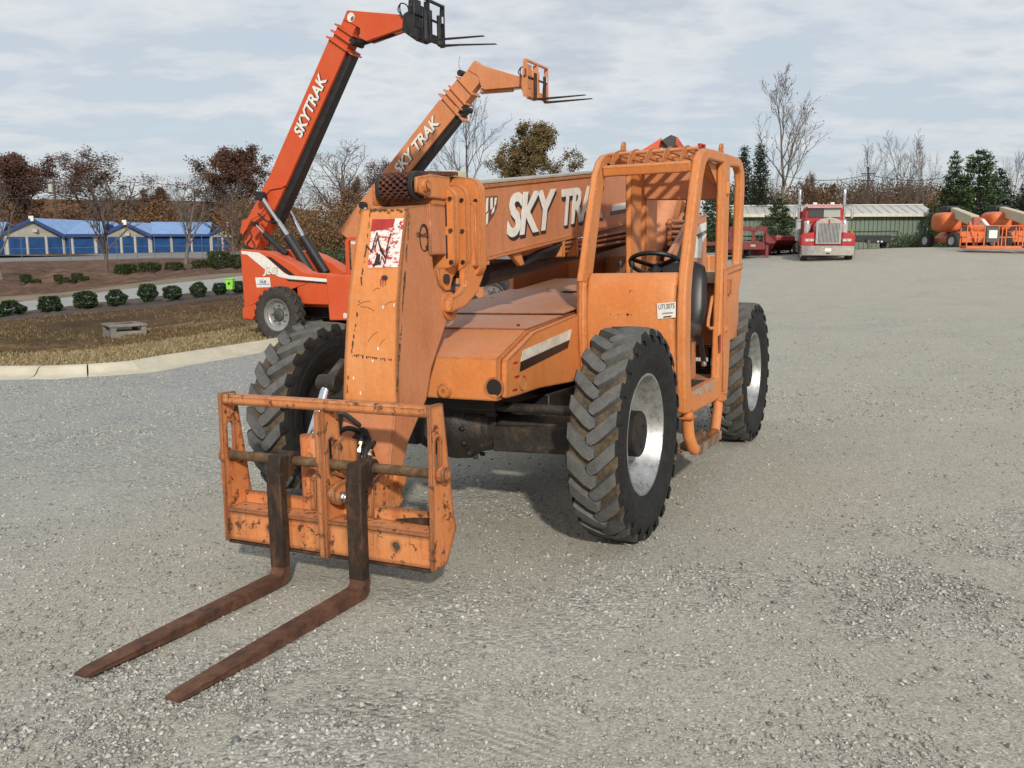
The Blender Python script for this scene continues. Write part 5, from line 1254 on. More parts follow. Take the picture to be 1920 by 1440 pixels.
tp('surround', CHR2, MB().prism('Y', [(-.58, .84), (-.58, 1.9), (-.4, 2.0), (0, 2.1), (.4, 2.0), (.58, 1.9), (.58, .84)], .02, .14, holes=[[(-.5, .9), (-.5, 1.8), (.5, 1.8), (.5, .9)]]), G, bevel=.01)
tp('grille_back', INK, MB().box(-.5, .5, .08, .10, .9, 1.8), G)
for k in range(17): tp('bar', GREYL, MB().box(-.485+k*.0606-.014, -.485+k*.0606+.014, .03, .07, .9, 1.8), G)
tp('badge', REDT, MB().prism('Y', [(-.05, 1.86), (0, 1.76), (.05, 1.86), (.03, 1.98), (-.03, 1.98)], .0, .03))
tp('hood_ornament', CHR2, MB().prism('Y', [(-.12, 2.14), (0, 2.08), (.12, 2.12), (.03, 2.16)], .1, .14))
for sx in (-1, 1):
    f = [(sx*.60, .76), (sx*1.22, .76), (sx*1.22, 1.18), (sx*1.1, 1.33), (sx*.62, 1.40)]
    tp('fender', REDT, MB().prism('Y', f, .1, 1.15), bevel=.05, seg=2, fix=True)
    hl = empty('headlight', None, TR)
    tp('bezel', CHR2, MB().box(sx*.85-.23, sx*.85+.23, .06, .1, .94, 1.10), hl, bevel=.02)
    for q in (-.11, .11): tp('lens', LAMPM, MB().cyl((sx*.85+q, .055, 1.02), (sx*.85+q, .065, 1.02), .055, n=4), hl)
    tp('turn_signal', AMBER, MB().cyl((sx*1.05, .3, 1.34), (sx*1.05, .3, 1.46), .06, n=12))
    tp('air_cleaner', GREYL, MB().cyl((sx*.86, 1.5, 1.36), (sx*.86, 1.5, 1.84), .16, n=20), bevel=.01); tp('air_cleaner_cap', CHR2, MB().cyl((sx*.86, 1.5, 1.84), (sx*.86, 1.5, 1.95), .17, .15, n=20))
    ex = empty('exhaust_stack', Matrix.Translation((-.14, 0, 0)), TR)
    tp('muffler', GREYL, MB().cyl((sx*1.06, 2.4, 1.0), (sx*1.06, 2.4, 2.05), .14, n=20), ex); tp('pipe', CHR2, MB().tube([(sx*1.06, 2.4, 2.05), (sx*1.06, 2.4, 3.15), (sx*1.06, 2.42, 3.42), (sx*1.06, 2.46, 3.5)], .07, 14), ex)
    mr_ = empty('mirror', Matrix.Translation((-.10, 0, 0)), TR)
    tp('mirror_head', CHR2, MB().box(sx*1.36-.06, sx*1.36+.06, 2.0, 2.08, 2.08, 2.66), mr_, bevel=.02)
    tp('mirror_arm', CHR2, MB().tube([(sx*.82, 2.1, 2.05), (sx*1.36, 2.05, 2.05), (sx*1.36, 2.05, 2.72), (sx*.85, 2.1, 2.74)], .02, 6), mr_)
    w_ = empty('wheel', Matrix.Translation((sx*1.03, .75, .5)), TR)
    tp('tyre', TYREBG, MB().lathe([(-.13, .3), (-.15, .44), (-.11, .5), (.11, .5), (.15, .44), (.13, .3)], 28, 'X'), w_); tp('rim', CHR2, MB().lathe([(-.1, 0), (-.1, .3), (-.14, .31)], 20, 'X').lathe([(.1, 0), (.1, .3), (.14, .31)], 20, 'X'), w_)
CBt = empty('cab', Matrix.Translation((-.06, 0, 0)), TR)
tp('cab_shell', REDT, MB().prism('Y', [(-.88, .9), (-.90, 2.1), (-.84, 2.62), (-.70, 2.72), (.70, 2.72), (.84, 2.62), (.90, 2.1), (.88, .9)], 1.9, 3.9), CBt, bevel=.05, seg=2)
for sx in (-1, 1):
    tp('windscreen', GLASS if sx < 0 else glass('painted_reflection_glass', (.34, .4, .36), .15), MB().add([(sx*.02, 1.85, 2.14), (sx*.76, 1.85, 2.14), (sx*.73, 1.85, 2.56), (sx*.02, 1.85, 2.58)], [(0, 1, 2, 3)]), CBt, fix=True)  # right pane: a reflection painted in as pale base colour
tp('windscreen_divider', GREYL, MB().box(-.02, .02, 1.82, 1.9, 2.14, 2.58), CBt)
tp('sun_visor', plain('pinkish_visor', (.52, .28, .28), .4), MB().prism('X', [(1.66, 2.58), (1.92, 2.66), (1.95, 2.70), (1.68, 2.61)], -.80, .80), CBt, bevel=.006)
for q in (-.8, -.24, -.04, .16, .76): tp('marker_lamp', AMBER, MB().cyl((q, 2.1, 2.74), (q, 2.1, 2.81), .05, .03, n=10), CBt)
for q in (-.44, .38): tp('roof_lamp', LAMPM, MB().box(q-.1, q+.1, 2.0, 2.1, 2.74, 2.86), CBt, bevel=.02)
tp('sleeper', REDT, MB().box(-1.05, 1.05, 3.92, 5.2, .9, 2.5), bevel=.08, seg=2); tp('chassis', BLACK, MB().box(-.5, .5, .3, 7.2, .55, .85))
for sx in (-1, 1):
    tp('fuel_tank', CHR2, MB().cyl((sx*1.0, 2.2, .68), (sx*1.0, 3.6, .68), .3, n=20))
    for y in (5.8, 7.0):
        w_ = empty('wheel', Matrix.Translation((sx*.95, y, .5)), TR); tp('tyre', TYREBG, MB().lathe([(-.25, .3), (-.27, .44), (-.2, .5), (.2, .5), (.27, .44), (.25, .3)], 24, 'X'), w_); tp('rim', CHR2, MB().lathe([(-.2, 0), (-.2, .3), (-.26, .31)], 16, 'X').lathe([(.2, 0), (.2, .3), (.26, .31)], 16, 'X'), w_)
# red lowboy trailer behind the truck
LT = root('lowboy_trailer', 1490, 487, 49, 2, 'red low deck trailer hitched behind the semi truck', 'trailer')
tp('deck', MAROON, MB().box(-1.25, 1.25, 1.2, 11, .55, .75), LT, bevel=.02)
tp('ramp_plate', plain('trailer_red', (.34, .04, .035), .5), MB().add([(-1.25, -.6, 1.25), (1.25, -.6, 1.25), (1.25, 1.2, .72), (-1.25, 1.2, .72), (-1.25, -.6, 1.05), (1.25, -.6, 1.05), (1.25, 1.2, .5), (-1.25, 1.2, .5)], [(0, 1, 2, 3), (4, 7, 6, 5), (0, 4, 5, 1), (0, 3, 7, 4), (1, 5, 6, 2), (3, 2, 6, 7)]), LT, smooth=0)
tp('side_rail', plain('trailer_red2', (.40, .045, .04), .45), MB().prism('X', [(-.6, 1.3), (.4, 1.3), (.4, .25), (1.4, .12), (11, .3), (11, .74), (1.6, .74), (-.6, .95)], -1.30, -1.25), LT, bevel=.01)
for k in range(7): tp('chain_bar', GREYL, MB().box(-1.24, 1.2, -.5+k*.24, -.44+k*.24, 1.255-k*.07, 1.275-k*.07), LT)
for sx in (-1, 1):
    for y in (8.2, 9.4): tp('tyre', TYREBG, MB().lathe([(-.2, .1), (-.22, .36), (-.16, .42), (.16, .42), (.22, .36), (.2, .1)], 20, 'X', (sx*1.0, y, .42)), LT)
# maroon gooseneck trailer
GT = root('gooseneck_trailer', 1408, 483, 47, -12, 'maroon gooseneck trailer with drilled arch frame beside the pine', 'trailer')
def mp_(px, py): return ((px-1408)/35.7, (483-py)/35.7)
Zt = lambda x, y: mp_(1380+x/7.385, 360+y/7.385)
tp('deck_beam', MAROON, MB().prism('Y', [Zt(-160, 700), Zt(390, 695), Zt(390, 800), Zt(-160, 805)], 0, .35), GT, bevel=.02)
for x0, x1 in ((-90, 165), (265, 410)):
    hl = [[(a+.03*math.cos(t), b+.03*math.sin(t)) for t in np.arange(0, 6.28, .8)] for a, b in (Zt(x0+(x1-x0)*(.16+.22*k), 515) for k in range(4))]
    tp('top_beam', MAROON, MB().prism('Y', [Zt(x0, 488), Zt(x1, 488), Zt(x1, 548), Zt(x0, 548)], .02, .2, holes=hl), GT, bevel=.01)
for a, b, w_ in ((Zt(172, 495), Zt(222, 560), .16), (Zt(275, 490), Zt(238, 560), .16), (Zt(228, 540), Zt(228, 700), .16), (Zt(388, 540), Zt(372, 700), .13), (Zt(-80, 540), Zt(-70, 700), .13)):
    tp('upright', MAROON, MB().beam((a[0], .11, a[1]), (b[0], .11, b[1]), .18, w_, up=(0, 1, 0)), GT, bevel=.01)
for a, b in (((Zt(100, 620)), Zt(380, 620)), (Zt(100, 675), Zt(380, 675))): tp('cross_rod', BLACK, MB().beam((a[0], .6, a[1]), (b[0], .6, b[1]), .06, .06), GT)
tp('neck_brace', MAROON, MB().prism('Y', [Zt(385, 560), Zt(515, 690), Zt(515, 715), Zt(430, 715), Zt(385, 700)], -.1, .3), GT, bevel=.01)
tp('landing_leg', MAROON, MB().box(Zt(412, 0)[0]-.05, Zt(412, 0)[0]+.08, .05, .2, .05, .95), GT); tp('leg_foot', MAROON, MB().box(Zt(412, 0)[0]-.15, Zt(412, 0)[0]+.17, 0, .25, 0, .05), GT)
text('trailer_lettering', 'OUS', WHITE, GT, (Zt(195, 760)[0], -.01, Zt(195, 760)[1]), (1, 0, 0), (0, 0, 1), .24, .11, .01, bold=.03)
tp('rear_deck', MAROON, MB().box(-3.2, .3, .4, 7, .62, .8), GT)
for y in (4.5, 5.6): tp('tyre', TYREBG, MB().lathe([(-.12, .1), (-.14, .33), (-.1, .39), (.1, .39), (.14, .33), (.12, .1)], 20, 'X', (.0, y, .39)), GT)
# black flatbed
FB = root('flatbed_trailer', 1640, 470, 50, -16, 'black flatbed trailer parked right of the semi truck', 'trailer')
tp('deck', BLACK, MB().box(-2.1, .8, 0, 6, .46, .84), FB, bevel=.02)
tp('headboard_rail', BLACK, MB().beam((-2.1, 0, 1.02), (1.1, 0, 1.05), .06, .07).beam((1.1, 0, .72), (1.1, 0, 1.08), .06, .06, up=(0, 1, 0)).beam((.7, 0, .74), (1.1, 0, .76), .07, .1), FB)
tp('tool_box', BLACK, MB().box(-.5, .45, -.12, .1, .40, .66), FB, bevel=.02)
for q in (-.4, .1, .28): tp('reflector', WHITE, MB().box(q, q+.08, -.13, -.12, .46, .54), FB)
for sx in (-1.6, .5): tp('tyre', TYREBG, MB().lathe([(-.13, .1), (-.15, .33), (-.11, .4), (.11, .4), (.15, .33), (.13, .1)], 20, 'X', (sx, .8, .4)), FB)
tp('jack', plain('rusty_jack', (.14, .09, .06), .7), MB().beam((-.35, -.1, .6), (-.3, -.1, 0), .1, .1, up=(0, 1, 0)), FB)
# ---- boom lifts
def lift(label):
    p = at(1800, 466, 53)
    E = tag(empty('boom_lift', Matrix.Translation(p)), label, 'boom lift', 'orange boom lifts by the pines')
    B = lambda px, py, d_: at(px, py, d_) - p
    Zl = lambda x, y: (1640+x/6.857, 360+y/6.857)
    for x, y in ((-1.42, 1.2), (-.98, -1.2), (1.0, 1.2), (1.4, -1.2)):
        w_ = empty('wheel', Matrix.Translation((x, y, .45)) @ Matrix.Rotation(R(14), 4, 'Z'), E)
        mb = MB(); mb.lathe([(-.16, .22), (-.19, .36), (-.17, .43), (-.12, .45), (.12, .45), (.17, .43), (.19, .36), (.16, .22)], 28, 'X')
        for k in range(18):
            t = 2*math.pi*k/18
            for s_ in (-1, 1): mb.obox((s_*.09, .455*math.cos(t+s_*.09), .455*math.sin(t+s_*.09)), (.08, 0, 0), Vector((.03*s_, -math.sin(t), math.cos(t)))*.03, Vector((0, math.cos(t), math.sin(t)))*.02)
        mb.build('tyre', TYREBG, w_); tp('rim', GREYL, MB().lathe([(-.15, 0), (-.15, .22), (-.17, .24)], 18, 'X').lathe([(.15, 0), (.15, .22), (.17, .24)], 18, 'X'), w_)
    tp('chassis', LIFT, MB().prism('Y', [(-.95, .35), (-.95, .62), (-.5, .98), (.9, .98), (1.0, .6), (1.0, .35)], -1.3, 1.4), E, bevel=.05, seg=2)
    tp('turntable', BLACK, MB().cyl((0, .2, .95), (0, .2, 1.2), .7, n=28), E)
    def pod(x0, x1, y0, y1, z0, z1, nm, mt):
        bm = bmesh.new(); bmesh.ops.create_cube(bm, size=1)
        bmesh.ops.subdivide_edges(bm, edges=bm.edges, cuts=5, use_grid_fill=True)
        for v in bm.verts:
            q = v.co*2; n_ = (abs(q.x)**4+abs(q.y)**4+abs(q.z)**4)**.25; q /= n_ if n_ else 1
            v.co = Vector(((x0+x1)/2+q.x*(x1-x0)/2, (y0+y1)/2+q.y*(y1-y0)/2, (z0+z1)/2+q.z*(z1-z0)/2))
        me = bpy.data.meshes.new(nm); bm.to_mesh(me); bm.free(); me.materials.append(mt); me.polygons.foreach_set('use_smooth', [True]*len(me.polygons)); return link_mesh(nm, me, E)
    pod(-1.5, -.25, -.8, 1.0, .95, 2.08, 'engine_cover', LIFT); pod(.2, 1.15, -.7, .9, .9, 1.8, 'tank_cover', LIFT)
    a, b = B(1787, 397, 54.3), B(1828, 414, 46.5); tp('boom', CREAM, MB().beam(a, b, .38, .52), E, bevel=.02)
    tp('boom_tip', plain('pink_red', (.42, .13, .1), .5), MB().beam(b, b+(b-a).normalized()*.6, .30, .42), E, bevel=.02)
    tp('boom_cap', BLACK, MB().obox(a+Vector((-.1, .15, .12)), (.42, 0, 0), (0, .4, 0), (0, 0, .22)), E, bevel=.06, seg=2)
    tp('hydraulic_hose', BLACKRUB, MB().tube([a+Vector((-.35, 0, .1)), a+Vector((-.6, -.2, -.05)), a+Vector((-.55, -.3, -.35))], .03, 6), E)
    tp('jib', WHITE, MB().beam(b+Vector((.1, -.5, 0)), b+Vector((.25, -1.5, -.75)), .2, .22), E, bevel=.02)
    K = empty('basket', Matrix.Translation(B(1857, 466, 44.5)) @ Matrix.Rotation(R(-8), 4, 'Z'), E)
    w_ = 1.28
    tp('floor', LIFT, MB().box(-w_, w_, -.45, .45, .0, .13), K, bevel=.01)
    for z in (.55, 1.1):
        for y in (-.45, .45): tp('rail', LIFT, MB().beam((-w_, y, z), (w_, y, z), .045, .045), K)
        for x in (-w_, w_): tp('rail', LIFT, MB().beam((x, -.45, z), (x, .45, z), .045, .045), K)
    for x in (-w_, -.48, .32, .5, w_):
        for y in (-.45, .45): tp('rail_post', LIFT, MB().beam((x, y, .1), (x, y, 1.12), .045, .045, up=(0, 1, 0)), K)
    tp('control_box', plain('grey_box', (.09, .09, .095), .6), MB().prism('X', [(-.52, .3), (-.56, .9), (-.35, 1.08), (-.2, 1.08), (-.2, .3)], -.42, .16), K, bevel=.02)
    tp('notice', WHITE, MB().box(-.33, .05, -.585, -.575, .5, .88), K)
    tp('support_arm', LIFT, MB().beam((-.6, .45, .1), (-.75, .9, 1.3), .1, .1), K)
    return E
LA = lift('orange boom lift with cream boom left of its twin, standing by the green shed')
LBt = copy_tree(LA); LBt.location = LA.location + Vector((2.72, -.3, .03)); LBt['label'] = 'orange boom lift cut off by the right edge of the picture'
# ---- green shed
SHG = ground('green_metal', [(.3, (.115, .145, .11)), (.6, (.165, .205, .16)), (.75, (.21, .25, .2))], 2, 0, rough=.6)
SHW = ground('white_roof_metal', [(.3, (.38, .38, .36)), (.6, (.52, .51, .48))], 1.5, 0, rough=.5)
p0, p1 = at(1380, 464, 63), at(1733, 463, 61); sx = (p1-p0); sx.z = 0; L = sx.length; ang = math.atan2(sx.y, sx.x)
SHD = tag(empty('shed', Matrix.Translation((p0.x, p0.y, p0.z-.3)) @ Matrix.Rotation(ang, 4, 'Z')), 'long green metal shed with low white roof behind the semi truck', 'shed')
tp('wall', SHG, MB().box(0, L, .06, 6, 0, 2.5), SHD)
nb = 44
for k in range(nb):
    x0 = L*k/nb; tp('wall_panel', SHG, MB().box(x0+.02, x0+L/nb-.02, .0, .06, 0, 2.48), SHD)
tp('roof', SHW, MB().prism('X', [(-.4, 2.46), (3.0, 3.15), (6.4, 2.46), (6.4, 2.54), (3.0, 3.25), (-.4, 2.56)], -.4, L+.5), SHD)
for k in range(22): tp('roof_seam', GREYL, MB().beam((.2+L*k/21.5, -.4, 2.585), (.2+L*k/21.5, 3.0, 3.27), .04, .03), SHD)
tp('fascia', plain('cream_trim', (.55, .53, .42), .6), MB().box(-.4, L+.5, -.44, -.40, 2.36, 2.57), SHD); tp('ridge_cap', WHITE, MB().box(-.4, L+.5, 2.85, 3.15, 3.245, 3.29), SHD)
for x in (L+.02, L+.38): tp('corner_post', WHITE, MB().box(x, x+.1, -.1, 0, 0, 2.4), SHD)
# ------------------------------------------------------------------ things on the left
BLUE = plain('blue_door', (.012, .07, .22), .55, var=.2, scale=1.5); BROOF = plain('blue_roof', (.19, .33, .60), .4, .1, var=.1, scale=1); BTRIM = plain('blue_trim', (.03, .07, .22), .5)
SIDING = plain('cream_siding', (.38, .365, .31), .7, var=.12, scale=2); PILW = plain('white_pilaster', (.50, .48, .44), .6)
sd = lambda px: 95+px*.045
def by(px): return float(np.interp(px, [-300, 0, 130, 300, 480], [486, 482, 477.5, 474, 472]))
def block(x0, x1, ridge, doors, label, depth=9.0, link=False, peak=None):
    B0, B1 = at(x0, by(x0), sd(x0)), at(x1, by(x1), sd(x1))
    def P(px, py):
        t = (px-x0)/(x1-x0); q = B0.lerp(B1, t); return Vector((q.x, q.y, at(px, py, q.y).z))
    o = P((x0+x1)/2, by((x0+x1)/2)); E = tag(empty('storage_building', Matrix.Translation(o)), label, 'building', 'self storage row')
    L_ = lambda q: q - o
    ev = 441.5
    a, b, c_, d_ = P(x0, by(x0)), P(x1, by(x1)), P(x1, ev), P(x0, ev)
    a.z -= .3; b.z -= .3
    bk = Vector((0, depth, 0))
    if not link:
        pk = P(ridge, peak)
        loop = [a, b, c_, pk, d_]; n = 5
    else: loop = [a, b, c_, d_]; n = 4
    mb = MB(); mb.add([L_(q) for q in loop]+[L_(q+bk) for q in loop], [tuple(range(n)), tuple(range(n, 2*n))[::-1]]+[(i, i+n, (i+1) % n+n, (i+1) % n) for i in range(n)]); mb.build('wall', SIDING, E, smooth=0, fix=True)
    up = Vector((0, 0, .12)); fw = Vector((0, -.5, 0))
    rf = MB()
    def slab(q):
        rf.add([L_(v+up) for v in q]+[L_(v+up*2) for v in q], [(0, 1, 2, 3), (7, 6, 5, 4), (0, 4, 5, 1), (1, 5, 6, 2), (2, 6, 7, 3), (3, 7, 4, 0)])
    if not link:
        ox = Vector((.35, 0, -.12))
        for s_, c2 in ((-1, d_), (1, c_)):
            e_ = c2 + Vector((s_*.35, 0, -.14)); slab([pk+fw, e_+fw, e_+bk*2.2, pk+bk*2.2])
        rf.build('roof', BROOF, E, smooth=0, fix=True)
        for c2, s_ in ((d_, -1), (c_, 1)):
            e_ = c2 + Vector((s_*.35, 0, -.14)); MB().beam(L_(pk+fw+up*.6), L_(e_+fw+up*.6), .08, .34).build('fascia', BTRIM, E)
        MB().box(*(v for pr in zip((L_(pk)+Vector((-.25, -.62, -.1))), (L_(pk)+Vector((.25, -.52, .45)))) for v in pr)).build('ridge_plate', WHITE, E)
        q = L_(P(ridge+2, peak+19)); MB().box(q.x-.25, q.x+.25, q.y-.3, q.y, q.z-.2, q.z+.15).build('wall_lamp', GREYL, E)
    else:
        rd0, rd1 = at(x0, 419.5, sd(x0)+6.5), at(x1, 420, sd(x1)+6.5); e0, e1 = d_+fw-Vector((0, 0, .1)), c_+fw-Vector((0, 0, .1))
        slab([rd0, rd1, e1, e0]); slab([rd1, rd0, rd0+Vector((0, 7, -1.6)), rd1+Vector((0, 7, -1.6))]); rf.build('roof', BROOF, E, smooth=0, fix=True)
        MB().beam(L_(e0+Vector((0, -.03, .12))), L_(e1+Vector((0, -.03, .12))), .08, .3).build('fascia', BTRIM, E)
    for (u0, u1) in doors:
        q = [P(u0, by(u0)-.5), P(u1, by(u1)-.5), P(u1, 444), P(u0, 444)]; f_ = Vector((0, -.04, 0)); g_ = Vector((0, .06, 0))
        mb = MB(); mb.add([L_(v+f_) for v in q]+[L_(v+g_) for v in q], [(0, 1, 2, 3), (7, 6, 5, 4), (0, 4, 5, 1), (1, 5, 6, 2), (2, 6, 7, 3), (3, 7, 4, 0)]); dr = mb.build('roller_door', BLUE, E, smooth=0, fix=True)
        for t in (.25, .5, .75): MB().beam(L_(q[0].lerp(q[3], t)+Vector((0, -.05, 0))), L_(q[1].lerp(q[2], t)+Vector((0, -.05, 0))), .02, .03).build('door_rib', BTRIM, dr)
    xs_ = sorted([v for dd in doors for v in dd])
    for (u0, u1) in [(x0+.3, xs_[0]-.6)]+[(xs_[k]+.6, xs_[k+1]-.6) for k in range(1, len(xs_)-1, 2)]+[(xs_[-1]+.6, x1-.3)]:
        if u1-u0 < .8: continue
        q = [P(u0, by(u0)), P(u1, by(u1)), P(u1, 442.5), P(u0, 442.5)]; f_ = Vector((0, -.12, 0)); g_ = Vector((0, .05, 0))
        MB().add([L_(v+f_) for v in q]+[L_(v+g_) for v in q], [(0, 1, 2, 3), (7, 6, 5, 4), (0, 4, 5, 1), (1, 5, 6, 2), (2, 6, 7, 3), (3, 7, 4, 0)]).build('pilaster', PILW, E, smooth=0, fix=True)
block(-120, 13, 0, [(-100, -70), (-60, -28), (-20, 10)], 'blue storage section at the left edge of the picture', link=True)
block(13, 122, 68, [(19, 50), (55, 85), (91, 119)], 'gabled blue and cream storage building farthest left', peak=413)
block(122, 201, 0, [(123.5, 135), (140, 178), (184, 200)], 'low blue roofed storage section between the left and middle gables', link=True)
block(201, 283, 240, [(204, 226), (231, 252), (257, 279)], 'gabled blue and cream storage building in the middle of the row', peak=420)
block(283, 397, 0, [(286.5, 319), (324, 357.5), (361.5, 394)], 'low blue roofed storage section right of the middle gable', link=True)
block(397, 482, 432, [(400, 416), (420, 436), (441, 458), (462, 478)], 'gabled storage building beside the red orange telehandler', peak=423)
# fence on top of the bank
FENCEM = plain('dull_fence_steel', (.13, .13, .125), .6)
fe = at(0, 490, 74.5); FE = tag(empty('chain_link_fence', Matrix.Translation(fe)), 'thin grey chain link fence posts along the top of the bank', 'fence')
tops = []
for px in (-60, -10, 42, 87, 133, 178, 220, 258, 291, 322, 352, 380, 410, 440):
    b_ = at(px, float(np.interp(px, [0, 160, 300, 440], [491, 488, 485, 485])), 74.3) - fe
    t_ = b_ + Vector((0, 0, 1.9)); MB().cyl(b_-Vector((0, 0, .2)), t_, .022, n=6).build('post', FENCEM, FE); tops.append((b_, t_))
for (b0, t0), (b1, t1) in zip(tops[:-1], tops[1:]):
    MB().cyl(t0, t1, .012, n=4).build('top_rail', FENCEM, FE); MB().cyl(b0.lerp(t0, .55), b1.lerp(t1, .55), .006, n=3).build('wire', GREYL, FE); MB().cyl(b0.lerp(t0, .1), b1.lerp(t1, .1), .006, n=3).build('wire', GREYL, FE)
# drain inlet
dz = at(234, 629, 22.6); DR = tag(empty('drain_inlet', Matrix.Translation(dz) @ Matrix.Rotation(R(38), 4, 'Z')), 'weathered concrete drain inlet box sitting in the dry grass', 'drain')
s_ = .42
MB().box(-s_, s_, -s_, s_, -.3, .14).build('base', CONC, DR, bevel=.01)
for x in (-1, 1):
    for y in (-1, 1): MB().box(x*(s_-.06)-.06, x*(s_-.06)+.06, y*(s_-.06)-.06, y*(s_-.06)+.06, .14, .25).build('corner_leg', CONC, DR)
MB().box(-s_+.1, s_-.1, -s_+.1, s_-.1, .14, .145).build('shaft_opening', INK, DR)
MB().box(-s_-.03, s_+.03, -s_-.03, s_+.03, .25, .31).build('top_slab', CONC, DR, bevel=.012); MB().cyl((0, 0, .31), (0, 0, .322), .2, n=20).build('cover', SHAFTM, DR)
# lime bin
bn = at(432, 543, 34); BN = tag(empty('bin', Matrix.Translation(bn)), 'lime green bin between the round bushes and the road', 'bin')
LIME = plain('lime_plastic', (.22, .62, .04), .5)
MB().prism('Y', [(-.12, 0), (-.14, .38), (.14, .38), (.12, 0)], -.13, .13).build('bin_body', LIME, BN, bevel=.02); MB().box(-.15, .15, -.14, .14, .38, .42).build('bin_rim', LIME, BN, bevel=.01); MB().box(-.04, .04, -.145, -.14, .2, .28).build('bin_label', INK, BN)
# utility poles and wires
def pole(px0, y0, px1, y1, d_, label):
    a, b = at(px0, y0, d_), at(px1, y1, d_); E = tag(empty('utility_pole', Matrix.Translation(a)), label, 'utility pole')
    MB().cyl((0, 0, 0), b-a, .16, .11, n=8).build('shaft', BARKD, E); t = b-a
    return E, t
E1, t1 = pole(109, 440, 101, 338, 128, 'leaning wooden utility pole with a pale transformer among the maroon trees')
MB().cyl(t1*.86+Vector((-.45, -.2, -.6)), t1*.86+Vector((-.45, -.2, .5)), .32, n=12).build('transformer', GREYL, E1); MB().beam(t1*.95-Vector((1.0, 0, 0)), t1*.95+Vector((1.0, 0, 0)), .12, .14).build('crossarm', BARKD, E1)
E2, t2_ = pole(1628, 440, 1628, 313, 95, 'dark utility pole above the bare trees behind the shed')
for q in (.9, .8): MB().beam(t2_*q-Vector((.7, 0, 0)), t2_*q+Vector((.7, 0, 0)), .1, .12).build('crossarm', BARKD, E2)
for k, (a, b, dd, lb) in enumerate((((-200, 326), (101, 333), 128, 'upper wire left of the leaning pole'), ((-200, 372), (103, 366), 128, 'lower wire left of the leaning pole'), ((101, 333), (720, 352), 128, 'upper wire running right from the leaning pole'), ((104, 360), (480, 395), 128, 'lower wire running right from the leaning pole'), ((1470, 330), (1628, 328), 95, 'thin wire left of the dark pole'), ((1628, 328), (1790, 330), 95, 'thin wire right of the dark pole'))):
    pa, pb = at(*a, dd), at(*b, dd); pts = [pa.lerp(pb, t/8)-Vector((0, 0, .5*math.sin(math.pi*t/8))) for t in range(9)]
    o = MB().tube([q-pa for q in pts], .03, 4).build('overhead_wire', BARKD); o.location = pa; tag(o, 'thin '+lb if not lb.startswith('thin') else lb, 'wire', 'overhead wires')
# ------------------------------------------------------------------ vegetation
def rotv(v, axis, a): return Matrix.Rotation(a, 3, axis) @ v
def skeleton(seed, h=10.0, r0=.16, n1=16, spread=.9, up=.35, levels=3, crown0=.3, kids=(16, 7, 5), lenf=(.42, .45, .45), wander=.12, sides=(7, 5, 4, 3), twig=.012):
    rng = random.Random(seed); mb = MB(); tips = []
    def rv(): return Vector((rng.gauss(0, 1), rng.gauss(0, 1), rng.gauss(0, 1)))
    def branch(p, d, ln, r, lv):
        segs = 6 if lv == 0 else (4 if lv == 1 else 3); pts = [p.copy()]; dirs = [d.copy()]; rs = [r]
        for i in range(segs):
            d = (d + rv()*wander*(.45 if lv == 0 else 1) + Vector((0, 0, up*.25 if lv else 0))).normalized(); p = p + d*ln/segs
            pts.append(p.copy()); dirs.append(d.copy()); rs.append(max(twig, r*(1-(i+1)/segs*.82)))
        mb.tube(pts, rs, sides[min(lv, len(sides)-1)], caps=False)
        if lv >= levels-1: tips.extend((q, d) for q in pts[1:])
        if lv >= levels: return
        k = kids[lv]
        for i in range(k):
            t = (crown0 + (1-crown0)*(i+rng.random())/k) if lv == 0 else (.25+.75*(i+rng.random())/k)
            f = t*segs; j = min(int(f), segs-1); q = pts[j].lerp(pts[j+1], f-j); dd = dirs[j]
            ax = dd.cross(rv()).normalized(); a = spread*rng.uniform(.7, 1.2)*(1-.35*t if lv == 0 else 1)
            nd = (rotv(dd, ax, a) + Vector((0, 0, up*.5))).normalized()
            base = ln*lenf[lv]*(1.15-.75*t if lv == 0 else rng.uniform(.6, 1.1)*(1-.3*t))
            branch(q, nd, base, max(twig, rs[j]*(.55 if lv == 0 else .6)), lv+1)
    branch(Vector((0, 0, 0)), Vector((0, 0, 1)), h, r0, 0)
    return mb, tips
def leaves(tips, n, size, seed, spreadr=.5, droop=0.0):
    rng = np.random.RandomState(seed); P = np.array([tuple(t[0]) for t in tips]); P = P[rng.randint(0, len(P), n)] + rng.normal(0, spreadr, (n, 3)); P[:, 2] -= droop*rng.rand(n)
    a = rng.normal(0, 1, (n, 3)); a /= np.linalg.norm(a, axis=1)[:, None]; b = np.cross(a, rng.normal(0, 1, (n, 3))); b /= np.linalg.norm(b, axis=1)[:, None]
    s = (size*rng.uniform(.55, 1.3, n))[:, None]
    V = np.stack([P-a*s, P+b*s*.6, P+a*s, P-b*s*.6], 1).reshape(-1, 3)
    me = bpy.data.meshes.new('crown'); me.from_pydata(V.tolist(), [], np.arange(4*n).reshape(-1, 4).tolist()); return me
def obj_data(mb, name, mat): 
    me = bpy.data.meshes.new(name); me.from_pydata(mb.v, [], mb.f); me.materials.append(mat); me.polygons.foreach_set('use_smooth', [True]*len(me.polygons)); return me
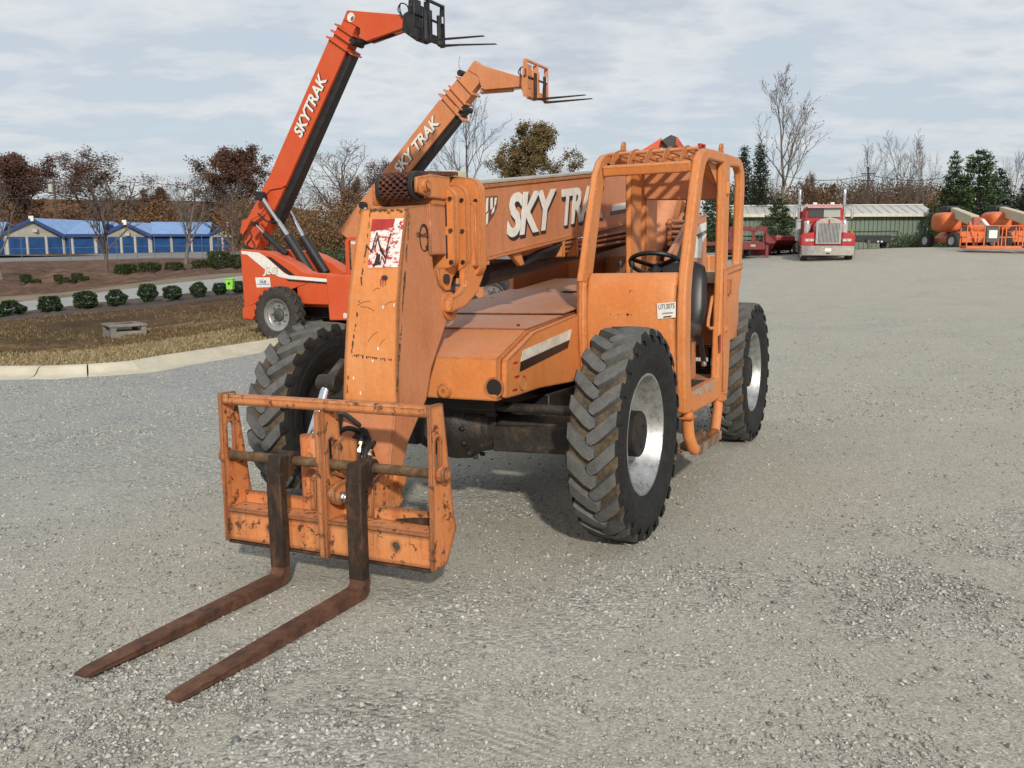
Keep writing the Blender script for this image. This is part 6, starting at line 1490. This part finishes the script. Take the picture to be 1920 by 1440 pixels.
def conifer(seed, h=10.0, w=2.4, dense=9000, kind='cedar'):
    rng = np.random.RandomState(seed); r_ = random.Random(seed); mb = MB(); mb.tube([(0, 0, 0), (.05, 0, h*.5), (0, .03, h)], [.16, .1, .015], 7)
    V = []; F_ = []
    layers = int(h*(3.2 if kind == 'cedar' else 1.9))
    for L in range(layers):
        z = h*(.06 if kind == 'cedar' else .10) + (h*.93)*(L/layers); t = z/h
        rad = w*((1-t)**.75 if kind == 'cedar' else (1-t)**.62*(.75+.5*r_.random())) + .08
        nb = 9 if kind == 'cedar' else 6
        for b in range(nb):
            a = 2*math.pi*(b+r_.random())/nb; rr = rad*r_.uniform(.65, 1.1); rise = (.25 if kind == 'cedar' else .22)*rr*r_.uniform(.3, 1.3)
            p0 = Vector((0, 0, z)); p1 = Vector((rr*math.cos(a), rr*math.sin(a), z+rise)); mb.tube([p0, p0.lerp(p1, .5)+Vector((0, 0, -.05)), p1], [.03, .02, .008], 3, caps=False)
            m = max(5, int(dense/(layers*nb)*rr/(w*.6)))
            for k in range(m):
                u = r_.uniform(.12, 1.0)**.7; c = p0.lerp(p1, u); j = (.16 if kind == 'cedar' else .13)*(1+rr*.25); c = c + Vector((r_.gauss(0, j), r_.gauss(0, j), r_.gauss(0, j*.8)))
                d = Vector((math.cos(a)+r_.gauss(0, .5), math.sin(a)+r_.gauss(0, .5), .35+r_.gauss(0, .4))).normalized(); s = d.cross(Vector((r_.gauss(0, 1), r_.gauss(0, 1), r_.gauss(0, 1)))).normalized()
                ln = r_.uniform(.10, .22)*(1.0 if kind == 'cedar' else 1.25); wd = ln*.28
                o = len(V); V += [tuple(c-d*ln*.4-s*wd*.4), tuple(c+s*wd), tuple(c+d*ln), tuple(c-s*wd)]; F_.append((o, o+1, o+2, o+3))
    me = bpy.data.meshes.new('crown'); me.from_pydata(V, [], F_); return obj_data(mb, 'trunk', BARKD), me
PH = {}
def tree(px, base_py, top_py, d_, proto, label, cat='tree', rz=0, group=None, ph=10.0, wide=1.0, name='tree'):
    me0 = proto[0][1]
    if me0.name not in PH: co = np.zeros(len(me0.vertices)*3); me0.vertices.foreach_get('co', co); PH[me0.name] = float(co[2::3].max())
    b = at(px, base_py, d_); t = at(px, top_py, d_); s = (t.z-b.z)/PH[me0.name]
    E = tag(empty(name, Matrix.Translation(b) @ Matrix.Rotation(R(rz), 4, 'Z') @ Matrix.Diagonal((s*wide, s*wide, s, 1))), label, cat, group)
    for nm, me in proto: link_mesh(nm, me, E)
    return E
def bare(seed, mat=BARK, **k):
    mb, tips = skeleton(seed, **k); return [('trunk', obj_data(mb, 'trunk', mat))], tips
def leafy(seed, lm, n, size, mat=BARKD, sp=.2, **k):
    pr, tips = bare(seed, mat, **k); me = leaves(tips, n, size, seed, sp); me.materials.append(lm); return pr + [('crown', me)]
def withmat(t, m): tr_, cr_ = t; cr_.materials.append(m); return [('trunk', tr_), ('crown', cr_)]
OAK = dict(h=8.2, r0=.22, spread=1.05, up=.22, levels=3, crown0=.25, kids=(15, 8, 7), lenf=(.72, .5, .5), wander=.15, twig=.010)
VASE = dict(h=9.5, r0=.15, spread=.62, up=.5, levels=3, crown0=.18, kids=(15, 8, 6), lenf=(.62, .48, .45), wander=.09, twig=.008)
WILD = dict(h=10, r0=.15, spread=.75, up=.45, levels=3, crown0=.30, kids=(11, 9, 7), lenf=(.58, .52, .45), wander=.17, twig=.009)
P_mar1 = leafy(11, LF_MAROON, 24000, .085, **OAK); P_mar2 = leafy(12, LF_MAROON, 9000, .075, BARK, **OAK); P_mar3 = leafy(13, LF_MAROON, 30000, .085, **OAK)
P_bare1, _ = bare(21, BARK, **OAK); P_bare2, _ = bare(22, BARK, **VASE); P_bare3, _ = bare(23, BARKP, **VASE)
P_wild, tw_ = bare(31, BARKP, **WILD); P_wild2, tw2 = bare(35, BARK, **WILD)
P_gold = leafy(41, LF_GOLD, 36000, .085, BARK, .18, h=8.5, r0=.2, spread=.95, up=.42, levels=3, crown0=.10, kids=(17, 7, 5), lenf=(.75, .45, .45), wander=.12)
P_brown = leafy(42, LF_BROWN, 9000, .075, BARKD, .22, **WILD)
lm_ = leaves(tw_, 130, .075, 5, .15); lm_.materials.append(LF_MAROON); P_wildl = P_wild + [('crown', lm_)]
lm_ = leaves([t for t in tw2 if t[0].z > 7], 260, .09, 6, .2); lm_.materials.append(LF_MAROON); P_wildl2 = P_wild2 + [('crown', lm_)]
P_ced = withmat(conifer(51, 10, 1.75, 9000, 'cedar'), LF_DARK); P_pine = withmat(conifer(52, 10, 3.0, 9000, 'pine'), LF_PINE); P_pine2 = withmat(conifer(53, 8, 3.2, 10000, 'pine'), LF_PINE)
P_pined = withmat(conifer(54, 10, 3.4, 9000, 'pine'), LF_DARK)
G1 = 'trees behind the storage row'; G2 = 'bare trees on the bank'; G3 = 'trees along the far side of the lot'
tree(72, 470, 286, 150, P_mar1, 'maroon leaved tree behind the left storage gable', rz=20, group=G1, wide=1.3)
tree(212, 470, 281, 150, P_mar2, 'sparse maroon tree behind the middle storage gable', rz=100, group=G1, wide=1.75)
tree(475, 470, 272, 140, P_mar3, 'dense maroon tree left of the red telehandler boom', rz=60, group=G1, wide=1.25)
tree(290, 470, 352, 165, P_mar1, 'small maroon tree between the storage gables', rz=200, group=G1)
tree(642, 470, 258, 135, P_bare1, 'large grey bare tree between the two raised booms', rz=10, group=G1, wide=1.6)
tree(700, 470, 290, 140, P_mar2, 'brownish thin tree left of the peach boom', rz=260, group=G1, wide=1.3)
tree(548, 470, 300, 150, P_bare1, 'grey bare tree right behind the red boom', rz=140, group=G1, wide=1.2)
tree(660, 475, 330, 100, P_brown, 'amber brown sapling standing below the grey bare tree', rz=30, group=G1)
tree(880, 470, 160, 95, P_wild2, 'tall bare tree behind the peach boom tip', rz=70, group=G1, wide=.85)
tree(830, 470, 300, 120, P_bare1, 'low bare tree left of the tall bare tree', rz=250, group=G1, wide=1.3)
tree(985, 470, 234, 100, P_gold, 'tan and green leaved tree above the near boom', rz=40, group=G1, wide=1.15)
tree(1045, 470, 300, 130, P_bare1, 'small bare tree at the right foot of the tan leaved tree', rz=310, group=G1, wide=.6)
tree(200, 519, 318, 60, P_bare2, 'slim bare tree on the bank before the middle gable', rz=0, group=G2, wide=1.9)
tree(348, 501, 312, 64, P_bare3, 'slim pale bare tree on the bank right of the hedges', rz=80, group=G2, wide=1.7)
tree(5, 532, 318, 56, P_bare3, 'slim bare tree cut by the left edge of the picture', rz=200, group=G2, wide=1.8)
tree(440, 500, 330, 62, P_bare2, 'slim bare tree beside the red telehandler', rz=140, group=G2, wide=1.9)
# right side
tree(1418, 478, 266, 66, P_ced, 'dark pointed cedar right of the near cab', rz=0, group=G3, wide=.95, name='cedar_tree')
tree(1388, 478, 270, 70, P_ced, 'dark cedar half hidden behind the near cab', rz=120, group=G3, wide=.9, name='cedar_tree')
tree(1343, 486, 300, 58, P_pine, 'green pine seen through the near cab', rz=40, group=G3, wide=.8, name='pine_tree')
tree(1458, 484, 372, 52, P_pine2, 'bushy green pine between the maroon trailer and the semi truck', rz=10, group=G3, ph=8, wide=1.0, name='pine_tree')
tree(1468, 470, 128, 68, P_wildl, 'tall bare tree rising above the right side', rz=200, group=G3, wide=1.1)
tree(1444, 470, 300, 72, P_bare3, 'thin pale bare sapling right of the dark cedar', rz=60, group=G3, wide=.5)
tree(1512, 470, 322, 74, P_brown, 'brown leaved sapling behind the semi truck stack', rz=90, group=G3, wide=.7)
tree(1650, 470, 262, 72, P_wild2, 'bare tree behind the shed left of the red topped sapling', rz=10, group=G3, wide=.85)
tree(1690, 470, 240, 75, P_wild, 'forked bare tree over the shed roof', rz=130, group=G3, wide=.8)
tree(1730, 470, 236, 72, P_wildl2, 'bare sapling with a few red leaves at its top', rz=250, group=G3, wide=.55)
tree(1620, 472, 330, 66, P_bare2, 'bare brush tree right of the semi truck', rz=300, group=G3, wide=.9)
tree(1660, 472, 340, 66, P_bare2, 'bare brush tree before the shed end', rz=30, group=G3, wide=.9)
tree(1705, 472, 330, 67, P_bare3, 'pale bare brush tree near the shed corner', rz=75, group=G3, wide=.9)
tree(1578, 472, 345, 70, P_bare1, 'low spreading bare tree above the truck cab', rz=190, group=G3, wide=.8)
tree(1540, 472, 345, 78, P_brown, 'low brown tree left above the truck cab', rz=10, group=G3, wide=1.2)
tree(1778, 470, 284, 66, P_pine, 'pine with open top left of the boom lifts', rz=15, group=G3, wide=.66, name='pine_tree')
tree(1825, 470, 282, 64, P_pine2, 'broad green pine behind the boom lifts', rz=75, group=G3, ph=8, wide=.95, name='pine_tree')
tree(1862, 470, 316, 70, P_pined, 'dark pine right of the broad pine', rz=200, group=G3, wide=.9, name='pine_tree')
tree(1925, 470, 262, 66, P_ced, 'dark cedar at the right edge of the picture', rz=10, group=G3, wide=.75, name='cedar_tree')
tree(1880, 470, 270, 72, P_bare3, 'bare tree in front of the right edge cedar', rz=10, group=G3, wide=.9)
tree(1925, 470, 235, 62, P_wild, 'bare tree leaning in from the right edge', rz=300, group=G3, wide=.7)
tree(1745, 470, 380, 60, P_pine2, 'small pine at the shed corner beside the boom lift', rz=300, group=G3, ph=8, wide=.6, name='pine_tree')
# masses of brush nobody could count
def brush(name, x0, x1, y0, y1, d0, d1, n, size, mat, seed, label, rad=2.2, ncl=60):
    rng = np.random.RandomState(seed); cpx = rng.uniform(x0, x1, ncl); cd = rng.uniform(d0, d1, ncl); cpy = y0 + (y1-y0)*rng.rand(ncl)**.8; C_ = np.array([tuple(at(a, b, c)) for a, b, c in zip(cpx, cpy, cd)])
    gz = np.array([at(a, y1, c).z for a, c in zip(cpx, cd)]); i = rng.randint(0, ncl, n); rr = rad*rng.uniform(.7, 1.25, ncl)
    q = rng.normal(0, 1, (n, 3)); q /= np.linalg.norm(q, axis=1)[:, None]; q *= (rng.rand(n)**.4)[:, None]; P = C_[i] + q*rr[i][:, None]*np.array([1.15, 1, .85]) + rng.normal(0, rad*.12, (n, 3))
    low = rng.rand(n) < .35; P[low, 2] = gz[i][low] + (P[low, 2]-gz[i][low])*rng.rand(low.sum())
    a = rng.normal(0, 1, (n, 3)); a /= np.linalg.norm(a, axis=1)[:, None]; b = np.cross(a, rng.normal(0, 1, (n, 3))); b /= np.linalg.norm(b, axis=1)[:, None]; s = (size*rng.uniform(.5, 1.4, n))[:, None]
    V = np.stack([P-a*s, P+b*s*.6, P+a*s, P-b*s*.6], 1).reshape(-1, 3)
    me = bpy.data.meshes.new(name); me.from_pydata(V.tolist(), [], np.arange(4*n).reshape(-1, 4).tolist()); me.materials.append(mat)
    return stuff(link_mesh(name, me), label, 'brush')
brush('far_wood', -300, 500, 384, 455, 138, 160, 95000, .19, LF_BROWN, 1, 'brown autumn wood behind the storage row', 2.6, 190)
brush('far_wood', -300, 480, 405, 470, 132, 140, 12000, .26, LF_MAROON, 4, 'dark maroon undergrowth at the foot of the far wood', 2.6, 60)
brush('far_wood', 430, 900, 384, 490, 85, 115, 120000, .115, LF_BROWN, 2, 'brown brush behind the two raised telehandlers', 2.2, 120)
brush('hedge_mass', 520, 860, 478, 520, 55, 70, 16000, .09, LF_HEDGE, 3, 'dark green undergrowth behind the red telehandler', 1.0, 40)
brush('far_wood', 860, 1400, 450, 510, 85, 110, 16000, .18, LF_BROWN, 5, 'brown brush far behind the near machine', 2.0, 60)
brush('far_wood', 1480, 1790, 352, 440, 78, 95, 70000, .085, LF_GREY, 6, 'grey brown brush behind the green shed', 1.7, 120)
brush('far_wood', 1385, 1800, 356, 440, 74, 80, 45000, .085, LF_BROWN, 16, 'dark brown brush just over the shed roof', 1.3, 110)
brush('far_wood', 1750, 2100, 375, 465, 68, 84, 22000, .11, LF_DARK, 7, 'dark evergreen growth behind the boom lifts', 1.6, 60)
brush('far_wood', 1310, 1480, 390, 480, 66, 78, 16000, .10, LF_DARK, 8, 'dark evergreen growth beside the shed', 1.5, 40)
brush('scrub', 1670, 1780, 448, 468, 57, 60, 4000, .06, LF_HEDGE, 9, 'low scrub at the foot of the shed wall', .6, 24)
# bushes and hedges
def bush_mesh(seed, n, sx, sy, sz, size, boxy=2.0):
    rng = np.random.RandomState(seed); q = rng.normal(0, 1, (n, 3)); q /= ((np.abs(q)**boxy).sum(1)**(1/boxy))[:, None]
    lump = 1 + .10*np.sin(q[:, 0]*5+seed)*np.cos(q[:, 1]*6)+.08*np.sin(q[:, 2]*7+seed*2); q = q*(lump*rng.uniform(.80, 1.03, n))[:, None]
    P = q*np.array([sx, sy, sz]) + np.array([0, 0, sz*.92])
    a = q/np.linalg.norm(q, axis=1)[:, None] + rng.normal(0, .5, (n, 3)); a /= np.linalg.norm(a, axis=1)[:, None]; b = np.cross(a, rng.normal(0, 1, (n, 3))); b /= np.linalg.norm(b, axis=1)[:, None]; s = (size*rng.uniform(.6, 1.4, n))[:, None]
    V = np.stack([P-a*s, P+b*s*.55, P+a*s, P-b*s*.55], 1).reshape(-1, 3); me = bpy.data.meshes.new('foliage'); me.from_pydata(V.tolist(), [], np.arange(4*n).reshape(-1, 4).tolist()); return me
bm_ = [bush_mesh(60+k, 2600, .5, .5, .42, .05) for k in range(3)]
for m_ in bm_: m_.materials.append(LF_BUSH)
stem = MB()
for k in range(5): stem.tube([(0, 0, -.1), (.1*math.cos(k*1.3), .1*math.sin(k*1.3), .3), (.25*math.cos(k*1.3), .25*math.sin(k*1.3), .6)], [.02, .014, .008], 4)
stem = obj_data(stem, 'stem', BARKD)
def bush(px, base, w, d_, me, label, group, name='round_bush'):
    b = at(px, base, d_); s = w*d_/F/1.0
    E = tag(empty(name, Matrix.Translation(b) @ Matrix.Rotation(px*.7, 4, 'Z') @ Matrix.Diagonal((s*(1+.12*math.sin(px*1.7)), s*(1+.12*math.cos(px*2.3)), s*(1+.16*math.sin(px*3.1)), 1))), label, 'bush', group); link_mesh('foliage', me, E); link_mesh('stem', stem, E)
row = [(22, 597, 46), (95, 588, 46), (162, 579, 46), (219, 573, 34), (278, 563, 33), (324, 561, 37), (373, 556, 31), (413, 551, 30), (447, 548, 28)]
ordn = ['first', 'second', 'third', 'fourth', 'fifth', 'sixth', 'seventh', 'eighth', 'ninth']
for k, (px, by_, w_) in enumerate(row): bush(px, by_, w_, 34+.004*px, bm_[k % 3], f'round dark green bush, {ordn[k]} from the left in the roadside row', 'round bushes along the road')
hb_ = [bush_mesh(70+k, 2600, .5, .4, .33, .04, 4.0) for k in range(2)]
for m_ in hb_: m_.materials.append(LF_HEDGE)
for k, (px, by_, w_, lb) in enumerate(((238, 521, 36, 'clipped hedge block on the bank, leftmost of the trimmed blocks'), (282, 519, 38, 'clipped hedge block on the bank, second from the left'), (328, 514, 38, 'clipped hedge block on the bank, third from the left'), (382, 510, 35, 'clipped hedge block on the bank, fourth from the left'), (412, 506, 44, 'long clipped hedge block beside the fourth one'), (446, 504, 40, 'clipped hedge block nearest the red telehandler'), (232, 519, 26, 'small clipped hedge tucked before the leftmost block'))): bush(px, by_, w_, 57, hb_[k % 2], lb, 'clipped hedges on the bank', 'clipped_hedge')
for k, (px, by_, w_) in enumerate(((49, 528, 18), (58, 537, 20), (69, 536, 18), (110, 527, 17), (122, 535, 19), (137, 534, 17), (145, 524, 18), (160, 530, 20))): bush(px, by_, w_, 53, hb_[k % 2], f'small low shrub on the leaf covered bank, {ordn[k]} from the left', 'small shrubs on the bank', 'small_shrub')
# ------------------------------------------------------------------ grass blades on the verge
def blades(name, objs, n, hgt, mat, seed, label, sel=None):
    rng = np.random.RandomState(seed); tris = []
    for o in objs:
        me = bpy.data.objects[o].data; co = np.zeros(len(me.vertices)*3); me.vertices.foreach_get('co', co); co = co.reshape(-1, 3)
        for p in me.polygons:
            v = list(p.vertices); tris += [co[[v[0], v[1], v[2]]], co[[v[0], v[2], v[3]]]] if len(v) == 4 else [co[v]]
    Tt = np.array(tris); c = Tt.mean(1); ok = (np.abs(c[:, 0]/np.maximum(c[:, 1], 1)) < .7) & (c[:, 0] < 3)
    Tt = Tt[ok]; A = np.linalg.norm(np.cross(Tt[:, 1]-Tt[:, 0], Tt[:, 2]-Tt[:, 0]), axis=1)/Tt.mean(1)[:, 1]**1.2; i = rng.choice(len(Tt), n, p=A/A.sum())
    u, v = rng.rand(n, 1), rng.rand(n, 1); f = (u+v) > 1; u = np.where(f, 1-u, u); v = np.where(f, 1-v, v)
    P = Tt[i, 0] + u*(Tt[i, 1]-Tt[i, 0]) + v*(Tt[i, 2]-Tt[i, 0])
    keep = (np.sin(P[:, 0]*.8+seed)+np.sin(P[:, 1]*1.1+P[:, 0]*.5)+rng.normal(0, .8, n)) > (sel if sel is not None else -9); P = P[keep]; n = len(P)
    ang = rng.rand(n)*6.28; w = .012; hh = hgt*rng.uniform(.5, 1.4, n); dx = np.stack([np.cos(ang)*w, np.sin(ang)*w, 0*ang], 1); tip = np.stack([rng.normal(0, .5, n)*hh, rng.normal(0, .5, n)*hh, hh], 1)
    V = np.stack([P-dx, P+dx, P+tip], 1).reshape(-1, 3); me = bpy.data.meshes.new(name); me.from_pydata(V.tolist(), [], np.arange(3*n).reshape(-1, 3).tolist()); me.materials.append(mat); return stuff(link_mesh(name, me), label, 'grass')
blades('dry_grass', ['grass_verge'], 26000, .055, LF_STRAW, 1, 'dry straw coloured grass on the verge behind the kerb', -.6)
blades('brown_grass', ['grass_swale', 'grass_slope'], 34000, .06, LF_GRASS, 2, 'brown dormant grass around the drain inlet', .2)
blades('green_grass', ['grass_verge', 'grass_swale'], 24000, .045, LF_GREEN, 5, 'patches of green grass on the verge', 1.1)
# ------------------------------------------------------------------ loose stones on the lot
def stones(name, n, d0, d1, s0, s1, seed, label, powr=2.2):
    rng = np.random.RandomState(seed); d = d0*(d1/d0)**rng.rand(n); px = rng.uniform(-80, 2000, n); x = (px-960)/F*d
    ok = (rng.rand(n) < .16+.8*loose_at(x, d)**1.8) & (kerb_side(x, d) > .45) & ~((np.abs(rut_at(x, d)) < .2) & (rng.rand(n) < .8))
    x, d = x[ok], d[ok]; n = len(x); z = Hs(x, d)
    s = s0*(s1/s0)**(rng.rand(n)**powr); oc = np.array([[1, 0, 0], [-1, 0, 0], [0, 1, 0], [0, -1, 0], [0, 0, 1], [0, 0, -1.]])
    a = rng.rand(n)*6.28; ca, sa = np.cos(a), np.sin(a)
    q = oc[None]*rng.uniform(.6, 1.25, (n, 6, 1)) + rng.normal(0, .28, (n, 6, 3)); q *= np.stack([s, s*rng.uniform(.55, 1, n), s*rng.uniform(.35, .75, n)], 1)[:, None, :]
    X = q[:, :, 0]*ca[:, None]-q[:, :, 1]*sa[:, None]+x[:, None]; Y = q[:, :, 0]*sa[:, None]+q[:, :, 1]*ca[:, None]+d[:, None]; Z = q[:, :, 2]+z[:, None]+s[:, None]*.22
    V = np.stack([X, Y, Z], 2).reshape(-1, 3); fc = np.array([[0, 2, 4], [2, 1, 4], [1, 3, 4], [3, 0, 4], [2, 0, 5], [1, 2, 5], [3, 1, 5], [0, 3, 5]])
    Fc = (fc[None]+6*np.arange(n)[:, None, None]).reshape(-1, 3); me = bpy.data.meshes.new(name); me.vertices.add(len(V)); me.vertices.foreach_set('co', V.ravel()); nf = len(Fc)
    me.loops.add(nf*3); me.loops.foreach_set('vertex_index', Fc.ravel()); me.polygons.add(nf); me.polygons.foreach_set('loop_start', np.arange(nf)*3); me.update(calc_edges=True); me.validate(); me.materials.append(STONEM)
    return stuff(link_mesh(name, me), label, 'gravel')
stones('loose_gravel', 380000, 1.6, 13, .0035, .017, 1, 'loose grey stones scattered over the packed gravel', 3.0)
stones('far_gravel', 110000, 9, 24, .008, .022, 2, 'loose stones on the farther part of the lot')
